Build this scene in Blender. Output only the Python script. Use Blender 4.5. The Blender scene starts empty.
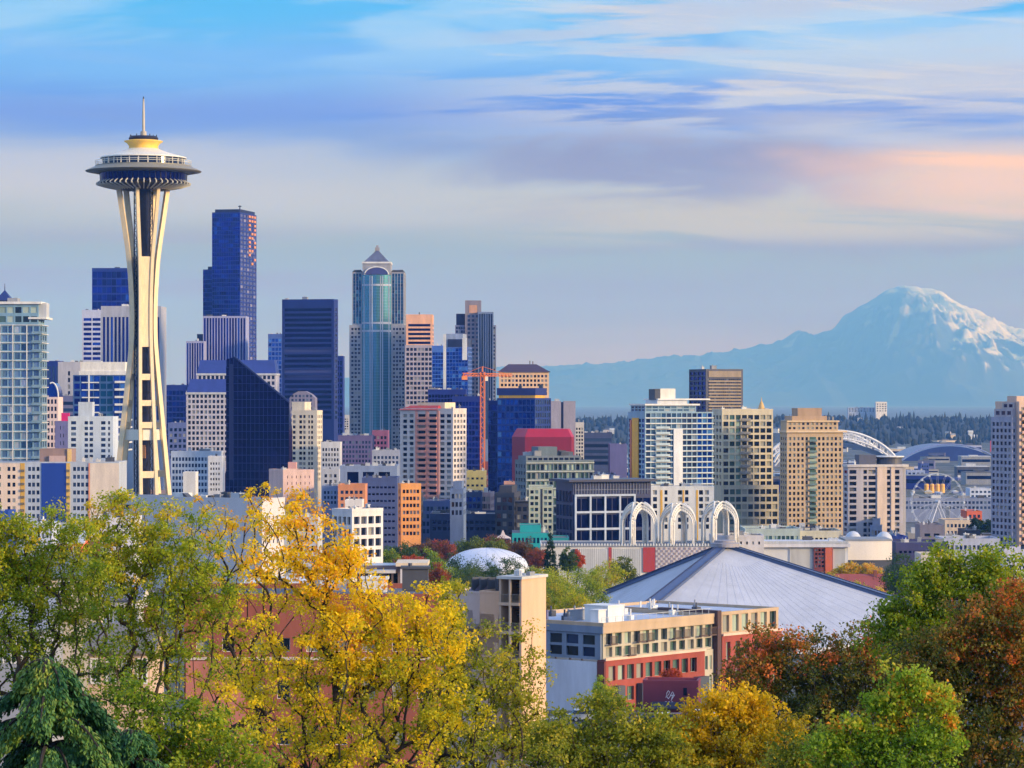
import bpy, math, random
import numpy as np
from mathutils import Vector, Matrix

random.seed(11)
SC = bpy.context.scene
COL = SC.collection
F = 3050.0            # focal length in picture widths of 1024
HZ = 400.0            # picture row of the horizon
CZ = 80.0             # eye height

# ------------------------------------------------------------------ camera
cam_d = bpy.data.cameras.new('camera')
cam = bpy.data.objects.new('camera', cam_d); COL.objects.link(cam)
cam.location = (0, 0, CZ); cam.rotation_euler = (math.pi/2, 0, 0)
cam_d.sensor_width = 36.0; cam_d.lens = F/1024*36.0
cam_d.shift_y = (HZ-384)/1024.0
cam_d.clip_start = 0.5; cam_d.clip_end = 200000
SC.camera = cam

# ------------------------------------------------------------------ light
SUN = Vector((0.90, -0.44, 0.0)).normalized()
SUN_EL = math.radians(13)
sun_az = math.atan2(SUN.x, SUN.y)          # clockwise from +Y
to_sun = Vector((SUN.x*math.cos(SUN_EL), SUN.y*math.cos(SUN_EL), math.sin(SUN_EL)))
sd = bpy.data.lights.new('sun', 'SUN'); sd.energy = 2.6; sd.angle = math.radians(10); sd.color = (1.0, 0.80, 0.56)
so = bpy.data.objects.new('sun', sd); COL.objects.link(so)
so.rotation_euler = to_sun.to_track_quat('Z', 'Y').to_euler()
so.location = (200, -100, 300)

SKY_STRENGTH = 0.15
world = bpy.data.worlds.new('World'); SC.world = world; world.use_nodes = True
nt = world.node_tree; nt.nodes.clear()
def N(t, **kw):
    n = nt.nodes.new(t)
    for k, v in kw.items(): setattr(n, k, v)
    return n
def LK(a, b): nt.links.new(a, b)
def wmath(op, a, b=None, clamp=False):
    n = N('ShaderNodeMath', operation=op); n.use_clamp = clamp
    for i, x in enumerate((a, b)):
        if x is None: continue
        if isinstance(x, (int, float)): n.inputs[i].default_value = x
        else: LK(x, n.inputs[i])
    return n.outputs[0]
def srgb(r, g, b):
    def l(c):
        c = c/255.0
        return c/12.92 if c <= 0.04045 else ((c+0.055)/1.055)**2.4
    return (l(r), l(g), l(b), 1.0)
def wmix(f, a, b):
    n = N('ShaderNodeMix', data_type='RGBA')
    if isinstance(f, (int, float)): n.inputs[0].default_value = f
    else: LK(f, n.inputs[0])
    for i, x in ((6, a), (7, b)):
        if isinstance(x, tuple): n.inputs[i].default_value = x
        else: LK(x, n.inputs[i])
    return n.outputs[2]
def wrange(v, a, b, lo=0.0, hi=1.0):
    n = N('ShaderNodeMapRange', interpolation_type='SMOOTHSTEP')
    LK(v, n.inputs[0]); n.inputs[1].default_value = a; n.inputs[2].default_value = b
    n.inputs[3].default_value = lo; n.inputs[4].default_value = hi
    return n.outputs[0]
def wramp(v, stops):
    n = N('ShaderNodeValToRGB'); LK(v, n.inputs[0]); e = n.color_ramp.elements
    n.color_ramp.interpolation = 'EASE'
    while len(e) < len(stops): e.new(0.5)
    for i, (p, c) in enumerate(stops): e[i].position = p; e[i].color = c
    return n.outputs[0]
sky = N('ShaderNodeTexSky', sky_type='NISHITA'); sky.sun_disc = False
sky.sun_elevation = SUN_EL; sky.sun_rotation = sun_az; sky.altitude = 80; sky.air_density = 1.0; sky.dust_density = 0.15; sky.ozone_density = 6.0
tc = N('ShaderNodeTexCoord'); sp = N('ShaderNodeSeparateXYZ'); LK(tc.outputs['Generated'], sp.inputs[0])
el = wmath('ARCSINE', sp.outputs[2]); az = wmath('ARCTAN2', sp.outputs[0], sp.outputs[1])
def cloud_noise(sx, sz, scale, detail=6.0, rough=0.55, off=0.0, shear=0.0):
    cb = N('ShaderNodeCombineXYZ')
    LK(wmath('MULTIPLY', az, sx), cb.inputs[0])
    e2 = wmath('ADD', el, wmath('MULTIPLY', az, shear)) if shear else el
    LK(wmath('MULTIPLY', e2, sz), cb.inputs[1]); cb.inputs[2].default_value = off
    n = N('ShaderNodeTexNoise'); n.inputs['Scale'].default_value = scale
    n.inputs['Detail'].default_value = detail; n.inputs['Roughness'].default_value = rough
    n.inputs['Distortion'].default_value = 0.4
    LK(cb.outputs[0], n.inputs['Vector']); return n.outputs['Fac']
EXPOSURE = 1.05
G_ = 1.0/SKY_STRENGTH/2**EXPOSURE
HAZE_COL = (0.12, 0.36, 1.0); HAZE_D = 6e-5; AIR = srgb(184,198,222)
def skc(r, g, b, el_=0.07, k=1.0):
    """sky colour behind the air: what is left of the wanted tone once the haze box has dimmed and blued it"""
    c = srgb(r, g, b); L_ = min(56000.0, 1820.0/max(.001, math.sin(el_))); o = []
    for i in range(3):
        T = math.exp(-HAZE_D*HAZE_COL[i]*L_); o.append(max(.02, (c[i]-AIR[i]*(1-T))/T)*G_*k)
    return (*o, 1.0)
n_big = cloud_noise(4.0, 26.0, 1.0, 5, 0.5, 3.1)
n_str = cloud_noise(6.0, 80.0, 1.0, 8, 0.6, 7.7, -0.05)
n_fine = cloud_noise(10.0, 150.0, 1.0, 9, 0.62, 1.7, 0.05)
n_soft = cloud_noise(7.0, 48.0, 1.0, 5, 0.5, 12.3, 0.03)
n_patch = cloud_noise(11.0, 60.0, 1.0, 6, 0.55, 21.4, -0.03)
def layer(prev, col, mask): return wmix(mask, prev, col)
def mul(*a):
    r = a[0]
    for b in a[1:]: r = wmath('MULTIPLY', r, b)
    return r
# a tall bank of thin stratus low over the horizon, its colour changing with height and patchiness
eld = wmath('ADD', el, wmath('ADD', wmath('MULTIPLY', wmath('SUBTRACT', n_big, 0.5), 0.020), wmath('MULTIPLY', wmath('SUBTRACT', n_str, 0.5), 0.012)))
t = wmath('DIVIDE', eld, 0.16)
stops_ = [(0.0,184,186,200),(0.08,178,183,203),(0.18,157,176,207),(0.30,158,180,211),(0.43,188,195,214),(0.50,160,184,224),(0.58,110,156,234),(0.68,122,184,246),(0.82,92,188,248),(1.0,92,176,242)]
base = wramp(t, [(p, skc(r_, g_, b_, max(.02, p*.16))) for p, r_, g_, b_ in stops_])
m_left = wrange(az, 0.02, -0.14)
base = layer(base, skc(154,180,226, .04), mul(m_left, wrange(el, 0.052, 0.03), 0.75))
base = layer(base, skc(196,199,222, .075), mul(m_left, wrange(eld, 0.058, 0.072), wrange(eld, 0.088, 0.08), 0.7))
m_right = wrange(az, -0.07, 0.05)
# darker blue bands and grey-violet undersides
base = layer(base, skc(116,156,226, .09), mul(wrange(n_soft, 0.47, 0.6), wrange(el, 0.074, 0.088), wrange(el, 0.108, 0.094), wrange(az, 0.09, 0.0), 0.8))
base = layer(base, skc(146,158,206, .072), mul(wrange(n_patch, 0.40, 0.56), wrange(el, 0.054, 0.068), wrange(el, 0.098, 0.084), wrange(az, -0.06, 0.02), wrange(az, 0.16, 0.11), 0.85))
base = layer(base, skc(158,168,204, .04), mul(wrange(n_str, 0.44, 0.62), wrange(el, 0.018, 0.032), wrange(el, 0.060, 0.046), 0.6))
# broad pale cloud towards the sun, then thin streaks
base = layer(base, skc(196,200,224, .09), mul(wrange(n_soft, 0.36, 0.56), wrange(az, 0.03, 0.13), wrange(el, 0.062, 0.082), wrange(el, 0.128, 0.108), 0.9))
base = layer(base, skc(196,204,228, .10), mul(wrange(n_str, 0.48, 0.57), wrange(el, 0.080, 0.096), wmath('ADD', wmath('MULTIPLY', m_right, 0.8), 0.10)))
base = layer(base, skc(214,212,224, .10), mul(wrange(n_fine, 0.51, 0.63), wrange(el, 0.086, 0.10), wmath('ADD', wmath('MULTIPLY', m_right, 0.75), 0.05)))
base = layer(base, skc(176,214,248, .12), mul(wrange(n_patch, 0.46, 0.62), wrange(el, 0.10, 0.118), 0.55))
# warm light on the cloud towards the sun
edge = wmath('ADD', el, wmath('MULTIPLY', wmath('SUBTRACT', n_soft, 0.5), 0.02))
w1 = mul(wrange(wmath('ADD', az, wmath('MULTIPLY', wmath('SUBTRACT', n_patch, 0.5), 0.10)), 0.07, 0.15), wrange(edge, 0.058, 0.064), wrange(edge, 0.086, 0.076))
base = layer(base, skc(248,206,160, .066), mul(w1, 0.78))
base = layer(base, skc(255,208,128, .078), mul(wrange(az, 0.11, 0.15), wrange(n_fine, 0.42, 0.50), wrange(edge, 0.0735, 0.0755), wrange(edge, 0.081, 0.078), 0.9))
w2 = mul(wrange(az, -0.05, 0.08), wrange(el, 0.048, 0.056), wrange(el, 0.070, 0.060), wrange(n_fine, 0.36, 0.56), 0.7)
base = layer(base, skc(204,198,194, .058), w2)
tint = N('ShaderNodeMix', data_type='RGBA', blend_type='MULTIPLY'); tint.inputs[0].default_value = 1.0
LK(sky.outputs[0], tint.inputs[6]); tint.inputs[7].default_value = (1.45, 1.65, 2.05, 1)
high = wmix(wmath('ADD', wmath('MULTIPLY', wrange(n_big, 0.36, 0.62), 0.55), 0.25), tint.outputs[2], (*[c*G_*1.3 for c in srgb(208,216,230)[:3]], 1.0))  # upper sky out of view, brightened and tinted to fill shaded walls and haze
col = wmix(wrange(el, 0.145, 0.24), base, high)
bg = N('ShaderNodeBackground'); bg.inputs[1].default_value = SKY_STRENGTH
LK(col, bg.inputs[0]); wo = N('ShaderNodeOutputWorld'); LK(bg.outputs[0], wo.inputs[0])

SC.view_settings.view_transform = 'Standard'; SC.view_settings.look = 'None'
SC.view_settings.exposure = EXPOSURE; SC.view_settings.gamma = 1.0; SC.view_settings.use_curve_mapping = False
SC.cycles.use_denoising = True
SC.cycles.max_bounces = 6; SC.cycles.diffuse_bounces = 3; SC.cycles.glossy_bounces = 3
SC.cycles.volume_bounces = 0
SC.cycles.use_adaptive_sampling = True; SC.cycles.adaptive_threshold = 0.02

# ------------------------------------------------------------------ helpers
_gx = [-3000, -60, 0, 20, 80, 150, 220, 330, 416, 600, 800, 1280, 1800, 2500, 4000, 6000, 60000]
_gz = [80, 79, 78.2, 73, 60, 52, 46, 41, 37.5, 26, 15, 10, 4, 4, 2, 1, 0]
def ground(D): return float(np.interp(D, _gx, _gz))
def PX(px, D): return (px-512)*D/F
def PZ(py, D): return CZ-(py-HZ)*D/F

def tag(o, label=None, cat=None, group=None, kind=None):
    if label: o['label'] = label
    if cat: o['category'] = cat
    if group: o['group'] = group
    if kind: o['kind'] = kind
    return o
def empty(name, loc, rz=0.0):
    o = bpy.data.objects.new(name, None); COL.objects.link(o)
    o.location = loc; o.rotation_euler = (0, 0, rz); return o
def link(name, me, parent=None):
    o = bpy.data.objects.new(name, me); COL.objects.link(o)
    if parent: o.parent = parent
    return o

class MB:
    def __init__(s): s.v = []; s.f = []
    def poly(s, *pts):
        i = len(s.v); s.v += [tuple(p) for p in pts]; s.f.append(tuple(range(i, i+len(pts))))
    def box(s, x0, x1, y0, y1, z0, z1):
        i = len(s.v)
        s.v += [(x0,y0,z0),(x1,y0,z0),(x1,y1,z0),(x0,y1,z0),(x0,y0,z1),(x1,y0,z1),(x1,y1,z1),(x0,y1,z1)]
        s.f += [tuple(i+k for k in q) for q in ((0,3,2,1),(4,5,6,7),(0,1,5,4),(1,2,6,5),(2,3,7,6),(3,0,4,7))]
    def prism(s, poly, z0, z1):
        n = len(poly); i = len(s.v)
        s.v += [(p[0], p[1], z0) for p in poly]+[(p[0], p[1], z1) for p in poly]
        s.f.append(tuple(range(i+n-1, i-1, -1))); s.f.append(tuple(range(i+n, i+2*n)))
        for k in range(n):
            s.f.append((i+k, i+(k+1) % n, i+n+(k+1) % n, i+n+k))
    def loft(s, rings, cap=True):
        i0 = len(s.v); n = len(rings[0])
        for r in rings: s.v += [tuple(p) for p in r]
        for k in range(len(rings)-1):
            a = i0+k*n; b = a+n
            for j in range(n):
                s.f.append((a+j, a+(j+1) % n, b+(j+1) % n, b+j))
        if cap:
            s.f.append(tuple(range(i0+n-1, i0-1, -1)))
            e = i0+(len(rings)-1)*n; s.f.append(tuple(range(e, e+n)))
    def lathe(s, prof, n=48, c=(0,0,0), cap=True):
        s.loft([[(c[0]+r*math.cos(2*math.pi*k/n), c[1]+r*math.sin(2*math.pi*k/n), c[2]+z) for k in range(n)] for r, z in prof], cap)
    def tube(s, pts, r, n=6, cap=True):
        pts = [Vector(p) for p in pts]
        rs = r if isinstance(r, (list, tuple)) else [r]*len(pts)
        rings = []
        for k, p in enumerate(pts):
            d = (pts[min(k+1, len(pts)-1)]-pts[max(k-1, 0)])
            if d.length < 1e-9: d = Vector((0,0,1))
            d.normalize()
            u = d.cross(Vector((0,0,1)) if abs(d.z) < 0.95 else Vector((1,0,0))).normalized(); w = d.cross(u)
            rings.append([p+(u*math.cos(2*math.pi*j/n)+w*math.sin(2*math.pi*j/n))*rs[k] for j in range(n)])
        s.loft(rings, cap)
    def bar(s, a, b, w, h=None, up=(0,0,1)):
        a = Vector(a); b = Vector(b); h = h or w
        d = (b-a).normalized(); up = Vector(up)
        if abs(d.dot(up)) > 0.95: up = Vector((0,1,0))
        u = d.cross(up).normalized(); v = u.cross(d)
        s.loft([[p+u*w/2*i+v*h/2*j for i, j in ((-1,-1),(1,-1),(1,1),(-1,1))] for p in (a, b)])
    def mesh(s, name, mat, smooth=False):
        me = bpy.data.meshes.new(name); me.from_pydata(s.v, [], s.f)
        if mat is not None: me.materials.append(mat)
        if smooth:
            me.polygons.foreach_set('use_smooth', [True]*len(me.polygons))
            try: me.set_sharp_from_angle(angle=math.radians(40))
            except Exception: pass
        me.update(); return me
    def build(s, name, mat, parent=None, smooth=False, kind=None):
        o = link(name, s.mesh(name, mat, smooth), parent)
        if kind: o['kind'] = kind
        return o

def np_mesh(name, verts, quads, mat, tint=None):
    me = bpy.data.meshes.new(name)
    nv, nq = len(verts), len(quads)
    me.vertices.add(nv); me.vertices.foreach_set('co', np.asarray(verts, np.float32).ravel())
    me.loops.add(nq*4); me.loops.foreach_set('vertex_index', np.asarray(quads, np.int32).ravel())
    me.polygons.add(nq); me.polygons.foreach_set('loop_start', np.arange(0, nq*4, 4, dtype=np.int32))
    if tint is not None:
        a = me.attributes.new('tint', 'FLOAT', 'POINT'); a.data.foreach_set('value', np.asarray(tint, np.float32))
    me.materials.append(mat); me.update(calc_edges=True); return me

# ------------------------------------------------------------------ materials
_M = {}
def newmat(name):
    m = bpy.data.materials.new(name); m.use_nodes = True
    t_ = m.node_tree; t_.nodes.clear(); o = t_.nodes.new('ShaderNodeOutputMaterial')
    return m, t_, o
def mnode(t_, typ, **kw):
    n = t_.nodes.new(typ)
    for k, v in kw.items(): setattr(n, k, v)
    return n
def wall(r, g, b, rough=0.8, var=0.12, scale=0.12, metal=0.0, streak=True):
    """Painted, stone or panel surface with faint uneven weathering."""
    key = ('wall', r, g, b, rough, var, scale, metal)
    if key in _M: return _M[key]
    m, t_, o = newmat('wall_paint_%d_%d_%d' % (r, g, b))
    p = mnode(t_, 'ShaderNodeBsdfPrincipled'); t_.links.new(p.outputs[0], o.inputs[0])
    p.inputs['Roughness'].default_value = rough; p.inputs['Metallic'].default_value = metal
    tcn = mnode(t_, 'ShaderNodeTexCoord'); mp = mnode(t_, 'ShaderNodeMapping'); t_.links.new(tcn.outputs['Object'], mp.inputs[0])
    mp.inputs['Scale'].default_value = (scale*3, scale*3, scale*(0.6 if streak else 3))
    no = mnode(t_, 'ShaderNodeTexNoise'); no.inputs['Scale'].default_value = 1.0; no.inputs['Detail'].default_value = 6; no.inputs['Roughness'].default_value = 0.65
    t_.links.new(mp.outputs[0], no.inputs['Vector'])
    rp = mnode(t_, 'ShaderNodeValToRGB'); t_.links.new(no.outputs['Fac'], rp.inputs[0])
    c = srgb(r, g, b); e = rp.color_ramp.elements
    e[0].position = 0.3; e[1].position = 0.7
    e[0].color = tuple(x*(1-var*1.6) for x in c[:3])+(1,); e[1].color = tuple(min(1, x*(1+var)) for x in c[:3])+(1,)
    t_.links.new(rp.outputs[0], p.inputs['Base Color'])
    _M[key] = m; return m
def glass(name):
    """Window glass: each pane differs a little, some have pale blinds drawn behind."""
    key = ('glass', name)
    if key in _M: return _M[key]
    dark, mid, blind, metal, rough, nb = {
        'dark':   ((4,7,20), (24,34,58), (150,150,146), 0.0, 0.08, 0.80),
        'home':   ((12,16,24), (40,50,58), (150,150,140), 0.0, 0.10, 0.66),
        'green':  ((22,40,44), (92,126,118), (176,194,178), 0.15, 0.12, 0.60),
        'blue':   ((4,40,130), (30,96,204), (96,156,220), 0.75, 0.16, 0.90),
        'deep':   ((0,12,92), (8,44,168), (40,90,190), 0.75, 0.16, 0.94),
        'navy':   ((2,10,62), (4,18,84), (8,26,96), 0.7, 0.14, 0.98),
        'teal':   ((8,66,104), (24,104,142), (90,156,176), 0.7, 0.14, 0.88),
        'sky':    ((54,92,130), (124,158,188), (196,206,212), 0.5, 0.14, 0.84),
        'steel':  ((26,42,76), (72,96,134), (136,156,176), 0.55, 0.18, 0.9),
        'violet': ((58,62,116), (92,96,146), (146,142,168), 0.3, 0.2, 0.9),
    }[name]
    m, t_, o = newmat('glass_'+name)
    p = mnode(t_, 'ShaderNodeBsdfPrincipled'); t_.links.new(p.outputs[0], o.inputs[0])
    p.inputs['Metallic'].default_value = metal; p.inputs['Roughness'].default_value = rough
    oi = mnode(t_, 'ShaderNodeObjectInfo'); ge = mnode(t_, 'ShaderNodeNewGeometry')
    ad = mnode(t_, 'ShaderNodeMath', operation='ADD'); fr = mnode(t_, 'ShaderNodeMath', operation='FRACT')
    t_.links.new(oi.outputs['Random'], ad.inputs[0]); t_.links.new(ge.outputs['Random Per Island'], ad.inputs[1]); t_.links.new(ad.outputs[0], fr.inputs[0])
    rp = mnode(t_, 'ShaderNodeValToRGB'); t_.links.new(fr.outputs[0], rp.inputs[0]); e = rp.color_ramp.elements
    e[0].color = srgb(*dark); e[1].position = nb; e[1].color = srgb(*mid)
    x = e.new(min(0.99, nb+0.03)); x.color = srgb(*blind)
    t_.links.new(rp.outputs[0], p.inputs['Base Color'])
    _M[key] = m; return m
def metal(r, g, b, rough=0.45, mt=0.0): return wall(r, g, b, rough, 0.05, 0.3, mt)
WHITE = wall(222,222,218); PALE = wall(190,194,198); GREY = wall(140,144,150); DGREY = wall(74,78,88); BEIGE = wall(206,190,164)
TAN = wall(196,164,120); BLACK = wall(22,24,32, 0.6); NAVYW = wall(28,36,74); ROOFG = wall(96,98,106)
_UNIT = {}; _tl = random.Random(77)   # panes are never set perfectly true
def unit_pane(mat, name):
    key = (mat.name, name)
    if key not in _UNIT:
        b = MB(); b.poly((-.5,0,-.5),(.5,0,-.5),(.5,0,.5),(-.5,0,.5)); _UNIT[key] = b.mesh(name, mat)
    return _UNIT[key]

def ivals(a, b, n, frac, phase=0.5):
    p = (b-a)/n
    return [(a+p*(k+phase)-p*frac/2, a+p*(k+phase)+p*frac/2) for k in range(n)]

class Bld:
    """A building set by the picture columns of its two visible walls: front xl..xc (or xc..xr) and one side."""
    CAP = 100
    def __init__(s, name, label, xl, xc, xr, D, th=0.0, side='R', d=25.0, cat='building', group=None, zb=None):
        s.D = D; s.xc = xc; th = math.radians(th); s.phi = -th; s.Xc = PX(xc, D)
        s.zb = ground(D)-1.0 if zb is None else zb
        s.root = tag(empty(name, (s.Xc, D, s.zb), s.phi), label, cat, group)
        s.side = side; s.parts = {}; s.panes = {}; s.frames = None
        if side == 'R':
            s.x0, s.x1 = s.X(xl), 0.0; q = s.Y(xr) if xr is not None else d
        else:
            s.x0, s.x1 = 0.0, s.X(xr); q = s.Y(xl) if xl is not None else d
        s.d = q if 3 < q < 120 else d
    def X(s, px):
        u = px-512; c, sn = math.cos(s.phi), math.sin(s.phi)
        return (u*s.D-F*s.Xc)/(F*c-u*sn)
    def Y(s, px):
        u = px-512; c, sn = math.cos(s.phi), math.sin(s.phi); den = (-F*sn-u*c)
        return (u*s.D-F*s.Xc)/den if abs(den) > 1e-6 else 1e9
    def z(s, py): return PZ(py, s.D)-s.zb
    def part(s, name, mat, parent=None):
        k = (name, mat.name)
        if k not in s.parts: s.parts[k] = (MB(), mat, name)
        return s.parts[k][0]
    def box(s, name, mat, x0, x1, y0, y1, z0, z1): s.part(name, mat).box(x0, x1, y0, y1, z0, z1)
    def one(s, name, mat, fn, smooth=False):
        b = MB(); fn(b); return b.build(name, mat, s.root, smooth)
    def face(s, mb, which, x0, x1, y0, y1, z0, z1, g):
        if which == 'F':   O, U, Nn, a, b = (x0, y0), (1, 0), (0, -1), x0, x1
        elif which == 'R': O, U, Nn, a, b = (x1, y0), (0, 1), (1, 0), y0, y1
        elif which == 'L': O, U, Nn, a, b = (x0, y1), (0, -1), (-1, 0), y0, y1
        else:              O, U, Nn, a, b = (x1, y1), (-1, 0), (0, 1), x0, x1
        Lw = b-a
        def P(u, z, dep=0.0): return (O[0]+U[0]*u-Nn[0]*dep, O[1]+U[1]*u-Nn[1]*dep, z)
        if not g:
            mb.poly(P(0, z0), P(Lw, z0), P(Lw, z1), P(0, z1)); return
        xs = g.get('xs')
        if xs is None: xs = ivals(a+g['mx'], b-g['mx'], g['c'], g['fx'])
        us = sorted([((p-a), (q-a)) if which in 'FR' else ((b-q), (b-p)) for p, q in xs])
        zs = g.get('zs')
        if zs is None:
            lo, hi = g.get('zr') or (z0+g['mz'], z1-g['mz']); zs = ivals(lo, hi, g['r'], g['fz'])
        dep = g['dep']; skip = g.get('skip'); zc = z0
        us = [(max(0.02, p), min(Lw-0.02, q)) for p, q in us if q > 0.05 and p < Lw-0.05]
        rot = {'F': 0, 'R': math.pi/2, 'L': -math.pi/2, 'B': math.pi}[which]
        for ri, (p0, p1) in enumerate(zs):
            if p0 > zc+1e-6: mb.poly(P(0, zc), P(Lw, zc), P(Lw, p0), P(0, p0))
            uc = 0.0
            for ci, (q0, q1) in enumerate(us):
                if skip and skip(ci, ri): continue
                if q0 > uc+1e-6: mb.poly(P(uc, p0), P(q0, p0), P(q0, p1), P(uc, p1))
                mb.poly(P(q0, p0), P(q0, p0, dep), P(q0, p1, dep), P(q0, p1))
                mb.poly(P(q1, p0, dep), P(q1, p0), P(q1, p1), P(q1, p1, dep))
                mb.poly(P(q0, p0), P(q1, p0), P(q1, p0, dep), P(q0, p0, dep))
                mb.poly(P(q0, p1, dep), P(q1, p1, dep), P(q1, p1), P(q0, p1))
                gl = g['glass']; gl = gl(ci, ri) if callable(gl) else gl
                s.panes.setdefault((g['name'], gl), []).append((P((q0+q1)/2, (p0+p1)/2, dep), q1-q0, p1-p0, rot))
                if g.get('frame'):
                    fm = s.part('window_frame', g['frame']); cx = (q0+q1)/2
                    t2 = g.get('ft', 0.05); dd = dep-0.06
                    for c0, c1 in [(q0, q0+t2), (q1-t2, q1)]+([(cx-t2/2, cx+t2/2)] if q1-q0 > 1.1 else []):
                        fm.poly(P(c0, p0, dd), P(c1, p0, dd), P(c1, p1, dd), P(c0, p1, dd))
                    for c0, c1 in [(p0, p0+t2), (p1-t2, p1)]:
                        fm.poly(P(q0+t2, c0, dd+.004), P(q1-t2, c0, dd+.004), P(q1-t2, c1, dd+.004), P(q0+t2, c1, dd+.004))
                uc = q1
            if uc < Lw-1e-6: mb.poly(P(uc, p0), P(Lw, p0), P(Lw, p1), P(uc, p1))
            zc = p1
        if zc < z1-1e-6: mb.poly(P(0, zc), P(Lw, zc), P(Lw, z1), P(0, z1))
    def vol(s, mat, x0=None, x1=None, y0=0.0, y1=None, z0=0.0, z1=10.0, Fr=None, R=None, L=None, B=None, part='wall', roof=None, rp=None):
        x0 = s.x0 if x0 is None else x0; x1 = s.x1 if x1 is None else x1; y1 = s.d if y1 is None else y1
        mb = s.part(part, mat)
        for w, g in (('F', Fr), ('R', R), ('L', L), ('B', B)): s.face(mb, w, x0, x1, y0, y1, z0, z1, g)
        rm = roof or ROOFG
        s.part('roof', rm).poly((x0,y0,z1),(x1,y0,z1),(x1,y1,z1),(x0,y1,z1))
        if rp:   # parapet
            h, tk = rp; pm = s.part('parapet', mat)
            pm.box(x0-.05, x1+.05, y0-.05, y0+tk, z1, z1+h); pm.box(x0-.05, x1+.05, y1-tk, y1+.05, z1, z1+h)
            pm.box(x0-.05, x0+tk, y0+tk, y1-tk, z1, z1+h); pm.box(x1-tk, x1+.05, y0+tk, y1-tk, z1, z1+h)
    def done(s):
        for (_, _), (mb, mat, name) in s.parts.items():
            if mb.f: mb.build(name, mat, s.root)
        sc = F/s.D
        left = s.CAP
        for (name, gl), lst in s.panes.items():
            gm = glass(gl); um = unit_pane(gm, name); lst.sort(key=lambda p: -p[0][2])
            n = 0 if min(lst[0][1], lst[0][2])*sc < 1.6 and max(lst[0][1], lst[0][2])*sc < 14 else left
            for loc, w, h, rot in lst[:n]:
                o = link(name, um, s.root); o.location = loc; o.rotation_euler = (_tl.gauss(0, .012), 0, rot+_tl.gauss(0, .016)); o.scale = (w, 1, h)
            left -= min(n, len(lst)); rest = lst[n:]
            if rest:
                b = MB()
                for loc, w, h, rot in rest:
                    c, sn = math.cos(rot)*w/2, math.sin(rot)*w/2
                    x, y, z = loc; q = _tl.gauss(0, .012); c, sn = math.cos(rot+q)*w/2, math.sin(rot+q)*w/2; v_ = _tl.gauss(0, .010)*h; nx, ny = math.sin(rot)*v_, -math.cos(rot)*v_
                    b.poly((x-c, y-sn, z-h/2), (x+c, y+sn, z-h/2), (x+c+nx, y+sn+ny, z+h/2), (x-c+nx, y-sn+ny, z+h/2))
                b.build(name, gm, s.root, kind='stuff')
        return s.root
    def kit(s, z, n=4, x0=None, x1=None, y0=None, y1=None, seed=0, mat=None):
        """rooftop plant: boxes with louvre lids, ducts and a mast or two"""
        r = random.Random(seed+int(s.xc)*7+int(s.D)); x0 = s.x0 if x0 is None else x0; x1 = s.x1 if x1 is None else x1
        y0 = 0 if y0 is None else y0; y1 = s.d if y1 is None else y1
        mats = [PALE, GREY, DGREY, WHITE]
        for k in range(n):
            w = r.uniform(.05, .14)*(x1-x0); h = r.uniform(.8, 2.0); x = r.uniform(x0+w*.7, x1-w*.7); y = r.uniform(y0+1.5, max(y0+1.6, y1-4))
            m_ = mat or r.choice(mats); b = MB(); b.box(x-w/2, x+w/2, y, y+w*.8, z, z+h); b.box(x-w/2-.15, x+w/2+.15, y-.15, y+w*.8+.15, z+h, z+h+.18)
            b.tube([(x-w*.2, y+w*.3, z+h), (x-w*.2, y+w*.3, z+h+r.uniform(.3, .9))], .18, 6)
            b.build('roof_unit', m_, s.root)

def G(c, r, fx=.6, fz=.55, mx=.6, mz=.6, glass='dark', dep=.25, name='window', zr=None, xs=None, zs=None, skip=None, frame=None, ft=.05):
    if 0.3 < fx < 0.8: fx += (.92-fx)*.28
    if 0.3 < fz < 0.7: fz += (.85-fz)*.22
    return dict(c=c, r=r, fx=fx, fz=fz, mx=mx, mz=mz, glass=glass, dep=dep, name=name, zr=zr, xs=xs, zs=zs, skip=skip, frame=frame, ft=ft)
# ------------------------------------------------------------------ noise
_rng = np.random.default_rng(5)
_tab = _rng.random((256, 256))
def vnoise(x, y):
    xi = np.floor(x).astype(int); yi = np.floor(y).astype(int); fx = x-xi; fy = y-yi
    fx = fx*fx*(3-2*fx); fy = fy*fy*(3-2*fy)
    g = lambda i, j: _tab[i % 256, j % 256]
    return (g(xi,yi)*(1-fx)+g(xi+1,yi)*fx)*(1-fy)+(g(xi,yi+1)*(1-fx)+g(xi+1,yi+1)*fx)*fy
def fbm(x, y, o=5, ridged=False):
    r = 0; a = 0.5
    for k in range(o):
        n = vnoise(x*2**k+17.3*k, y*2**k+9.1*k)
        if ridged: n = 1-np.abs(2*n-1)
        r = r+a*n; a *= .5
    return r
def grid_mesh(name, X, Y, Z, mat, kind='structure', smooth=True):
    ny, nx = X.shape
    v = np.stack([X, Y, Z], -1).reshape(-1, 3)
    i = (np.arange(ny-1)[:, None]*nx+np.arange(nx-1)[None, :]).ravel()
    q = np.stack([i, i+1, i+nx+1, i+nx], -1)
    me = np_mesh(name, v, q, mat)
    if smooth: me.polygons.foreach_set('use_smooth', [True]*len(me.polygons))
    o = link(name, me); o['kind'] = kind; return o

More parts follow.
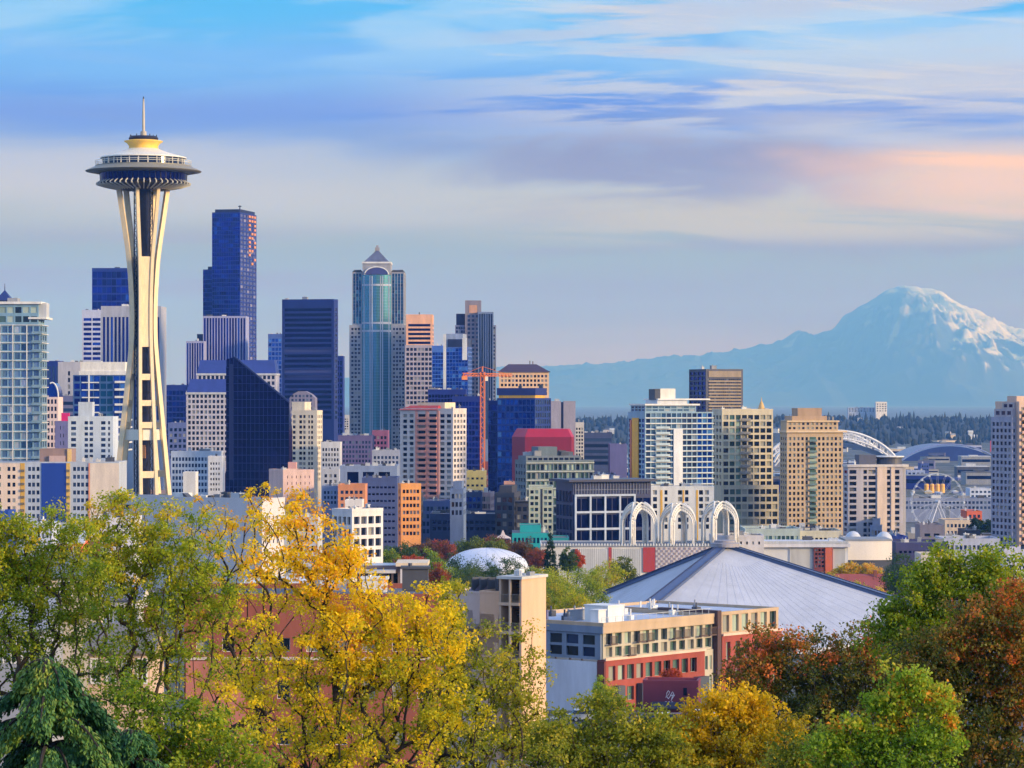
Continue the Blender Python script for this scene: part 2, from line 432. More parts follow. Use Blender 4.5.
# ------------------------------------------------------------------ ground
def ground_mat():
    m, t_, o = newmat('ground_cover')
    p = mnode(t_, 'ShaderNodeBsdfPrincipled'); t_.links.new(p.outputs[0], o.inputs[0]); p.inputs['Roughness'].default_value = .9
    tcn = mnode(t_, 'ShaderNodeTexCoord'); no = mnode(t_, 'ShaderNodeTexNoise'); t_.links.new(tcn.outputs['Object'], no.inputs['Vector'])
    no.inputs['Scale'].default_value = .02; no.inputs['Detail'].default_value = 9
    rp = mnode(t_, 'ShaderNodeValToRGB'); t_.links.new(no.outputs['Fac'], rp.inputs[0]); e = rp.color_ramp.elements
    e[0].position = .38; e[0].color = srgb(46,58,36); e[1].position = .66; e[1].color = srgb(104,104,106)
    x = e.new(.52); x.color = srgb(78,80,76)
    t_.links.new(rp.outputs[0], p.inputs['Base Color']); return m
ys = np.concatenate([np.linspace(-3000, -100, 8), np.linspace(-60, 200, 27), np.linspace(215, 2000, 90), np.linspace(2050, 8000, 60), np.linspace(9000, 57000, 28)])
xs = np.concatenate([np.linspace(-16500, -1600, 12), np.linspace(-1500, 1500, 61), np.linspace(1600, 16500, 12)])
GX, GY = np.meshgrid(xs, ys)
GZ = np.interp(GY, _gx, _gz)
grid_mesh('ground', GX, GY, GZ, ground_mat())

# ------------------------------------------------------------------ far mountain
MD = 45000.0; U = MD/25000.0        # one unit of mountain
_mp = [(-900,392),(0,390),(200,386),(300,382),(420,374),(520,368),(548,366),(600,364),(650,362),(690,358),(740,350),(782,340),(791,334),(797,329),(803,330),(812,335),(830,329),(850,313),(870,300),(890,290),(905,286.5),(925,287),(940,292),(960,303),(985,315),(1010,328),(1024,335),(1060,348),(1150,360),(1400,380),(2000,390)]
mx_ = U*np.concatenate([np.arange(-9000, -600, 120.0), np.arange(-600, 5600, 16.0), np.arange(5600, 9000, 110.0)])
my_ = U*np.concatenate([np.arange(20500, 23000, 90.0), np.arange(23000, 26200, 20.0), np.arange(26200, 31000, 300.0)])
mX, mY = np.meshgrid(mx_, my_)
prof = np.interp(mX*F/MD+512, [p[0] for p in _mp], [CZ+(HZ-p[1])*MD/F for p in _mp])
pk = 3240.0; prof = prof/U
mX, mY = mX/U, mY/U
dx = mX-pk; dy = mY-25000; rad = np.hypot(dx, dy); ang = np.arctan2(dy, dx)
Wd = 1500+2600*np.clip(prof/1000, 0, 1)
tt = np.clip(np.abs(dy)/Wd, 0, 1)
crest = (fbm(mX*.011, mX*0+2.2, 5)-.5)*70*np.clip(prof/700, .15, 1)
body = (prof+crest)*(1-tt)**1.25
gul = fbm(ang*7.5+40+rad*.0005, rad*.0013+3, 6, True)-.55
rough_ = fbm(mX*.0045, mY*.0045, 6, True)-.5
amp = np.clip(tt*6, 0.12, 1)*np.clip(body/300, 0, 1)
mZ = body+gul*250*np.clip(rad/500, .08, 1)*amp+rough_*120*amp
mZ = np.maximum(mZ, -2)
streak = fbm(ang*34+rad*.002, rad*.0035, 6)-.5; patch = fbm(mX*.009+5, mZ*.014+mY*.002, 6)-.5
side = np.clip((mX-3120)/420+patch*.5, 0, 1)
lim = 740-330*side  # snowline raised on the left, its shade put into the colour
snow_shade = np.clip((mZ-lim)/260+streak*4.2+patch*3.4+gul*1.6, 0, 1)*np.where(mX < 1700, np.clip((mX-1200)/500, 0, .3), 1)
left_shade = np.where(mZ > 905, .34, np.where(mZ > 815, .02, .24))*np.clip(1+patch*3, .3, 1.4)  # left flank darkened to paint its shade, with a dark rock band
snow_shade *= left_shade*(1-side)+.92*side
def mountain_mat():
    m, t_, o = newmat('snow_rock_shade')
    p = mnode(t_, 'ShaderNodeBsdfPrincipled'); t_.links.new(p.outputs[0], o.inputs[0]); p.inputs['Roughness'].default_value = .85
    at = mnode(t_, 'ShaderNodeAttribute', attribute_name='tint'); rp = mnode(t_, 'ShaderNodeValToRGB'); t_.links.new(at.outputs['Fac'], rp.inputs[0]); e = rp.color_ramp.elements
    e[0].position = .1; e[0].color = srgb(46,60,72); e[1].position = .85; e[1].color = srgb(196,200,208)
    t_.links.new(rp.outputs[0], p.inputs['Base Color']); return m
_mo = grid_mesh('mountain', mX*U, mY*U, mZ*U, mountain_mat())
_at = _mo.data.attributes.new('tint', 'FLOAT', 'POINT'); _at.data.foreach_set('value', snow_shade.astype(np.float32).ravel())

# ------------------------------------------------------------------ wooded ridge beyond the city
HD = 7000.0
_hp = [(-1400,426),(0,424),(300,424),(560,424),(640,421),(780,419),(830,418),(880,420),(920,420),(990,422),(1200,424),(2200,430)]
hx = np.arange(-4200, 4200, 50.0); hy = np.arange(5400, 9400, 90.0)
hX, hY = np.meshgrid(hx, hy)
hpz = np.interp(hX*F/HD+512, [p[0] for p in _hp], [CZ-(p[1]-HZ)*HD/F for p in _hp])
def hillz(x, y):
    pz = np.interp(x*F/HD+512, [p[0] for p in _hp], [CZ-(p[1]-HZ)*HD/F for p in _hp])
    k = np.clip((y-5500)/(HD-5500), 0, 1); k = k*k*(3-2*k); k2 = np.clip((9300-y)/2300, 0, 1)
    return np.minimum(k, k2)*(pz+8*(fbm(x*.004, y*.004, 4)-.5))+np.interp(y, _gx, _gz)*(1-np.minimum(k, k2))-.6
hill_m = wall(26,36,28, .95, .3, .02)
grid_mesh('hill', hX, hY, hillz(hX, hY), hill_m)
# the wood on it reads as one mass
def forest():
    r = np.random.default_rng(8); n = 7600
    x = r.uniform(-2300, 2000, n); y = 4700+2400*r.random(n)**.62
    keep = fbm(x*.004+7, y*.004, 3)+r.random(n)*.25 > .48
    x, y = x[keep], y[keep]; z = hillz(x, y)
    V = []; Q = []; k0 = 0
    for i in range(len(x)):
        conif = r.random() < .45; h = r.uniform(10, 24) if conif else r.uniform(8, 15); w = h*(.17 if conif else .42)
        prof_ = [(.35,.0),(1,.12),(.72,.45),(.35,.75),(.03,1)] if conif else [(.3,.0),(.9,.25),(1,.5),(.72,.82),(.15,1)]
        for (a_, b_) in prof_:
            for j in range(6):
                t_ = j*math.pi/3+i; q = w*a_*(1+.35*(r.random()-.5))
                V.append((x[i]+q*math.cos(t_), y[i]+q*math.sin(t_), z[i]+h*b_))
        for L_ in range(4):
            for j in range(6):
                a0 = k0+L_*6+j; a1 = k0+L_*6+(j+1) % 6; Q.append((a0, a1, a1+6, a0+6))
        k0 += 30
    m, t_, o = newmat('far_wood')
    p = mnode(t_, 'ShaderNodeBsdfPrincipled'); p.inputs['Roughness'].default_value = .95; t_.links.new(p.outputs[0], o.inputs[0])
    ge = mnode(t_, 'ShaderNodeNewGeometry'); rp = mnode(t_, 'ShaderNodeValToRGB'); t_.links.new(ge.outputs['Random Per Island'], rp.inputs[0])
    rp.color_ramp.elements[0].color = srgb(12,24,18); rp.color_ramp.elements[1].color = srgb(40,50,28)
    t_.links.new(rp.outputs[0], p.inputs['Base Color'])
    o_ = link('forest', np_mesh('forest', V, Q, m)); o_['kind'] = 'stuff'
forest()

# ------------------------------------------------------------------ air
def haze():
    m, t_, o = newmat('haze_air')
    v = mnode(t_, 'ShaderNodeVolumePrincipled'); t_.links.new(v.outputs[0], o.inputs['Volume'])
    v.inputs['Color'].default_value = (*HAZE_COL, 1); v.inputs['Density'].default_value = HAZE_D
    v.inputs['Absorption Color'].default_value = (1, 1, 1, 1); v.inputs['Anisotropy'].default_value = 0.0
    try: v.inputs['Density Attribute'].default_value = ''
    except Exception: pass
    b = MB(); b.box(-17000, 17000, -3300, 58000, -4, 1900)
    b.build('haze', m, kind='stuff')
haze()
# ------------------------------------------------------------------ observation tower
def tower():
    D = 1280.0; S = F/D; zb = ground(D)
    root = tag(empty('observation_tower', (PX(143.5, D), D, zb)), 'tall cream tripod tower with a saucer shaped top and thin spire', 'tower')
    z = lambda y: PZ(y, D)-zb
    cream = wall(240,217,174, .6, .1, .5); white = wall(226,222,206, .55, .05); dark = metal(24,24,46,.5); gold = wall(248,198,84,.5,.1); lat = metal(30,32,46,.6)
    tops = [(z(188), 9.3, 4.5), (z(225), 7.2, 3.6), (z(258), 5.3, 2.6), (z(300), 4.2, 2.2), (z(340), 4.1, 2.25), (z(380), 5.8, 2.6), (z(430), 8.1, 3.0), (z(490), 10.9, 3.3), (0.0, 15, 3.6)]
    zz = [t[0] for t in tops][::-1]
    def pr(h): return float(np.interp(h, zz, [t[1] for t in tops][::-1])), float(np.interp(h, zz, [t[2] for t in tops][::-1]))
    hs = np.linspace(0, tops[0][0], 44)
    rr = np.array([pr(h)[0] for h in hs]); ss = np.array([pr(h)[1] for h in hs])
    for _ in range(3):
        rr[1:-1] = (rr[:-2]+2*rr[1:-1]+rr[2:])/4; ss[1:-1] = (ss[:-2]+2*ss[1:-1]+ss[2:])/4
    for a in (168, 288, 48):
        a = math.radians(a); er = Vector((math.cos(a), math.sin(a), 0)); et = Vector((-math.sin(a), math.cos(a), 0))
        leg = None
        for sgn in (-1, 1):
            b = MB(); rings = []
            for h, r, s_ in zip(hs, rr, ss):
                c = er*r+et*s_*sgn+Vector((0, 0, h)); wr = 1.05; wt = .66
                rings.append([c+er*i*wr+et*j*wt for i, j in ((-1,-1),(1,-1),(1,1),(-1,1))])
            b.loft(rings)
            o = b.build('leg_beam' if leg else 'leg', cream, leg or root)
            leg = leg or o
        w = MB(); rings = []
        lo, hi = z(347), z(257)
        for h in np.linspace(lo, hi, 18):
            r = float(np.interp(h, hs, rr)); s_ = float(np.interp(h, hs, ss))
            k = 1.0
            c = er*(r+.05)+Vector((0, 0, h)); rings.append([c+er*i*.45+et*j*max(.1, s_-.7)*k for i, j in ((-1,-1),(1,-1),(1,1),(-1,1))])
        w.loft(rings)
        w.build('web_plate', cream, leg)
        for yy, th in ((377, 1.3), (403, 1.2), (425, 1.3), (474, 1.4), (497, 1.2)):
            w = MB(); h = z(yy); r = float(np.interp(h, hs, rr)); s_ = float(np.interp(h, hs, ss))
            c = er*r+Vector((0, 0, h))
            w.loft([[c+er*i*.7+et*j*s_+Vector((0, 0, q)) for i, j in ((-1,-1),(1,-1),(1,1),(-1,1))] for q in (-th, th)]); w.build('cross_plate', cream, leg)
    # core and its lattice
    b = MB(); n = 6
    b.loft([[(3.0*math.cos(k*math.pi/3), 3.0*math.sin(k*math.pi/3), h) for k in range(n)] for h in (0, z(188))]); core = b.build('elevator_shaft', dark, root)
    b = MB(); R = 3.9
    for k in range(6):
        p = lambda q, h: (R*math.cos(q*math.pi/3+.3), R*math.sin(q*math.pi/3+.3), h)
        b.bar(p(k, 0), p(k, z(188)), .42)
        hh = np.arange(2, z(190), 4.2)
        for i, h in enumerate(hh[:-1]):
            b.bar(p(k, h), p(k+1, h), .22)
            b.bar(p(k+i % 2, h), p(k+1-i % 2, h+4.2), .2)
    b.build('lattice', lat, core)
    b = MB(); b.box(-1.3, 1.3, -4.9, -2.6, z(458), z(447)); b.box(-1.1, 1.1, -4.7, -2.8, z(447), z(445)); b.build('elevator_car', wall(206,140,62,.5), root)
    # platform ring part-way up
    b = MB(); pts = []
    for a in (168, 288, 48):
        for s_ in (-12, 12):
            q = math.radians(a+s_); r = 8.2; pts.append((r*math.cos(q), r*math.sin(q)))
    b.prism(pts, z(440), z(431)); b.prism([(x*.985, y*.985) for x, y in pts], z(431)+.01, z(429.5)); b.build('platform', white, root)
    # saucer
    px = lambda v: v/S
    und = MB(); und.lathe([(px(17), z(190.5)), (px(26), z(189)), (px(38), z(186.6)), (px(46.0), z(184.3)), (px(46.4), z(183.6)), (px(41), z(180.6))], 72); und.build('lower_saucer', dark, root, True)
    fin = MB()
    for k in range(48):
        a = k*2*math.pi/48; e = Vector((math.cos(a), math.sin(a), 0)); t_ = Vector((-e.y, e.x, 0))
        pr_ = [(26, 189.3), (38, 187.0), (46.6, 184.5), (46.9, 183.5), (41.6, 180.4)]
        for (r0, y0), (r1, y1) in zip(pr_[:-1], pr_[1:]):
            A = e*px(r0)+Vector((0, 0, z(y0)-.15)); B_ = e*px(r1)+Vector((0, 0, z(y1)-.15)); fin.bar(A, B_, .42, .5)
    fin.build('saucer_fins', white, root)
    b = MB(); b.lathe([(px(42.4), z(181.2)), (px(43.0), z(173.2))], 72, cap=False); b.build('restaurant_window', glass('deep'), root, True)
    b = MB(); b.bar((px(43.0), 0, z(181)), (px(43.5), 0, z(173.4)), .16); mu = b.mesh('mullion', dark)
    for k in range(48): link('mullion', mu, root).rotation_euler = (0, 0, k*2*math.pi/48)
    b = MB(); b.lathe([(px(43), z(173.6)), (px(50), z(173.2)), (px(57.2), z(171.9)), (px(57.8), z(171.2)), (px(54), z(169.4)), (px(49.5), z(167.6)), (px(48), z(166.6)), (px(48), z(165.8)), (px(41), z(165.6))], 96)
    b.build('saucer_disc', wall(136,132,116,.5,.1), root, True)
    b = MB(); b.lathe([(px(40.6), z(165.7)), (px(40.2), z(158.2))], 72, cap=False); b.build('observation_window', glass('dark'), root, True)
    b = MB()
    for k in range(28):
        a = k*2*math.pi/28; c, s_ = math.cos(a), math.sin(a)
        b.bar((px(47.4)*c, px(47.4)*s_, z(166)), (px(47.9)*c, px(47.9)*s_, z(161.2)), .12)
        b.bar((px(40.9)*c, px(40.9)*s_, z(165.6)), (px(40.7)*c, px(40.7)*s_, z(158)), .35)
    for yy in (161.2, 163):
        pts = [(px(47.7)*math.cos(k*math.pi/36), px(47.7)*math.sin(k*math.pi/36), z(yy)) for k in range(73)]; b.tube(pts, .1, 4)
    b.build('deck_railing', white, root)
    b = MB(); b.lathe([(px(43), z(158.6)), (px(42.6), z(157.4)), (px(34), z(155.2)), (px(25), z(152.6)), (px(18), z(150.2)), (px(14.6), z(148.6))], 72); b.build('roof', white, root, True)
    b = MB(); b.lathe([(px(14.7), z(148.8)), (px(14.4), z(146.4)), (px(16.2), z(143.6)), (px(19.2), z(141.8)), (px(19.2), z(141.1)), (px(15), z(140.2))], 64); b.build('halo_ring', gold, root, True)
    b = MB(); b.lathe([(px(14.2), z(140.4)), (px(14.8), z(138.4)), (px(13.6), z(136.4)), (px(8), z(136.2))], 48)
    for k in range(18):
        a = k*math.pi/9+.1; c, s_ = math.cos(a)*px(13), math.sin(a)*px(13); b.bar((c, s_, z(136.6)), (c, s_, z(134.6+.9*(k % 3))), .3)
    b.build('crown', dark, root)
    b = MB(); b.lathe([(px(3.2), z(136.4)), (px(3.0), z(131.4))], 12); b.lathe([(px(1.5), z(131.4)), (px(1.25), z(112)), (px(.8), z(99))], 10); b.build('spire', wall(190,180,160,.5), root)
    b = MB(); b.lathe([(px(.9), z(101)), (px(.5), z(96.6))], 8); b.build('beacon', wall(30,34,40), root)
tower()

# ------------------------------------------------------------------ left-hand high-rises
def condo_slab():
    b = Bld('condo_tower', 'pale glass condo tower with white floor slabs and stacked balconies at the left edge', -18, 40, 47, 1450, 0)
    H = b.z(303); gl = wall(124,160,182,.45)
    nr = 17; lo, hi = b.z(476), b.z(325)
    b.vol(gl, z1=b.z(325), Fr=G(9, nr, .78, .66, .3, zr=(lo, hi), glass='sky', dep=.35), R=G(3, nr, .8, .66, .4, zr=(lo, hi), glass='steel'))
    b.vol(gl, x1=b.X(38), y0=1.5, y1=b.d-2, z0=b.z(325), z1=b.z(304), Fr=G(7, 2, .8, .6, .3, glass='green'), R=G(3, 2, .7, .6, .4))
    b.box('penthouse_roof', WHITE, b.x0-.5, b.X(41), .4, b.d-1, b.z(304), b.z(301.5))
    b.box('penthouse_roof', WHITE, b.X(28), b.X(46), .6, b.d-1, b.z(319), b.z(317))
    b.box('roof_box', GREY, b.X(6), b.X(16), 4, 12, b.z(302), b.z(297.6)); b.box('plant_screen', PALE, b.X(33), b.X(45.5), 3, 12, b.z(317), b.z(302.8))
    p = (hi-lo)/nr
    for k in range(nr+1):
        zz = lo+k*p; s_ = MB(); s_.box(b.x0, b.x1+.25, -.5, 0, zz-.15, zz+.15); s_.box(b.x1, b.x1+.9, 0, b.d, zz-.15, zz+.15); s_.build('floor_slab', WHITE, b.root)
        if k < nr:
            q = MB(); q.box(b.X(32), b.x1+1.0, -1.3, -1.2, zz+.2, zz+1.15); q.box(b.x1+.95, b.x1+1.05, -1.3, b.d*.7, zz+.2, zz+1.15); q.box(b.X(32), b.x1+1.0, -1.3, -.5, zz-.2, zz+.2); q.build('balcony', wall(122,150,166,.35), b.root)
    for x in (0, 13, 27): b.box('pilaster', WHITE, b.X(x)-.22, b.X(x)+.22, -.7, -.5, lo, hi)
    b.done()
condo_slab()
def spire_tower():
    b = Bld('spire_tower', 'navy pyramid roof with a needle rising behind the white condo tower', -12, 10, None, 2400, 0, d=18)
    b.vol(NAVYW, z1=b.z(300)); x = (b.x0+b.x1)/2+4
    xa = b.X(3)
    b.one('spire', wall(24,40,110,.5), lambda m: (m.loft([[(xa-6.5,2,b.z(300)),(xa+6.5,2,b.z(300)),(xa+6.5,15,b.z(300)),(xa-6.5,15,b.z(300))],[(xa-.3,8,b.z(290)),(xa+.3,8,b.z(290)),(xa+.3,9,b.z(290)),(xa-.3,9,b.z(290))]]), m.tube([(xa,8.5,b.z(290.5)),(xa,8.5,b.z(283))],[.5,.15])))
    b.done()
spire_tower()
def simple(name, label, xl, xc, xr, yt, D, th, mat, Fr=None, R=None, L=None, side='R', d=25, rp=(.9,.4), kit=3, roof=None, group=None, extra=None, cat='building'):
    b = Bld(name, label, xl, xc, xr, D, th, side, d, cat, group)
    f = lambda g: dict(g, zr=g['zr'] and (b.z(g['zr'][0]), b.z(g['zr'][1]))) if g else None
    b.vol(mat, z1=b.z(yt), Fr=f(Fr), R=f(R), L=f(L), rp=rp, roof=roof)
    if kit: b.kit(b.z(yt), kit)
    if extra: extra(b)
    return b.done()
lb = wall(150,160,196); blu = wall(40,66,150,.5); dblu = wall(12,34,122,.5); vio = wall(102,104,138)
simple('office_tower', 'slim dark blue ribbed block beside the white condo tower', 47, 60, None, 362, 2400, 0, dblu, G(3,1,.55,.96,.3,zr=(470,364),glass='steel'), d=20)
simple('concrete_block', 'plain pale concrete block with one column of windows, near the saucer tower', 58, 80, None, 363, 2250, 0, wall(176,176,184), G(1,9,.2,.6,4,zr=(430,370)), d=30, kit=5)
simple('violet_block', 'grey violet terrace block under the plain concrete block', 58, 84, None, 397, 2000, 0, vio, G(1,6,.96,.4,.3,zr=(440,400),glass='steel'), d=30)
def arched():
    b = Bld('arched_tower', 'pink punched window tower with a blue barrel top, beside the condo tower', 46, 58, None, 1620, 0, d=18)
    b.vol(wall(222,200,194), z1=b.z(397), Fr=G(3,10,.5,.55,.4,zr=(b.z(470),b.z(398)),glass='dark'))
    m = MB(); n = 14; xm = (b.x0+b.x1)/2; w = (b.x1-b.x0)/2; h = b.z(383)-b.z(397)
    m.loft([[(xm+w*math.cos(t), y, b.z(397)+max(0,h*math.sin(t))) for t in np.linspace(0, math.pi, n)] for y in (.5, 17)]); m.build('barrel_roof', glass('blue'), b.root)
    m = MB(); m.tube([(xm+w*1.02*math.cos(t), .2, b.z(397)+h*1.03*math.sin(t)) for t in np.linspace(0, 1.9, 10)], .45, 6); m.build('roof_rib', WHITE, b.root)
    b.done()
arched()
def bluegreen():
    b = Bld('condo_tower', 'blue glass condo tower with white penthouse cap behind the saucer tower leg', 73, 127, None, 1750, 0, d=26)
    fl = wall(60,92,140,.4)
    lo, hi = b.z(450), b.z(375); nr = 10
    b.vol(fl, z1=hi, Fr=G(8,nr,.86,.72,.4,zr=(lo,hi),glass=lambda c, r: 'deep' if c < 2 else ('teal' if 4 <= c <= 5 else 'blue')), R=G(3,nr,.8,.7,.4,zr=(lo,hi),glass='steel'))
    for k in range(nr):
        zz = lo+k*(hi-lo)/nr; m = MB(); m.box(b.X(82), b.X(99), -.6, 0, zz-.3, zz+.3); m.box(b.X(115), b.x1+.4, -1.4, 0, zz-.3, zz+.9); m.box(b.x1, b.x1+.8, 0, 18, zz-.3, zz+.5); m.build('balcony', WHITE, b.root)
    b.box('pilaster', WHITE, b.X(89)-.4, b.X(89)+.4, -.7, 0, lo, hi)
    b.vol(wall(226,224,216), x0=b.X(81), x1=b.X(125), y0=.5, y1=b.d-3, z0=hi, z1=b.z(363), part='penthouse', rp=(.6,.4))
    b.box('penthouse_roof', WHITE, b.X(79), b.X(126), -.2, b.d-2, hi, b.z(371)); b.box('roof_box', PALE, b.X(84), b.X(100), 3, 12, b.z(363), b.z(361))
    b.done()
bluegreen()
def paleblue():
    b = Bld('apartment_block', 'pale blue apartment block with small grouped windows and a taller lift core', 68, 113, None, 1480, 0, d=20)
    xs = [(b.X(p), b.X(q)) for p, q in ((71,76),(84.5,88),(89.5,93),(101,105.5),(108,110))]
    b.vol(wall(200,212,226), z1=b.z(418), Fr=G(0,10,xs=xs,fz=.5,zr=(b.z(476),b.z(420)),glass='steel'), rp=(.8,.4))
    b.box('lift_core', wall(190,202,216), b.X(78), b.X(92), 1, 9, b.z(418), b.z(402)); b.kit(b.z(418), 4, x0=b.X(94)); b.done()
    b = Bld('block', 'grey violet block with a magenta rooftop hoarding, beside the pale blue apartments', 55, 69, None, 1560, 0, d=18)
    b.vol(wall(112,112,158), z1=b.z(421), Fr=G(2,6,.25,.4,2,zr=(b.z(470),b.z(424))))
    b.one('hoarding', wall(220,30,110,.5), lambda m: m.box(b.X(61), b.X(69), 1, 3, b.z(421), b.z(413))); b.done()
paleblue()
simple('office_tower', 'broad deep blue glass tower with a flat top behind the saucer tower', 92, 131, None, 269, 2750, 0, dblu, G(8,17,.94,.8,.3,zr=(400,271),glass='deep'), d=40, kit=2)
simple('office_tower', 'white office tower with wide blue window bands, left of the ribbed tower', 82, 102, None, 311, 2450, 0, wall(186,192,214), G(2,17,.88,.5,.8,zr=(400,317),glass='deep'), d=30)
def ribbed():
    b = Bld('office_tower', 'grey tower with close vertical ribs and a blank top band, half behind the saucer tower', 101, 161, None, 2300, 0, d=36)
    b.vol(wall(170,172,182), z1=b.z(306), Fr=G(15,1,.52,1,.8,zr=(b.z(420),b.z(317)),glass='deep',dep=.9)); b.kit(b.z(306), 3); b.done()
ribbed()
simple('office_tower', 'deep blue glass block low in the gap right of the saucer tower', 164, 188, None, 386, 2500, 0, dblu, G(6,9,.9,.75,.3,zr=(440,390),glass='deep'), d=30, kit=4)
simple('block', 'mottled slate blue block under the gap right of the saucer tower', 168, 192, None, 424, 2000, 0, wall(92,106,158), G(5,6,.5,.5,.6,zr=(460,427)), d=26, kit=5)

# two blocks with punched grids and sloping blue roofs
def grids():
    for (lab, xl, xr, ytop, yw, ybot, D, nc, nr) in (('white block with a square window grid and sloped blue roof beside the navy wedge tower', 186.5, 229, 379, 393, 462, 1800, 10, 13),
                                         ('grey block with a blue sloped roof rising behind the navy wedge tower', 197, 276, 360, 374, 420, 2050, 18, 8)):
        b = Bld('office_block', lab, xl, xr, None, D, 0, d=30)
        b.vol(wall(186,184,196), z1=b.z(yw), Fr=G(nc,nr,.56,.56,.5,zr=(b.z(ybot),b.z(yw+.6)),glass='dark',dep=.5))
        h0, h1 = b.z(yw), b.z(ytop); m = MB()
        m.loft([[(b.x0,0,h0),(b.x1,0,h0),(b.x1,30,h0),(b.x0,30,h0)],[(b.x0+1.5,0.5+4,h1),(b.x1-1.5,4.5,h1),(b.x1-1.5,27,h1),(b.x0+1.5,27,h1)]]); m.build('sloped_roof', wall(44,62,140,.4), b.root)
        b.box('cornice', PALE, b.x0-.5, b.x1+.5, -.5, 30, h0-.8, h0+.4); b.done()
grids()

# tallest tower, stepped
def tallest():
    b = Bld('skyscraper', 'tallest deep blue stepped skyscraper with orange glints up its right edge', 212, 240, 256.5, 2900, 12, d=40)
    zt = b.z(212)
    b.vol(dblu, z1=zt, Fr=G(12,42,.95,.82,.2,zr=(b.z(395),b.z(213)),glass='deep',dep=.15),
          R=G(5,42,.7,.6,.8,zr=(b.z(400),b.z(213)),glass=lambda c, r: 'violet'))
    b.vol(dblu, x0=b.X(202), x1=b.x0, y0=3, y1=34, z1=b.z(269), Fr=G(5,28,.95,.82,.2,zr=(b.z(395),b.z(270)),glass='deep',dep=.15))
    b.box('crown', NAVYW, b.x0+2.5, b.x1-.5, 1.5, b.d-4, zt, b.z(209)); b.box('crown', NAVYW, b.X(206), b.x0, 6, 30, b.z(269), b.z(266))
    m = MB(); m.tube([(b.X(238), 6, b.z(209)), (b.X(238), 6, b.z(205))], .5); m.tube([(b.X(236.5), 6, b.z(206)), (b.X(239.5), 6, b.z(206))], .5); m.build('mast', BLACK, b.root)
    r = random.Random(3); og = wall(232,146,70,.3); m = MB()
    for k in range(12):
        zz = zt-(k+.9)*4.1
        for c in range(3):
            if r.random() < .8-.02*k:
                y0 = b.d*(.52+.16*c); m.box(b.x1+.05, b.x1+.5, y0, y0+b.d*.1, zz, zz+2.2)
    m.build('painted_glint', og, b.root); b.done()  # orange blocks painting the sun's reflection on the side wall
tallest()
for lab, xl, xr, yt, D, n in (('blue tower with pale close vertical ribs just under the tallest skyscraper', 203, 246, 316, 2520, 15), ('lower wing of ribs stepping down from the ribbed blue tower', 186, 204, 341, 2500, 7)):
    b = Bld('office_tower', lab, xl, xr, None, D, 0, d=30); b.vol(wall(150,154,190), z1=b.z(yt), Fr=G(n,1,.6,1,.3,zr=(b.z(420),b.z(yt+2)),glass='deep',dep=.8))
    b.kit(b.z(yt), 2); b.done()
def ribside():
    b = Bld('office_tower', 'navy shaft topping the ribbed lower wing beside the tallest skyscraper', 197, 203, None, 2530, 0, d=16); b.vol(NAVYW, z1=b.z(335), rp=(.8,.4)); b.done()
ribside()
# navy wedge
def wedge():
    D = 1300; b = Bld('wedge_tower', 'dark navy glass tower cut off by a long diagonal roof', 224, 289, 292.5, D, 10, d=10)
    xl = b.X(225); xa = b.X(234.5); z1 = b.z(357); z2 = b.z(402.5)
    gm = glass('navy'); d = b.d
    m = MB(); prof = [(xl, 0), (0, 0), (0, z2), (xa, z1), (xl+.6, b.z(359)), (xl+.6, b.z(470)), (xl, b.z(474))]
    n = len(prof); f0 = [(x, 0, z) for x, z in prof]; f1 = [(x, d, z-12 if i in (2,3) else z) for i, (x, z) in enumerate(prof)]
    m.poly(*f0); m.poly(*f1[::-1])
    for i in range(n): m.poly(f0[i], f1[i], f1[(i+1) % n], f0[(i+1) % n])
    m.build('glass_wall', gm, b.root)
    # mullion lines, roof edge and a dark slot up the tall end
    mm = MB()
    for k in range(1, 34):
        zz = k*3.4
        xe = 0 if zz < z2 else xa+(0-xa)*(z1-zz)/(z1-z2)
        if zz < z1-2: mm.box(xl+.3, xe-.2, -.06, -.003, zz, zz+.14)
    for k in range(1, 15):
        x = xl+(0-xl)*k/15; ze = z1 if x < xa else z2+(z1-z2)*(x/xa)
        mm.box(x, x+.1, -.07, -.004, 2, ze-.6)
    mm.build('mullion', wall(30,48,116,.4), b.root)
    pn = MB(); r0 = random.Random(12); hh = (z1-6)/46
    for i in range(20):
        xa_ = xl+.4+(0-xl-.6)*i/20; xb_ = xl+.4+(0-xl-.6)*(i+1)/20
        for k in range(46):
            q0, q1 = 2+k*hh+.06, 2+(k+1)*hh-.06; lim = z1-1 if xb_ < xa else z2+(z1-z2)*(xb_/xa)-.7
            if q0 > lim: continue
            q1 = min(q1, lim); t0, t1, t2 = r0.gauss(0, .012), r0.gauss(0, .012), r0.gauss(0, .012)
            pn.poly((xa_+.05, -.035+t0, q0), (xb_-.05, -.035+t1, q0), (xb_-.05, -.035+t2, q1), (xa_+.05, -.035+t0+t2-t1, q1))
    pn.build('window_pane', gm, b.root, kind='stuff')
    e = MB(); e.bar((xa, -.1, z1+.2), (0.1, -.1, z2+.2), .5, .7); e.build('roof_edge', wall(26,40,96,.4), b.root)
    e = MB(); e.box(xl+1.8, xl+3.6, -.2, -.01, b.z(480), z1-3); e.build('slot', wall(20,32,86,.3), b.root)
    r = random.Random(2)
    xr_ = ivals(.8, d-.8, 4, .7); zs = ivals(b.z(492), z2-2, 16, .6)
    for y0, y1 in xr_:
        for q0, q1 in zs:
            if r.random() < .7:
                o = link('window', unit_pane(glass('deep'), 'window'), b.root); o.location = (.03, (y0+y1)/2, (q0+q1)/2); o.rotation_euler = (0,0,math.pi/2); o.scale = (y1-y0, 1, q1-q0)
    b.done()
wedge()
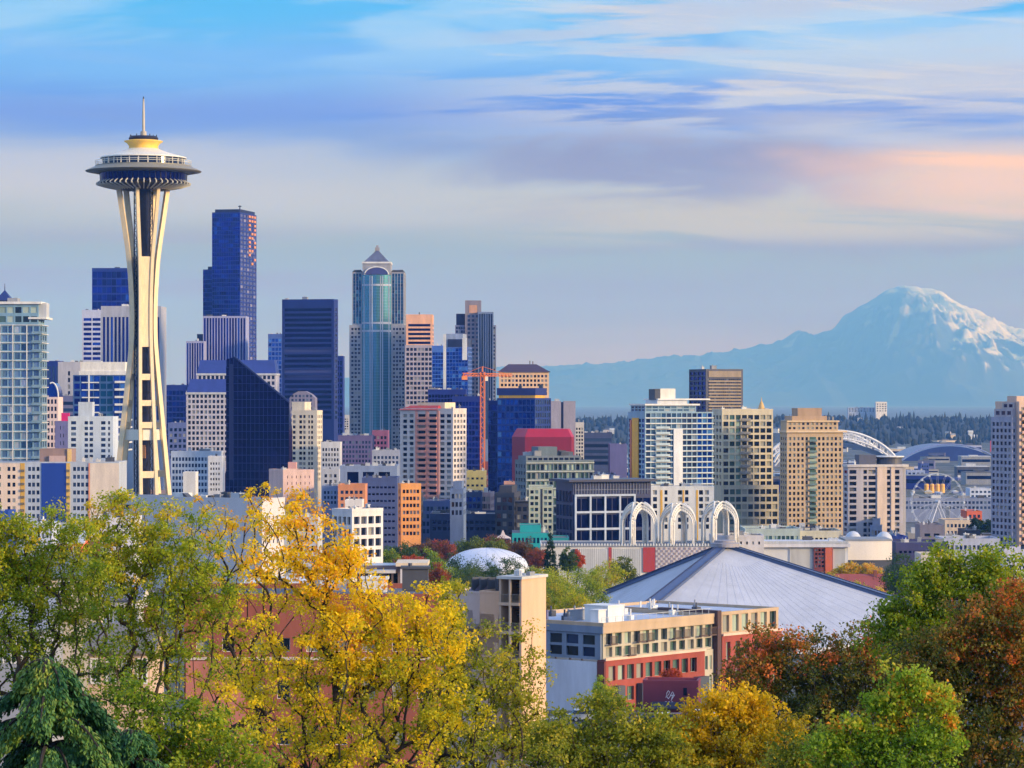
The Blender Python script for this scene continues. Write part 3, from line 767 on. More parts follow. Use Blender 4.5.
def bluebox():
    b = Bld('office_tower', 'bulky dark blue office tower with level window bands and a narrow side', 282, 334, 338, 2300, 14, d=36)
    bd = wall(22,38,112,.5)
    b.vol(bd, z1=b.z(299), Fr=dict(G(1,22,.93,.5,.6,zr=(b.z(420),b.z(307)),glass=lambda c, r: 'violet' if r in (8,9,13) else 'navy',dep=.5)), R=G(1,22,.6,.5,.8,zr=(b.z(420),b.z(307)),glass='navy'))
    b.box('crown', wall(18,34,112,.4), b.x0+1.5, b.x1-1, -.25, 0, b.z(306), b.z(300)); b.kit(b.z(299), 2); b.done()
    simple('office_tower', 'pale steel blue glass slab peeping out left of the bulky blue tower', 268, 282, None, 335, 2500, 0, wall(70,94,160,.5), G(4,16,.8,.7,.3,zr=(410,338),glass='blue'), d=26)
    simple('office_tower', 'thin dark blue sliver of a tower right of the bulky blue tower', 336, 343, None, 357, 2400, 0, dblu, G(2,14,.5,.6,.3,zr=(440,360),glass='navy'), d=24)
    simple('block', 'small white balcony block far back beside the arched tower base', 340, 349, None, 416, 2450, 0, wall(190,194,200), G(4,5,.5,.5,.3,zr=(430,418)), d=18)
bluebox()
def beigecondo():
    b = Bld('condo_tower', 'cream condo tower with columns of dark windows and stepped top, beside the navy wedge', 291.5, 317, 322.5, 1420, 12, d=18)
    m = wall(220,208,186); lo, hi = b.z(482), b.z(414)
    xs = [(b.X(p), b.X(q)) for p, q in ((292.5,295.5),(299,302),(303,305.5),(308,310),(310.8,313))]
    b.vol(m, z1=b.z(412), Fr=G(0,13,xs=xs,fz=.5,zr=(lo,hi),glass='dark',dep=.6), R=G(3,13,.4,.5,.6,zr=(lo,hi)), rp=(.8,.4))
    b.vol(m, x1=b.X(304), y0=1, y1=12, z0=b.z(412), z1=b.z(403), part='stair_tower', rp=(.5,.3)); b.kit(b.z(412), 3, x0=b.X(305)); b.done()
    b = Bld('arched_block', 'grey round topped block behind the cream condo tower', 289.5, 315, None, 1560, 0, d=20); m = MB()
    x0, x1 = b.x0, b.x1; xm = (x0+x1)/2
    pr_ = [(x0,0),(x1,0),(x1,b.z(398)),(x1-2.2,b.z(394)),(x1-5,b.z(391.2)),(x0+4.5,b.z(391.2)),(x0+1.8,b.z(394)),(x0,b.z(398))]
    m.loft([[(x, y, z) for x, z in pr_] for y in (0, 18)]); m.build('wall', wall(128,124,146), b.root)
    for r_ in range(4):
        for c in range(6):
            o = link('window', unit_pane(glass('steel'), 'window'), b.root); o.location = (x0+1.5+c*1.9, -.02, b.z(396+4*r_)); o.scale = (1.1, 1, 1.3)
    b.done()
    simple('apartment_block', 'small white stepped apartment block right of the cream condo tower', 321, 340, None, 444, 1400, 0, wall(206,208,212), G(6,8,.5,.5,.4,zr=(488,447)), d=16, kit=4)
    simple('annex', 'lower white block in front of the small white stepped apartments', 322, 339, None, 471, 1330, 0, wall(184,190,202), G(3,3,.4,.5,.6,zr=(490,473)), d=14, kit=2)
    simple('apartment_block', 'low pink block with two columns of tiny windows under the navy wedge', 269, 283, 314, 472, 1180, 66, wall(206,176,168), None, G(6,6,.16,.32,1,zr=(512,474)), d=20, kit=1)
    b = Bld('penthouse_block', 'small pink box standing on the roofs at the foot of the cream condo tower', 288, 296, 297, 1250, 0, d=8); b.vol(wall(214,160,150), z1=b.z(463), rp=(.3,.2)); b.done()
    b = simple('office_block', 'light grey office block with rows of windows at the foot of the navy wedge', 171, 221, 223, 453, 1450, 0, wall(190,200,214), G(15,7,.6,.5,.4,zr=(500,456),glass='steel'), d=24, kit=6)
    simple('white_block', 'blank white stair block standing before the light grey office block', 183, 195.5, None, 474, 1380, 0, wall(214,216,218), None, d=12, kit=0)
    simple('white_block', 'narrow white block with tiny windows against the navy wedge base', 208, 222, None, 458, 1400, 0, wall(216,218,222), G(4,6,.4,.35,.8,zr=(492,461)), d=12, kit=1)
beigecondo()

# tower with the pyramid top
def pyramid():
    D = 2200; b = Bld('skyscraper', 'teal glass and granite skyscraper with a pyramid top', 349, 404, None, D, 0, d=40)
    gr = wall(150,152,160); zt = b.z(272); X = b.X
    xb = [(X(p), X(q)) for p, q in ((353.5,355.5),(356,358),(358.8,360.6))]; d = b.d
    lo = b.z(455)
    # side shafts
    for (p, q, cols) in ((352, 362, 3), (391, 404, 4)):
        b.vol(gr, x0=X(p), x1=X(q), y0=2.5, z1=zt, z0=b.z(325), Fr=G(cols,15,.72,.96,.5,mz=1,glass='teal'), R=G(6,15,.6,.7,1,mz=1,glass='teal') if q == 404 else None)
        b.vol(gr, x0=X(p)-(2 if p == 352 else 0), x1=X(q)+(1.5 if q == 404 else 0), y0=1.2, z1=b.z(325), Fr=G(cols,32,.55,.5,1.0,zr=(lo,b.z(327)),glass='dark',dep=.4), R=G(8,32,.4,.5,1,zr=(lo,b.z(327))) if q == 404 else None)
    # glazed bow in the middle
    n = 14; x0, x1 = X(362), X(391); xm = (x0+x1)/2; w = (x1-x0)/2; m = MB(); bow = 5.0
    arc = [(xm-w+2*w*k/n, 1.5-bow*math.sin(math.pi*k/n)) for k in range(n+1)]
    m.loft([[(x, y, z) for x, y in arc]+[(x1, 20, z), (x0, 20, z)] for z in (0, b.z(275))]); m.build('bow_window', glass('teal'), b.root)
    m = MB()
    for k in (1, 4, 5, 9, 10, 13):
        x, y = arc[k]; m.box(x-.35, x+.35, y-.4, y+.4, lo, b.z(276))
    for yy in (285, 323, 331):
        m.loft([[(x, y-.35, z) for x, y in arc]+[(x, y+.2, z) for x, y in arc[::-1]] for z in (b.z(yy)-.7, b.z(yy)+.7)])
    m.build('bow_mullion', wall(170,178,196), b.root)
    m = MB()
    for k in range(60):
        zz = lo+(b.z(277)-lo)*k/60; m.loft([[(x, y-.1, z) for x, y in arc]+[(x, y+.15, z) for x, y in arc[::-1]] for z in (zz, zz+.35)])
    m.build('floor_line', wall(60,104,140,.5), b.root)
    # attic, arch and pyramid
    za = b.z(263.5); b.vol(gr, x0=X(362.5), x1=X(390.5), y0=0, y1=28, z0=b.z(275), z1=za, part='attic')
    m = MB(); arch = [(xm+w*.82*math.cos(t), b.z(274.5)+(b.z(267)-b.z(274.5))*math.sin(t)) for t in np.linspace(0, math.pi, 15)]
    m.loft([[(x, y, z) for x, z in arch] for y in (-.6, -.05)]); m.build('arch_window', glass('violet'), b.root)
    m = MB(); m.tube([(x, -.6, z) for x, z in arch], .5, 6); m.build('arch_trim', WHITE, b.root)
    b.box('cornice', WHITE, X(362), X(391), -.8, 28.8, za, b.z(261.8))
    zp = b.z(250); m = MB(); m.loft([[(X(364),0,b.z(261.8)),(X(389),0,b.z(261.8)),(X(389),27,b.z(261.8)),(X(364),27,b.z(261.8))],[(X(375),12,zp),(X(378),12,zp),(X(378),15,zp),(X(375),15,zp)]]); m.build('pyramid_roof', wall(92,98,122,.5,.2), b.root)
    m = MB(); m.box(X(374.4), X(378.6), 11.5, 15.5, zp, b.z(246.6)); m.box(X(375.4), X(377.6), 12.5, 14.5, b.z(246.6), b.z(244.4)); m.build('finial', wall(150,146,150), b.root)
    for p, q in ((352, 362), (391, 404)):
        for y_ in (3, 30):
            m = MB(); m.tube([(X(p)+.5, y_, b.z(272)), (X(p)+1.5, y_, b.z(270.6)), (X(q)-1, y_, b.z(270.4)), (X(q)-.4, y_, b.z(272))], .7, 6); m.build('roof_rail', DGREY, b.root)
        m = MB(); m.box(X(p)+1, X(q)-1, 8, 24, b.z(272), b.z(271)); m.build('roof_plinth', DGREY, b.root)
    b.done()
pyramid()
def orangetop():
    b = Bld('office_tower', 'office tower with a warm orange crown and red window bands', 405, 433, None, 2120, 0, d=34)
    b.vol(wall(168,160,170), z1=b.z(345), Fr=G(7,12,.68,.56,.6,zr=(b.z(405),b.z(347)),glass='dark',dep=.5), R=G(5,12,.6,.5,.6,zr=(b.z(405),b.z(347))))
    b.vol(wall(232,176,140), x0=b.X(406), x1=b.X(432.5), y0=.5, y1=b.d-.5, z0=b.z(345), z1=b.z(315.5), part='crown', Fr=G(1,5,.92,.5,.8,zr=(b.z(345),b.z(323)),glass=lambda c, r: 'navy'), R=G(1,5,.9,.5,.8,zr=(b.z(345),b.z(323)),glass='navy'), rp=(.8,.4))
    b.one('mast', BLACK, lambda m: m.tube([(b.X(419), 8, b.z(315.5)), (b.X(419), 8, b.z(312))], .4)); b.done()
orangetop()
def blueglass():
    b = Bld('glass_tower', 'bright blue glass tower with a white fin along its edge', 443, 468, 472, 2000, 8, d=30)
    fr_ = wall(70,100,170,.4)
    b.vol(fr_, z1=b.z(347), Fr=G(8,22,.92,.84,.2,zr=(b.z(430),b.z(348)),glass='blue',dep=.15), R=G(3,20,.6,.6,.6,zr=(b.z(430),b.z(348)),glass='steel'))
    b.vol(wall(34,40,72,.4), x0=b.X(447), x1=b.x1-1, y0=3, y1=20, z0=b.z(347), z1=b.z(339), part='plant_room')
    b.vol(wall(150,164,190,.4), x0=b.X(444), x1=b.X(461), y0=8, y1=24, z0=b.z(347), z1=b.z(333.5), part='upper_block')
    b.box('fin', WHITE, b.X(443.4), b.X(446), -1.0, 0, b.z(430), b.z(334)); b.box('fin', WHITE, b.X(462.5), b.X(467), -.8, 0, b.z(360), b.z(338))
    b.done()
    simple('glass_tower', 'lower blue glass tower with a pale top band left of the white fin', 432, 444, None, 347, 2050, 0, wall(70,110,190,.4), G(4,18,.9,.8,.2,zr=(420,352),glass='blue'), d=24, kit=2)
blueglass()
def slender():
    D = 2150
    b = Bld('skyscraper', 'slender grey stepped skyscraper with a stone core rising above its glass', 455, 496, None, D, 0, d=34, side='R')
    X = b.X; st = wall(132,128,140)
    b.vol(st, x0=X(465), x1=X(481), y0=2, y1=20, z1=b.z(301.5), Fr=G(3,30,.5,.5,1.2,zr=(b.z(440),b.z(314)),glass=lambda c, r: 'steel',dep=.4), R=G(3,8,.5,.5,1,zr=(b.z(312),b.z(303))), rp=(.8,.4))
    b.vol(wall(112,130,164,.4), x0=X(478), x1=X(493.5), y0=-2, y1=26, z1=b.z(312), Fr=G(6,1,.7,.985,.5,zr=(b.z(440),b.z(313)),glass='steel',dep=.3), R=G(4,30,.6,.6,.6,zr=(b.z(440),b.z(314)),glass='steel'))
    b.vol(wall(120,128,150,.4), x0=X(492), x1=X(496), y0=2, y1=28, z1=b.z(325), Fr=G(1,30,.5,.5,.4,zr=(b.z(440),b.z(326)),glass='dark'))
    b.vol(wall(104,116,152,.4), x0=X(455), x1=X(466), y0=4, y1=24, z1=b.z(325), Fr=G(4,20,.8,.7,.4,zr=(b.z(400),b.z(326)),glass='steel'))
    b.vol(NAVYW, x0=X(456), x1=X(465), y0=6, y1=22, z0=b.z(325), z1=b.z(313.5), part='plant_room')
    b.one('crown_panel', wall(196,150,120), lambda m: m.box(X(469), X(477), 1.8, 1.99, b.z(313), b.z(305))); b.done()
slender()
def hipped():
    b = Bld('office_block', 'warm beige office block under a dark purple hipped roof', 499, 549, None, 1950, 0, d=28)
    b.vol(wall(232,192,150), z1=b.z(372), Fr=G(13,5,.52,.5,.8,zr=(b.z(396),b.z(374)),glass='dark',dep=.4), R=G(5,5,.5,.5,.8,zr=(b.z(396),b.z(374))))
    z0, z1 = b.z(372), b.z(364); m = MB()
    m.loft([[(b.x0-1,-1,z0),(b.x1+1,-1,z0),(b.x1+1,29,z0),(b.x0-1,29,z0)],[(b.x0+6,10,z1),(b.x1-8,10,z1),(b.x1-8,18,z1),(b.x0+6,18,z1)]]); m.build('hipped_roof', wall(66,44,66,.6), b.root)
    m = MB(); m.tube([(b.X(530),14,z1-.5),(b.X(530),14,b.z(360.5))],.3); m.tube([(b.X(533),14,z1-.5),(b.X(533),14,b.z(361))],.3); m.build('mast', BLACK, b.root); b.done()
hipped()
def bluetwin():
    b = Bld('glass_tower', 'wide deep blue glass block with a yellow line under its dark roof', 497, 535, 551, 1620, 20, d=24)
    b.vol(wall(22,48,124,.4), z1=b.z(398), Fr=G(9,14,.85,.75,.3,zr=(b.z(490),b.z(399)),glass='blue',dep=.2), R=G(7,14,.7,.7,.3,zr=(b.z(490),b.z(399)),glass='steel',dep=.2))
    b.box('roof_line', wall(222,168,50,.5), b.x0+1, b.x1+.1, -.1, b.d*.6, b.z(398), b.z(395.2)); b.box('crown', wall(30,42,110,.5), b.x0, b.x1+.3, -.3, b.d*.7, b.z(395.2), b.z(388)); b.kit(b.z(388), 2); b.done()
    simple('glass_tower', 'plain deep blue glass tower just right of the crane mast', 488, 498, None, 402, 1640, 0, dblu, G(4,14,.85,.8,.2,zr=(500,404),glass='deep'), d=20)
    simple('glass_tower', 'dark blue glass slab with a fine grid behind the crane mast', 452, 482, None, 398, 1560, 0, dblu, G(9,17,.8,.7,.3,zr=(500,401),glass='deep'), d=24, kit=4)
    simple('glass_tower', 'dark blue roof terrace tower between the striped pink condos and the crane', 428, 466, None, 391, 1640, 0, dblu, G(12,6,.8,.7,.3,zr=(420,394),glass='navy'), d=24, kit=6)
    b = Bld('concrete_slab', 'two blank grey concrete slabs with a dark slot between them', 550, 577, None, 1750, 0, d=16)
    b.vol(wall(158,154,168), x0=b.X(550), x1=b.X(561), z1=b.z(401)); b.vol(wall(70,76,110), x0=b.X(561), x1=b.X(563.5), y0=2, z1=b.z(402)); b.vol(wall(158,152,164), x0=b.X(563.5), x1=b.X(575.5), z1=b.z(401), R=G(3,12,.5,.5,.4,zr=(b.z(450),b.z(404)))); b.kit(b.z(401), 2); b.done()
    simple('block', 'cream sliver of apartments behind the concrete slabs', 575, 584, None, 424, 1800, 0, wall(200,196,188), G(3,9,.5,.5,.3,zr=(460,427)), d=14, kit=2)
bluetwin()
def crimson():
    D = 1500; b = Bld('crimson_block', 'windowless crimson hall with sloped roof edges', 512, 574, None, D, 0, d=30)
    cr = wall(134,24,50,.6,.06); cd = wall(120,30,66,.6,.06)
    X = b.X; z0 = 0; z1 = b.z(437); z2 = b.z(429)
    pts = [(X(512), 12), (X(525), 0), (X(571.5), 0), (X(574.5), 8), (X(574), 30), (X(513), 30)]
    c = (X(545), 15)
    top = [(c[0]+(x-c[0])*.86, c[1]+(y-c[1])*.8) for x, y in pts]
    m = MB(); m.loft([[(x, y, z0) for x, y in pts], [(x, y, z1) for x, y in pts]], cap=False); m.build('wall', cr, b.root)
    m = MB(); m.loft([[(x, y, z1) for x, y in pts], [(x, y, z2) for x, y in top]]); m.build('roof', wall(168,24,56,.55,.05), b.root)
    b.done()
crimson()
def stripedcondo():
    D = 1350; b = Bld('condo_tower', 'pink and white striped condo tower with a red sloping roof', 400, 453, 466.5, D, 24, d=20)
    wh = wall(206,198,194); lo, hi = b.z(508), b.z(413); nr = 17; X = b.X
    xs = [(X(p), X(q)) for p, q in ((403,407),(409.5,413.5),(418,425.5),(429,436.5),(440,444.5),(446.5,451))]
    b.vol(wh, z1=b.z(410), Fr=G(0,nr,xs=xs,fz=.52,zr=(lo,hi),glass='dark',dep=.5), R=G(4,nr,.5,.5,.5,zr=(lo,hi),glass='home',dep=.4), rp=(.7,.4))
    pk_ = wall(214,150,132)
    m = MB()
    for p, q in ((415.5,417.6),(426,428.6),(437,439.4)): m.box(X(p), X(q), -.5, -.02, lo-30, hi+1)
    m.build('stripe', pk_, b.root)
    p_ = (hi-lo)/nr
    for k in range(nr):
        zz = lo+k*p_
        m = MB(); m.box(X(417.6), X(426), -.95, -.01, zz-.35, zz+.75); m.box(X(428.6), X(437), -.95, -.01, zz-.35, zz+.75); m.build('balcony', pk_, b.root)
    m = MB(); zr0, zr1 = b.z(410), b.z(405.5)
    m.loft([[(b.x0-.6,-.8,zr0),(X(438),-.8,zr0),(X(438),12,zr0),(b.x0-.6,12,zr0)],[(b.x0+4,3,zr1),(X(436),3,zr1),(X(436),9,zr1),(b.x0+4,9,zr1)]]); m.build('sloped_roof', wall(178,60,54,.6), b.root)
    b.box('penthouse', wall(226,208,176), X(413), X(441), 4, 15, b.z(409), b.z(402.5)); b.kit(b.z(410), 2, x0=X(440)); b.done()
stripedcondo()
# tower crane
def crane():
    D = 1440; zb = ground(D); root = tag(empty('tower_crane', (PX(482.5, D), D, zb), math.radians(8)), 'orange tower crane standing among the blue glass towers', 'crane')
    og = wall(226,120,48,.5,.06); z = lambda y: PZ(y, D)-zb
    m = MB(); w = .95; top = z(372)
    for i in (-1,1):
        for j in (-1,1): m.bar((i*w,j*w,0),(i*w,j*w,top),.34)
    hh = np.arange(0, top-2, 2.4)
    for k, h in enumerate(hh):
        s_ = 1 if k % 2 else -1
        for i in (-1,1):
            m.bar((-s_*w,i*w,h),(s_*w,i*w,h+2.4),.18); m.bar((i*w,-s_*w,h),(i*w,s_*w,h+2.4),.18)
    m.build('mast', og, root)
    m = MB(); zj = z(376)
    L1, L2 = 14.0, -9.5
    m.bar((L2,-.6,zj),(L1,-.6,zj),.38); m.bar((L2,.6,zj),(L1,.6,zj),.38); m.bar((L2,0,zj+1.3),(L1,0,zj+1.0),.38)
    for k in np.arange(L2, L1-1, 1.6): m.bar((k,-.6,zj),(k+.8,0,zj+1.2),.22); m.bar((k+.8,0,zj+1.2),(k+1.6,-.6,zj),.22)
    m.build('jib', og, root)
    m = MB(); m.bar((0,0,top),(0,0,z(366.5)),.6); m.bar((0,0,z(366.5)),(L1*.75,0,zj+1.2),.16); m.bar((0,0,z(366.5)),(L2*.85,0,zj+1.2),.16); m.build('tie_bar', og, root)
    m = MB(); m.box(L2-.4, L2+2.2, -1, 1, zj-1.8, zj-.2); m.build('counterweight', wall(226,140,84), root)
    m = MB(); m.box(.9, 2.5, -1.0, 1.0, zj-2.3, zj-.25); m.build('cab', wall(222,214,200,.4), root)
crane()
# ------------------------------------------------------------------ right half: residential towers
def lattice_block():
    D = 1260; b = Bld('apartment_block', 'grey green lattice fronted apartment block with stepped rooftop boxes', 515, 526, 594, D, -16, 'L')
    gr = wall(104,118,124); lo, hi = b.z(532), b.z(463); X = b.X
    b.vol(gr, z1=b.z(462), Fr=G(15,8,.66,.62,.3,zr=(lo,hi),glass=lambda c, r: 'green' if (c*7+r*5) % 4 else 'dark',dep=.5), L=G(4,10,.4,.4,.5,zr=(lo,hi),glass='navy'), rp=(.7,.3))
    m = MB()
    for k in range(9):
        zz = lo+k*(hi-lo)/8; m.box(b.x0, b.x1, -.55, -.01, zz-.16, zz+.16)
    m.build('floor_slab', wall(186,192,184), b.root)
    b.vol(wall(104,116,126), x0=X(528), x1=X(583), y0=3, y1=b.d-2, z0=b.z(462), z1=b.z(456), part='penthouse', Fr=G(10,1,.7,.5,.5,zr=(b.z(462),b.z(457)),glass='dark'))
    b.vol(wall(96,112,120), x0=X(541), x1=X(560), y0=4, y1=14, z0=b.z(456), z1=b.z(447), part='plant_room'); b.vol(wall(84,96,110), x0=X(565), x1=X(576), y0=4, y1=12, z0=b.z(456), z1=b.z(452), part='plant_room')
    b.kit(b.z(456), 6, x0=X(528), x1=X(585)); b.done()
    b = Bld('apartment_block', 'pale green balcony apartments in two bays before the lattice block', 529, 553, 557, 1200, 0); 
    b.vol(wall(176,184,166), z1=b.z(488), Fr=G(5,7,.66,.5,.3,zr=(b.z(530),b.z(489)),glass=lambda c, r: 'green' if (c+r) % 2 else 'dark',dep=.6,skip=lambda c, r: c == 2), rp=(.6,.3))
    b.box('dark_strip', wall(40,48,62), b.X(540.5), b.X(542.6), -.06, -.01, 0, b.z(489)); b.done()  # flat dark strip between the two bays, standing proud of the wall
    simple('office_block', 'dark office block with white floor bands behind the lattice block', 579, 612, None, 434, 1820, 0, wall(56,70,110), G(1,5,.98,.5,.2,zr=(466,437),glass='steel'), d=30, kit=8)
    simple('block', 'violet grey windowless block beside the yellow striped tower', 610, 627, None, 446, 1500, 0, wall(98,98,146), None, d=26, kit=2)
    simple('block', 'low violet shed roofed block in front of the windowless violet block', 594, 616, None, 476, 1330, 0, wall(122,122,150), G(5,2,.5,.4,.5,zr=(486,478)), d=20, kit=4)
lattice_block()
def framed():
    D = 1130; b = Bld('office_block', 'dark glass office block with white grid frames and an overhanging roof', 556, 573, 651, D, -20, 'L')
    dk = wall(34,44,84,.4); X = b.X; zt = b.z(482); d = b.d
    b.vol(dk, z1=zt, Fr=G(10,3,.92,.8,.2,zr=(b.z(546),b.z(497)),glass='navy',dep=.2), L=G(5,4,.9,.8,.3,zr=(b.z(546),b.z(490)),glass='navy',dep=.2))
    b.one('eave_roof', wall(46,52,78,.5), lambda m: m.box(b.x0-2.5, b.x1+1.5, -2.5, d+1, zt, zt+.9))
    m = MB(); lo, hi = b.z(546), b.z(495.5); xa, xb_ = X(575), X(634)
    for k in range(5):
        x = xa+(xb_-xa)*k/4; m.box(x-.35, x+.35, -.9, -.3, lo-15, hi)
    for k in range(4):
        zz = lo+(hi-lo)*k/3; m.box(xa-.35, xb_+.35, -1.0, -.25, zz-.38, zz+.38)
    m.build('grid_frame', wall(176,188,206), b.root)
    m = MB()
    for k in range(26): m.box(X(575)+k*(X(650)-X(575))/26, X(575)+k*(X(650)-X(575))/26+.18, -.3, -.05, b.z(494.5), zt-.4)
    m.box(X(575), X(650), -.35, -.02, b.z(490)-.1, b.z(490)+.1); m.build('louvre', wall(122,130,150), b.root)
    b.kit(zt+.9, 4); b.done()
framed()
def yellowtower():
    D = 1320; b = Bld('condo_tower', 'blue and white glass condo tower with a vertical yellow stripe and white penthouse', 628, 645, 713, D, -20, 'L')
    X = b.X; fr_ = wall(126,160,184,.45); lo, hi = b.z(490), b.z(418); d = b.d
    b.vol(fr_, z1=b.z(412), Fr=G(13,14,.82,.66,.3,zr=(lo,b.z(412.5)),glass=lambda c, r: 'sky' if c in (1,2,3,5,6) else ('blue' if c > 9 else 'steel'),dep=.3), L=G(5,14,.7,.6,.3,zr=(lo,b.z(418)),glass='blue',dep=.3))
    b.vol(fr_, x0=b.x0+.5, x1=X(697), y0=1, y1=d-2, z0=b.z(412), z1=b.z(405.5), part='upper_floors', Fr=G(8,2,.85,.6,.3,mz=.2,glass='sky'), L=G(4,2,.7,.6,.3,mz=.2,glass='steel'))
    b.box('roof_slab', WHITE, b.x0, X(700), 0, d-1, b.z(405.5), b.z(403.8)); b.box('roof_slab', WHITE, X(660), X(712), 2, d-1, b.z(400), b.z(398.5))
    b.vol(wall(196,200,204), x0=X(660), x1=X(690), y0=3, y1=d-3, z0=b.z(403.8), z1=b.z(400), part='penthouse', roof=PALE)
    b.vol(wall(226,222,212), x0=X(664), x1=X(679), y0=4, y1=13, z0=b.z(398.5), z1=b.z(388.5), part='lift_core'); b.box('plant_box', DGREY, X(658.5), X(663.8), 4, 11, b.z(400), b.z(389))
    p = (hi-lo)/12
    for k in range(14):
        zz = lo+k*(b.z(412.5)-lo)/14
        m = MB(); m.box(b.x0, b.x1+.3, -.5, -.01, zz-.18, zz+.18); m.build('floor_slab', WHITE, b.root)
        if k < 12:
            m = MB(); m.box(X(655), X(669), -1.3, -.5, zz+.2, zz+1.15); m.build('balcony', wall(176,196,206,.3), b.root)
    m = MB(); m.box(X(673), X(682), -.9, -.02, lo-10, b.z(429)); m.build('pilaster', wall(214,218,222), b.root)
    m = MB()
    m.box(b.x0-.5, b.x0-.02, b.Y(639), b.Y(633), lo-10, b.z(418)); m.build('stripe', wall(236,176,40,.5), b.root)
    m = MB(); m.box(b.x0-.6, b.x0-.02, b.Y(632.6), b.Y(631), lo-10, b.z(420)); m.build('stripe', wall(206,110,60,.5), b.root)
    b.done()
    b = Bld('apartment_block', 'white apartment block with thin yellow panels under the blue and white condo tower', 650, 714, None, 1230, 0, d=14)
    xs = [(b.X(q), b.X(w)) for q, w in ((653,657),(664.5,667.5),(678,682),(685,688.5),(699,703),(705,709))]
    b.vol(wall(220,220,216), z1=b.z(488), Fr=G(0,6,xs=xs,fz=.6,zr=(b.z(530),b.z(489)),glass='dark',dep=.4), rp=(.7,.3))
    m = MB()
    for q, w in ((660.3,662.5),(682.6,684.2),(696.2,698)): m.box(b.X(q), b.X(w), -.12, -.01, 0, b.z(490))
    m.build('panel', wall(232,180,60,.5), b.root); b.kit(b.z(488), 6); b.done()
yellowtower()
def frametower():
    b = Bld('office_tower', 'dark framed tower with a beige slatted front behind the condo towers', 689, 706, 743, 1600, -22, 'L')
    dk = wall(52,58,84,.5); lo, hi = b.z(425), b.z(371)
    b.vol(dk, z1=b.z(369), Fr=G(16,15,.7,.5,1.2,zr=(lo,b.z(378)),glass='steel',dep=.4), L=G(4,11,.8,.6,.6,zr=(lo,hi),glass='deep',dep=.4))
    m = MB()
    for k in range(15):
        zz = lo+k*(b.z(378)-lo)/15; m.box(b.x0+1.4, b.x1-1.2, -.35, -.05, zz-.45, zz+.45)
    m.box(b.x0+1.4, b.x1-1.2, -.35, -.05, b.z(377), b.z(371)); m.build('slat_panel', wall(150,136,116), b.root); b.kit(b.z(369), 2); b.done()
frametower()
def greenbeige():
    D = 1360; b = Bld('condo_tower', 'beige and green balcony condo tower with a wider lower half', 712, 722, 773, D, -14, 'L')
    be = wall(200,190,164); X = b.X; lo, hi = b.z(487), b.z(414)
    gl = lambda c, r: 'green' if (c in (1,2,6) and (r*3+c) % 3) else 'home'
    b.vol(be, z1=b.z(411), Fr=G(8,11,.76,.64,.4,zr=(lo,hi),glass=gl,dep=.5), L=G(3,11,.5,.5,.5,zr=(lo,hi),glass='dark',dep=.5), rp=(.9,.4))
    m0 = b.z(487)
    b.vol(wall(178,172,156), x0=b.x0-.6, x1=X(777), y0=-2.5, y1=-.05, z1=m0, Fr=G(9,6,.76,.62,.4,zr=(b.z(533),b.z(488)),glass=gl,dep=.5), rp=(.8,.3))
    for k in range(11):
        zz = lo+k*(hi-lo)/11; m = MB(); m.box(X(739), X(750), -1.1, -.02, zz-.15, zz+.12); m.box(X(739), X(750), -1.15, -1.05, zz+.12, zz+1.0); m.build('balcony', wall(140,138,134), b.root)
    b.kit(b.z(411), 7); b.one('roof_finial', wall(206,170,110), lambda m: m.lathe([(1.6,0),(1.2,1.5),(.8,2.6),(.3,3.6),(.1,5.2)], 10, (X(765), 5, b.z(409)))); b.done()
greenbeige()
def tantower():
    D = 1330; b = Bld('apartment_tower', 'tan brick apartment tower with small punched windows and stepped roof', 780, 787, 843, D, -10, 'L')
    tn = wall(188,164,132,.85,.1); X = b.X; lo, hi = b.z(540), b.z(436)
    b.vol(tn, z1=b.z(431), Fr=G(13,19,.42,.5,.4,zr=(lo,hi),glass='home',dep=.4,skip=lambda c, r: c == 6), L=G(3,19,.4,.45,.5,zr=(lo,hi),glass='steel'))
    b.box('cornice', wall(222,196,158), b.x0-.5, b.x1+1.6, -.9, b.d, b.z(432.5), b.z(430.8))
    b.vol(tn, x1=X(838.5), y0=.6, y1=b.d-1, z0=b.z(431), z1=b.z(421), part='upper_floors', Fr=G(11,2,.4,.45,.4,mz=.3,glass='home')); b.box('cornice', wall(222,196,158), b.x0, X(839.5), 0, b.d-1, b.z(422), b.z(420.6))
    b.vol(wall(172,144,116), x0=X(799), x1=X(823), y0=2, y1=12, z0=b.z(420.6), z1=b.z(409.5), part='penthouse', rp=(.6,.3)); b.vol(wall(178,150,122), x0=X(793), x1=X(828), y0=1.5, y1=14, z0=b.z(420.6), z1=b.z(416), part='penthouse')
    p = (hi-lo)/19
    for k in range(19):
        zz = lo+k*p; m = MB(); m.box(X(809), X(816.5), -1.1, -.02, zz-.12, zz+.1); m.box(X(809), X(816.5), -1.15, -1.08, zz+.1, zz+.9); m.build('balcony', wall(104,128,128,.3), b.root)
        o = link('window', unit_pane(glass('green'), 'window'), b.root); o.location = ((X(809.5)+X(816))/2, -.012, zz+p*.55); o.scale = (X(816)-X(809.5), 1, p*.55)
    b.kit(b.z(420.6), 2, x0=X(826), x1=X(838)); b.done()
tantower()
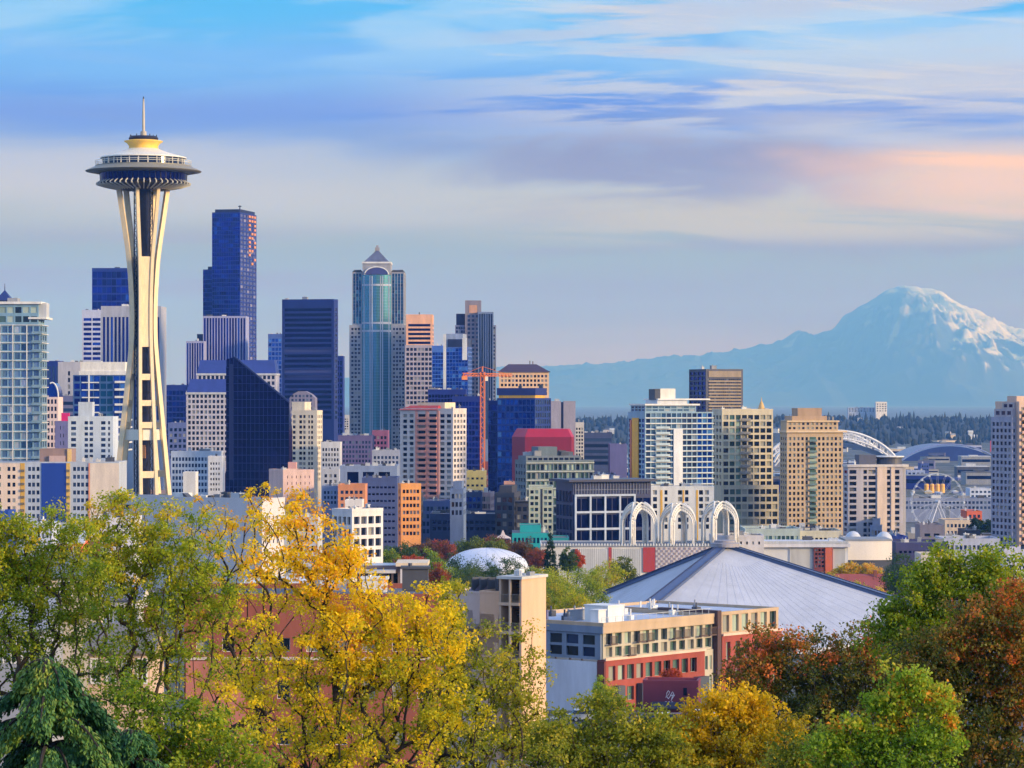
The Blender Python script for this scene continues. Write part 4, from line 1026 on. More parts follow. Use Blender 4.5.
def greycondo():
    D = 1240; b = Bld('condo_tower', 'grey and cream condo tower with dark balcony columns and a round roof room', 843, 848, 903, D, -8, 'L')
    X = b.X; lo, hi = b.z(545), b.z(469)
    xs = [(X(p), X(q)) for p, q in ((849.5,856.5),(863.5,867),(868.5,876),(887,890.5),(895,899.5))]
    b.vol(wall(176,172,178), z1=b.z(466), Fr=G(0,13,xs=xs,fz=.58,zr=(lo,hi),glass='dark',dep=.7), L=G(1,13,.5,.5,.5,zr=(lo,hi)))
    m = MB(); m.box(X(877), X(886.5), -.5, -.02, 0, b.z(467)); m.box(X(891), X(894.5), -.3, -.02, 0, b.z(467)); m.build('panel', wall(216,196,178), b.root)
    m = MB(); m.lathe([(2.4,0),(2.4,b.z(468))], 20, (b.x1-.4, 3.2, 0)); m.build('corner_bay', wall(140,142,152), b.root)
    b.box('cornice', wall(206,200,196), b.x0-.4, b.x1+2.2, -.7, b.d, b.z(467), b.z(464.6))
    b.vol(wall(84,88,104), x0=X(861), x1=X(878), y0=3, y1=10, z0=b.z(464.6), z1=b.z(455), part='plant_room')
    m = MB(); m.lathe([(5.2,0),(5.2,2.4),(5.8,2.5),(5.8,3.0),(0.2,3.2)], 28, (X(893), 6, b.z(464.6))); m.build('round_room', wall(70,74,86,.5), b.root)
    m = MB(); m.lathe([(6.0,2.9),(6.2,3.1),(6.0,3.4)], 28, (X(893), 6, b.z(464.6))); m.build('roof_rim', WHITE, b.root); b.kit(b.z(464.6), 2, x0=X(849), x1=X(860)); b.done()
greycondo()
def edgetower():
    D = 1180; b = Bld('apartment_tower', 'tall pinkish balcony tower at the right edge with a stepped roof', 991, 1012, 1060, D, -22, 'L')
    X = b.X; lo, hi = b.z(550), b.z(421); pk_ = wall(206,178,160)
    b.vol(wall(150,152,172), x1=X(1016.5), z1=b.z(417), L=G(5,20,.5,.5,.4,zr=(lo,hi),glass='dark',dep=.4), Fr=G(1,20,.5,.5,.4,zr=(lo,hi)))
    b.vol(pk_, x0=X(1016.5), y0=-2, z1=b.z(404), Fr=G(6,21,.74,.52,.6,zr=(lo,b.z(406)),glass='home',dep=1.0), L=None, rp=(1,.4))
    L1 = b.d
    b.vol(wall(166,160,170), x0=b.x0+.5, x1=X(1016.3), y0=0.5, y1=L1*.9, z0=b.z(417), z1=b.z(409), part='upper_floors', L=G(3,1,.6,.6,.5,mz=.4,glass='navy')); b.vol(wall(176,166,166), x0=b.x0+1.2, x1=X(1016.3), y0=.5, y1=L1*.6, z0=b.z(409), z1=b.z(402.5), part='upper_floors', L=G(2,1,.6,.6,.5,mz=.3,glass='navy'))
    b.vol(pk_, x0=X(1018), y0=1, y1=8, z0=b.z(404), z1=b.z(396), part='penthouse')
    p = (b.z(406)-lo)/21
    for k in range(21):
        zz = lo+k*p; m = MB(); m.box(X(1018), b.x1, -3.2, -2.02, zz-.15, zz+.1); m.box(X(1018), b.x1, -3.25, -3.1, zz+.1, zz+1.0); m.build('balcony', wall(196,160,140), b.root)
    b.done()
edgetower()

# ------------------------------------------------------------------ far right: stadiums, wheel, docks
def arch_stadium():
    D = 3500; zb = ground(D); cx = PX(836, D); root = tag(empty('stadium', (cx, D, zb)), 'stadium with a white trussed arch showing behind the tan tower', 'stadium')
    z = lambda y: PZ(y, D)-zb
    wh = wall(226,228,232,.5); half = 62*D/F
    for yoff, nm in ((0, 'roof_arch'), (120, 'roof_arch')):
        m = MB(); N_ = 36; up = []; lw = []
        for k in range(N_+1):
            t = -1+2*k/N_; h = z(434)*(1-t*t)**.72+z(472)*0; up.append((half*t, yoff, 6+h*.94)); lw.append((half*t*.985, yoff, 6+max(-4, h*.94-9*(1-.3*t*t))))
        m.tube(up, 1.6, 6); m.tube(lw, 1.1, 6)
        for k in range(1, N_): m.bar(up[k], lw[k], 1.0); m.bar(up[k], lw[k+(1 if k % 2 else -1)], .8)
        m.build(nm, wh, root)
    m = MB(); N_ = 24
    for k in range(N_):
        t0, t1 = -1+2*k/N_, -1+2*(k+1)/N_
        h = lambda t: 4+max(0, z(446)*(1-t*t)**.75)
        m.poly((half*t0*.96, 4, h(t0)), (half*t1*.96, 4, h(t1)), (half*t1*.96, 50, h(t1)-5), (half*t0*.96, 50, h(t0)-5))
    m.build('roof', wall(170,190,214,.4), root)
    m = MB(); m.box(-half, half, 6, 116, 0, z(462)); m.build('stand', wall(118,128,150), root)
arch_stadium()
def dome_stadium():
    D = 3900; zb = ground(D); cx = PX(950, D); root = tag(empty('stadium', (cx, D, zb)), 'blue metal stadium roof curving low behind the big wheel', 'stadium')
    z = lambda y: PZ(y, D)-zb
    m = MB(); N_ = 30; half = 50*D/F; rings = []
    for yo, k_ in ((0, .93), (14, 1.0), (150, 1.0)):
        rings.append([(half*(-1+2*k/N_), yo, z(464)+(z(445)-z(464))*k_*(1-(-1+2*k/N_)**2)**.8) for k in range(N_+1)]+[(half, yo, z(464)-3), (-half, yo, z(464)-3)])
    m.loft(rings); m.build('roof', wall(40,56,120,.35), root, True)
    m = MB(); m.box(-half*.98, half*.98, 3, 140, 0, z(464)-3.1); m.build('wall', wall(30,40,88), root)
    m = MB()
    for k in range(9): x = -half+k*half/4; m.box(x-1, x+1, .5, 2.9, 0, z(465))
    m.build('column', wall(100,112,160), root)
    m = MB(); m.tube([(half*(-1.02+2.04*k/N_), -1, z(463)+(z(444.2)-z(463))*max(0, (1-(-1+2*k/N_)**2))**.8) for k in range(N_+1)], 1.0, 6); m.build('roof_rim', wall(126,140,190), root)
    m = MB(); m.tube([(half*.86, 20, z(452)), (half*.86, 20, z(441))], .8, 6); m.build('light_mast', wall(214,80,80), root)
dome_stadium()
def wheel():
    D = 1800; zb = ground(D); root = tag(empty('ferris_wheel', (PX(937.5, D), D, zb), math.radians(14)), 'white ferris wheel with thin spokes by the waterfront', 'ferris wheel')
    R = 28*D/F; hub = PZ(501.5, D)-zb; wh = wall(186,196,214,.5)
    rim = None; m = MB()
    for yo in (-.9, .9): m.tube([(R*math.cos(a), yo, hub+R*math.sin(a)) for a in np.linspace(0, 2*math.pi, 61)], .13, 5)
    for k in range(40):
        a = k*math.pi/20; m.bar((R*math.cos(a), -.9, hub+R*math.sin(a)), (R*math.cos(a), .9, hub+R*math.sin(a)), .075)
    m.build('rim', wh, root)
    for k in range(20):
        a = k*math.pi/10; m = MB()
        for yo in (-.9, .9): m.bar((.6*math.cos(a), yo*1.6, hub+.6*math.sin(a)), (R*math.cos(a), yo, hub+R*math.sin(a)), .075)
        m.build('spoke', wh, root)
        m = MB(); x, zz = (R+.2)*math.cos(a), hub+(R+.2)*math.sin(a)
        m.loft([[(x+.55*i, .55*j, zz+q) for i, j in ((-1,-1),(1,-1),(1,1),(-1,1))] for q in (-1.3, -.9, -.3, -.1)]); m.build('gondola', wall(196,206,216,.3), root)
    m = MB(); m.tube([(0,-2.4,hub),(0,2.4,hub)], .8, 12); m.build('hub', wh, root)
    m = MB()
    for yo in (-2.2, 2.2):
        for s_ in (-1, 1): m.bar((0, yo, hub), (s_*6.5, yo*1.6, 0), .5)
    m.build('support', wh, root)
wheel()
def docks():
    D = 2500; zb = ground(D)
    for k, px in enumerate((926.5, 932, 937.5, 942.5)):
        root = tag(empty('storage_tank', (PX(px, D), D, zb)), ('yellow storage tank, in the row seen through the ferris wheel'), 'tank', 'yellow tanks seen through the wheel')
        m = MB(); h = PZ(485, D)-zb; m.lathe([(1.9,0),(1.9,h),(1.6,h+.8),(.2,h+1.1)], 20); m.build('shell', wall(236,176,40,.5), root)
        m = MB(); m.tube([(1.95*math.cos(q), 1.95*math.sin(q), h*.86) for q in np.linspace(0, 6.283, 21)], .16, 5); m.build('band', wall(190,120,30), root)
    L = [('long white viaduct deck crossing behind the ferris wheel', 900, 992, 499, 1900, wall(128,140,170)), ('pale warehouse roof at the left of the ferris wheel', 907, 925, 471, 2700, wall(150,166,204)),
         ('flat violet warehouse right of the yellow tanks', 958, 990, 478, 2900, wall(116,124,180)), ('white gantry shed with posts beside the tower at the right edge', 970, 992, 489, 2300, wall(196,206,226)),
         ('low violet shed behind the ferris wheel hub', 903, 935, 508, 2100, wall(104,112,150)), ('coral red cube building right of the ferris wheel legs', 967, 982, 512, 1560, wall(214,104,70)),
         ('cream terrace with small arches below the coral cube', 945, 978, 521, 1420, wall(206,188,168)), ('long grey quay shed in front of the ferris wheel', 940, 990, 524, 1520, wall(150,140,140)),
         ('blue grey dock shed below the domed stadium roof', 912, 990, 486, 3100, wall(86,98,160)), ('dark slab tower before the domed stadium roof', 921, 929, 464, 2900, wall(66,84,150)),
         ('pale flat dock shed before the dark slab tower', 907, 921, 475, 2850, wall(136,156,204))]
    for lab, x0, x1, yt, D, mt in L:
        bb = Bld('dock_building', lab, x0, x1, None, D, 0, d=22)
        nc = max(3, int((x1-x0)/4)); h0 = bb.z(yt)
        bb.vol(mt, z1=h0, Fr=G(nc, 2, .5, .4, .5, zr=(max(1, h0-7), h0-.6), glass='steel'), rp=(.5,.3)); bb.kit(h0, max(2, nc//3)); bb.done()
    # moored masts, jetties and small sheds, each on its own
    r = random.Random(4)
    for k in range(26):
        px = r.uniform(903, 992); D = r.uniform(1880, 2500); yb = r.uniform(503, 520); 
        root = tag(empty('waterfront_hut', (PX(px, D), D, ground(D)-1), r.uniform(-.6,.6)), 'tiny waterfront hut roof among the others below the ferris wheel', 'hut', 'small waterfront huts')
        w = r.uniform(2, 6); h = max(2.5, PZ(yb, D)-ground(D)+1); m = MB(); m.box(-w/2, w/2, 0, 7, 0, h); m.build('wall', r.choice([PALE, GREY, lb, DGREY, BEIGE]), root)
        m = MB(); m.loft([[(-w/2-.3, -.3, h), (w/2+.3, -.3, h), (0, -.3, h+w*.25)], [(-w/2-.3, 7.3, h), (w/2+.3, 7.3, h), (0, 7.3, h+w*.25)]]); m.build('roof', r.choice([WHITE, PALE, vio, WHITE, GREY]), root)
docks()
def ridge_buildings():
    D = 6900
    b = Bld('hospital_block', 'white block standing alone on the wooded ridge below the snowy mountain', 876, 887, None, D, 0, d=20, zb=25); b.vol(wall(232,226,216), z1=b.z(402), Fr=G(4,4,.4,.4,.5,zr=(b.z(412),b.z(403))), rp=(.6,.3)); b.done()
    b = Bld('long_block', 'long pale low block left of the white block on the ridge', 848, 875, None, D+20, 0, d=20, zb=25); b.vol(wall(160,172,196), z1=b.z(407.5), Fr=G(9,2,.4,.4,.5,zr=(b.z(412),b.z(408)))); b.kit(b.z(407.5), 3); b.done()
    r = random.Random(9)
    for k in range(18):
        px = r.uniform(590, 990); D = r.uniform(5700, 6900); x = PX(px, D); zg = float(hillz(np.array(x), np.array(D)))
        root = tag(empty('house', (x, D, zg+3), r.uniform(-.5,.5)), 'tiny pale house among dark trees on the far ridge', 'house', 'houses on the far ridge')
        w = r.uniform(9, 16); m = MB(); m.box(-w/2, w/2, -4, 4, -6, 5.5); m.build('wall', r.choice([WHITE, PALE, BEIGE]), root)
        m = MB(); m.loft([[(-w/2-.5,-4.5,5.5),(w/2+.5,-4.5,5.5),(w/2+.5,4.5,5.5),(-w/2-.5,4.5,5.5)],[(-w/2-.5,-.1,8.5),(w/2+.5,-.1,8.5),(w/2+.5,.1,8.5),(-w/2-.5,.1,8.5)]]); m.build('roof', r.choice([GREY, DGREY, PALE]), root)
ridge_buildings()

def industry():
    r = random.Random(31)
    for k in range(120):
        D = 2500+3000*r.random()**1.3; px = r.uniform(590, 995) if k < 90 else r.uniform(150, 600); zb = ground(D)-1
        root = tag(empty('warehouse', (PX(px, D), D, zb), r.uniform(-.4,.4)), 'low warehouse among many others between the towers and the wooded ridge', 'warehouse', 'warehouses beyond the towers')
        w = r.uniform(14, 44); d = r.uniform(14, 40); h = r.uniform(5, 13); mt = r.choice([vio, lb, GREY, DGREY, PALE, NAVYW, dblu, WHITE, BEIGE])
        m = MB(); m.box(-w/2, w/2, 0, d, 0, h); m.build('wall', mt, root)
        m = MB(); m.box(-w/2-.3, w/2+.3, -.3, d+.3, h+.01, h+.5); m.box(-w*.2, w*.1, d*.3, d*.6, h+.5, h+r.uniform(1.5, 3)); m.build('roof', r.choice([GREY, DGREY, PALE, ROOFG]), root)
        m = MB(); m.box(-w/2+1, w/2-1, -.15, -.01, h*.5, h*.75); m.build('window_band', glass('navy'), root)
industry()
# ------------------------------------------------------------------ long mid-rise with coloured panels, left
def motel():
    D = 1180; b = Bld('long_apartment_block', 'long low apartment block with beige ends, yellow strips and a royal blue panel', -20, 119, None, D, 0, d=24)
    X = b.X; zt = b.z(463); w = wall(176,186,200)
    xs = [(X(p), X(p)+1.15) for p in (-14,-8,-2,7.5,12.5,28,32,36.5,73,77,81,85.5)]
    b.vol(w, z1=zt, Fr=G(0,7,xs=xs,fz=.42,zr=(b.z(520),b.z(465)),glass='steel'), rp=(.5,.3))
    zb_ = b.z(522)
    for nm, p, q, mt, dp in (('panel',-20,20,wall(226,204,184),.12),('panel',20.4,24.8,wall(216,170,70),.2),('blue_panel',41.5,66,wall(18,58,150,.6,.06),.25),('panel',66.4,70,wall(214,176,90),.3),('blank_panel',90,119,wall(222,206,188),.22),('orange_edge',88.6,89.9,wall(226,150,110),.25)):
        if nm == 'panel' and p == -20:
            bb = b.part('end_wall', mt)
            b.face(bb, 'F', X(p), X(q), -dp, 0, zb_, zt-.1, G(0,7,xs=xs[:5],fz=.42,zr=(b.z(520),b.z(465)),glass='dark',dep=.1)); bb.poly((X(q),-dp,zb_),(X(q),0,zb_),(X(q),0,zt-.1),(X(q),-dp,zt-.1))
        else: b.one(nm, mt, lambda m: m.box(X(p), X(q), -dp, -.01, zb_, zt-.05))
    m = MB()
    for k in range(8): zz = b.z(518-k*6.6); m.box(X(20.6), X(24.6), -.6, -.2, zz, zz+.9)
    for k in range(8): zz = b.z(518-k*6.6); m.box(X(66.6), X(69.8), -.7, -.3, zz, zz+.9)
    m.build('balcony', wall(120,110,90), b.root)
    b.vol(wall(150,126,118), x0=X(38), x1=X(70), y0=4, y1=16, z0=zt, z1=b.z(450), part='penthouse', rp=(.4,.3)); b.box('penthouse_face', wall(196,168,160), X(48), X(64), 3, 4, zt, b.z(456)); b.box('orange_edge', wall(226,190,120), X(66), X(70), 3.4, 4, zt, b.z(449)); b.kit(zt, 5, x0=X(72)); b.done()
motel()
def podium():
    D = 1080; b = Bld('white_hall', 'long blank off-white hall at the foot of the saucer tower, its end lit warm', 108, 262, 285, D, 30, d=40)
    b.vol(wall(206,202,204,.8,.05), z1=b.z(499.5), Fr=G(0,0,xs=[(b.X(121),b.X(131))],zs=[(b.z(512),b.z(507.5))],glass='dark',dep=.6), R=G(5,5,.3,.3,1.2,zr=(b.z(572),b.z(512)),glass='dark'), rp=(.4,.3))
    m = MB(); m.box(b.X(163), b.X(176), 6, 10, b.z(499.5), b.z(495)); m.build('roof_hatch', WHITE, b.root); m = MB(); m.loft([[(b.X(177),4,b.z(499)),(b.X(181),4,b.z(499)),(b.X(181),7,b.z(499)),(b.X(177),7,b.z(499))],[(b.X(175.5),4,b.z(495)),(b.X(176.5),4,b.z(495)),(b.X(176.5),7,b.z(495)),(b.X(175.5),7,b.z(495))]]); m.build('roof_ramp', DGREY, b.root); b.kit(b.z(499.5), 6, x0=b.X(184), x1=b.X(258)); b.done()
podium()

# ------------------------------------------------------------------ centre: mid-rise blocks and park buildings
og = wall(216,150,84)
simple('office_block', 'narrow orange ochre office block with seven rows of windows', 398, 401, 421, 486, 1120, -12, og, G(5,7,.66,.42,.5,zr=(537,488),glass='dark',dep=.5), None, L=G(1,7,.5,.4,.4,zr=(537,488)), side='L', kit=3)
simple('office_block', 'dark slate blue office block left of the ochre block', 362, 397, None, 480, 1150, 0, wall(70,84,130), G(8,9,.6,.3,.6,zr=(545,484),glass='navy'), d=26, kit=5)
simple('office_block', 'blue grey block with two big dark openings under a flat roof', 340, 397, None, 468, 1240, 0, wall(130,146,176), G(3,1,.66,.6,2,zr=(486,469),glass='navy',dep=1.2), d=26, kit=8)
simple('office_block', 'rust orange brick block half hidden by the yellow tree', 338, 365, None, 487, 1100, 0, wall(206,136,92), G(5,4,.55,.42,.6,zr=(515,489),glass='steel',dep=.4), d=18, kit=3)
simple('office_block', 'white framed corner building with square openings behind the yellow tree', 332, 352, 383, 512, 900, 44, wall(216,210,208), G(4,4,.6,.6,.4,zr=(563,515),glass='home',dep=.8), R=G(4,4,.72,.62,.5,zr=(560,515),glass='dark',dep=.8), kit=4)
simple('white_block', 'white upper floor block with a pitched end above the white framed corner building', 345, 362, None, 503, 930, 0, wall(226,220,214), G(3,1,.4,.5,.6,zr=(512,505)), d=12, kit=2)
simple('apartment_block', 'pale grey apartments with tall windows half hidden by thin yellow branches', 284, 318, None, 520, 860, 0, wall(190,192,196), G(5,5,.5,.55,.6,zr=(575,523),glass='dark',dep=.5), d=20, kit=4)
simple('low_block', 'long dark low roofed block behind the park dome', 430, 508, None, 516, 1250, 0, wall(46,58,96), G(14,2,.6,.4,.6,zr=(532,519),glass='navy'), d=40, kit=7)
simple('low_block', 'dark glass mid-rise with two pale fins behind the long dark block', 450, 482, None, 494, 1340, 0, wall(50,62,100), G(7,3,.7,.6,.5,zr=(516,496),glass='deep'), d=26, kit=5, extra=lambda b: b.box('fin', PALE, b.X(462), b.X(464), -.5, -.02, b.z(518), b.z(493)))
simple('low_block', 'slate mid-rise beside the dark glass mid-rise', 421, 450, None, 503, 1300, 0, wall(84,96,140), G(7,4,.6,.5,.5,zr=(535,505),glass='steel'), d=26, kit=5)
simple('low_block', 'pale yellow side wall block low beside the striped pink condo tower', 464, 486, None, 473, 1400, 0, wall(214,196,120), G(4,2,.4,.3,.8,zr=(489,475)), d=20, kit=3)
simple('low_block', 'pink brown small block at the foot of the crane', 504, 516, None, 484, 1330, 0, wall(196,150,130), G(3,3,.4,.4,.5,zr=(498,486)), d=16, kit=2)
simple('low_block', 'dark blue low block between the crane foot and the lattice apartments', 496, 516, None, 499, 1290, 0, wall(52,70,120), G(5,4,.6,.5,.5,zr=(524,501),glass='deep'), d=20, kit=4)
simple('low_block', 'grey steel block with a white roof plant left of the striped pink tower', 372, 400, None, 452, 1500, 0, wall(160,166,182), G(7,3,.5,.5,.5,zr=(470,455),glass='steel'), d=24, kit=6)
simple('low_block', 'violet brick block with rows of small windows below the pyramid topped skyscraper', 338, 372, None, 437, 1650, 0, wall(96,88,132), G(10,6,.5,.5,.5,zr=(468,440),glass='steel'), d=26, kit=8)
simple('low_block', 'small rose block beside a cream kiosk at the foot of the pyramid topped skyscraper', 372, 388, None, 432, 1700, 0, wall(150,90,120), G(4,4,.5,.5,.5,zr=(456,435)), d=18, kit=3)
simple('low_block', 'blue grey low block at the right of the small white stepped apartments', 322, 345, None, 488, 1180, 0, wall(120,134,166), G(6,3,.5,.5,.5,zr=(505,490),glass='steel'), d=22, kit=5)
def teal():
    b = Bld('teal_pavilion', 'turquoise stepped pavilion below the dark framed office block', 512, 549, None, 1090, 0, d=24); t_ = wall(30,158,160,.5,.06)
    b.vol(t_, z1=b.z(533), Fr=G(9,1,.5,.4,.5,zr=(b.z(546),b.z(535)),glass='teal')); b.vol(t_, x0=b.X(520), x1=b.X(541), y0=3, y1=16, z0=b.z(533), z1=b.z(526), part='upper_block', rp=(.3,.2)); b.vol(wall(40,140,146,.5,.06), x0=b.X(541), x1=b.X(569), y0=4, z1=b.z(539), part='side_block', rp=(.3,.2)); b.kit(b.z(533), 3); b.done()
teal()
def tent():
    D = 1080; root = tag(empty('tent', (PX(503, D), D, ground(D))), 'small white peaked tent roof beside the turquoise pavilion', 'tent')
    h0, h1 = PZ(538, D)-ground(D), PZ(530, D)-ground(D); m = MB(); m.loft([[(-2.8,-2.8,h0),(2.8,-2.8,h0),(2.8,2.8,h0),(-2.8,2.8,h0)],[(-.8,-.8,h0+1.1),(.8,-.8,h0+1.1),(.8,.8,h0+1.1),(-.8,.8,h0+1.1)],[(-.1,-.1,h1),(.1,-.1,h1),(.1,.1,h1),(-.1,.1,h1)]]); m.build('canopy', wall(214,196,190), root)
    for i in (-1,1):
        for j in (-1,1): m = MB(); m.bar((2.6*i,2.6*j,0),(2.6*i,2.6*j,h0), .3); m.build('pole', WHITE, root)
tent()
def dome():
    D = 900; root = tag(empty('park_dome', (PX(487, D), D, ground(D)-2)), 'low white domed roof rising among the park trees', 'dome'); z = lambda y: PZ(y, D)-ground(D)+2
    R = 41*D/F; h0, h1 = z(567), z(548); m = MB()
    prof = [(R*math.cos(t), h0+(h1-h0)*math.sin(t)) for t in np.linspace(0, math.pi/2-.02, 12)]
    m.lathe(prof, 64); m.build('shell', wall(206,212,226,.5,.04), root, True)
    m = MB(); m.lathe([(R*1.03, h0-.6), (R*1.03, h0+.1)], 64); m.lathe([(R*.98, 0), (R*.98, h0-.61)], 64); m.build('drum', PALE, root)
    m = MB()
    for k in range(16):
        a = k*math.pi/8; m.tube([(r*math.cos(a), r*math.sin(a), zz+.04) for r, zz in prof], .03, 4)
    m.build('seam', wall(190,196,210), root)
dome()
def science():
    # lattice arches
    D = 1000; z = lambda y: PZ(y, D)-ground(D)
    wh = wall(226,222,212,.55,.04)
    for i, (px, yt, lab) in enumerate(((639,502.5,'white gothic lattice arch, nearest the dark framed office block'),(678,503.5,'middle one of three white gothic lattice arches'),(720,501.5,'white gothic lattice arch directly behind the peak of the big grey roof'))):
        root = tag(empty('lattice_arch', (PX(px, D), D, ground(D)), math.radians(20)), lab, 'arch', 'white lattice arches')
        w = 4.5; h = z(yt); hs = h-6.8
        for f_ in range(4):
            m = MB(); ca, sa = math.cos(f_*math.pi/2), math.sin(f_*math.pi/2)
            allp = []
            for j in range(3):
                wj = w*(1-.13*j); hj = h-1.0*j
                for s_ in (-1, 1):
                    p = []
                    for k in range(15):
                        t = k/14
                        if t < .35: x = wj*s_; zz = hs*(t/.35); yo = w
                        else:
                            q = (t-.35)/.65; x = s_*wj*(1-q**1.9); zz = hs+(hj-hs)*math.sin(q*math.radians(72))/math.sin(math.radians(72)); yo = w*(1-.55*q**1.6)
                        p.append((x*ca+yo*sa, x*sa-yo*ca, zz))
                    m.tube(p, .3 if j in (0, 2) else .2, 5); allp.append(p)
            for s_ in (0, 1):
                o_, i_ = allp[s_], allp[4+s_]
                for k in range(4, 14):
                    m.bar(o_[k], i_[k], .2); m.bar(o_[k], i_[min(14, k+1)], .16)
            m.build('rib_arch', wh, root)
    # halls
    D = 985; b = Bld('exhibition_hall', 'long white ribbed hall with red panels and a crenellated eave below the lattice arches', 541, 742, None, D, 0, d=30)
    X = b.X; zt = b.z(546); b.vol(wall(206,204,200,.8,.05), z1=zt, rp=(.4,.3))
    m = MB()
    for k in range(34): x = X(578)+k*(X(642)-X(578))/34; m.box(x, x+.34, -.35, -.01, 0, zt-.8)
    m.build('rib', WHITE, b.root)
    rd = wall(176,64,66)
    for p, q in ((608.5,611.5),(643,655)): b.one('red_panel', rd, lambda m: m.box(X(p), X(q), -.5, -.36, b.z(572), zt-.4))
    b.one('blue_bay', wall(40,48,90), lambda m: m.box(X(572.5), X(579.5), -.3, -.02, b.z(566), zt-1))
    la = wall(150,140,150); lb_ = wall(206,198,198); m = MB(); m2 = MB(); x0, x1 = X(655.5), X(742); n = 34; zl = b.z(570); nr = 9; ph = (zt-.4-zl)/nr; pw = (x1-x0)/n
    m2.box(x0, x1, -.3, -.02, zl, zt-.4)
    for r_ in range(nr):
        for c in range(n):
            if (r_+c) % 2: m.box(x0+c*pw+.05, x0+(c+1)*pw-.05, -.42, -.31, zl+r_*ph+.05, zl+(r_+1)*ph-.05)
    m2.build('screen', lb_, b.root); m.build('screen_pattern', la, b.root)
    m = MB()
    for k in range(70): x = b.x0+k*(b.x1-b.x0)/70; m.box(x, x+.42, -.8, -.06, zt, zt+.8)
    m.build('eave_teeth', WHITE, b.root); b.done()
    D = 1010; b = Bld('exhibition_hall', 'white hall with tall ribs and a brick red stair bay behind the big grey roof', 735, 848, None, D, 0, d=34)
    X = b.X; zt = b.z(547); b.vol(wall(196,200,208,.8,.05), z1=zt)
    m = MB()
    for a_, c_ in ((790,812.5),(833,846)):
        n = int((c_-a_)/1.05)
        for k in range(n): x = X(a_)+k*(X(c_)-X(a_))/n; m.box(x, x+.2, -.4, -.01, 0, zt-.3)
    m.build('rib', WHITE, b.root)
    b.vol(wall(120,60,60), x0=X(813.5), x1=X(825), y0=-1, y1=-.02, z1=zt+.4, part='stair_bay', Fr=G(3,5,.6,.5,.3,zr=(b.z(568),b.z(548)),glass='dark',dep=.3)); b.one('red_pier', wall(196,98,68), lambda m: m.box(X(825), X(832), -1.3, -.02, 0, zt+.5))
    b.box('eave', wall(206,206,212), b.x0-.6, b.x1+.6, -1.6, 30, zt, zt+1.1); m = MB()
    for k in range(64): x = b.x0+k*(b.x1-b.x0)/64; m.box(x, x+.5, -1.65, -.9, zt+1.1, zt+2)
    m.build('eave_teeth', PALE, b.root); b.kit(zt+1.1, 5); b.done()
    b = Bld('white_drum', 'curved white screen wall building right of the brick red stair bay', 845, 892, None, 1040, 0, d=24)
    X = b.X; m = MB(); zt = b.z(541); bow = 1.0; pts = [(b.x0+(b.x1-b.x0)*k/16, -bow*math.sin(math.pi*k/16)) for k in range(17)]
    m.prism([*pts, (b.x1, 20), (b.x0, 20)], b.z(560), zt); m.build('screen_wall', wall(232,222,208,.8,.04), b.root); m = MB(); m.prism([(x*.98, y+.6) for x, y in pts]+[(b.x1*.98-.3, 19), (b.x0*.98, 19)], 0, b.z(560)); m.build('base_wall', DGREY, b.root); m = MB(); m.prism([*[(x, y-.15) for x, y in pts], (b.x1, 20.1), (b.x0, 20.1)], zt+.004, zt+.6); m.build('coping', GREY, b.root)
    b.done()
    for px, yt, D, lab in ((853,531,1075,'small pale roof dome above the white hall, nearer the tan tower'),(884,531.5,1080,'small pale roof dome above the curved white screen wall')):
        root = tag(empty('roof_dome', (PX(px, D), D, ground(D))), lab, 'dome', 'small domes over the white halls'); R = 8.5*D/F; h0 = PZ(541, D)-ground(D); h1 = PZ(yt, D)-ground(D)
        m = MB(); m.lathe([(R*math.cos(t), h0+(h1-h0)*math.sin(t)) for t in np.linspace(0, 1.54, 9)], 32); m.build('shell', wall(190,196,206,.5,.05), root, True); m = MB(); m.lathe([(R*1.05, 0), (R*1.05, h0+.1)], 32); m.build('drum', PALE, root)
    simple('office_block', 'pale green low block with a window strip behind the white hall roof', 745, 800, None, 531, 1130, 0, wall(176,190,184), G(12,1,.7,.5,.5,zr=(543,534),glass='green'), d=26, kit=8)
    simple('office_block', 'beige low block with rooftop planting behind the white hall roof', 800, 842, None, 533, 1150, 0, wall(196,190,170), G(9,1,.5,.4,.5,zr=(543,536)), d=26, kit=6)
    simple('white_block', 'white stepped block below the grey and cream condo tower', 838, 862, None, 541, 1140, 0, wall(206,206,206), G(5,1,.5,.4,.5,zr=(547,543)), d=22, kit=3)
science()
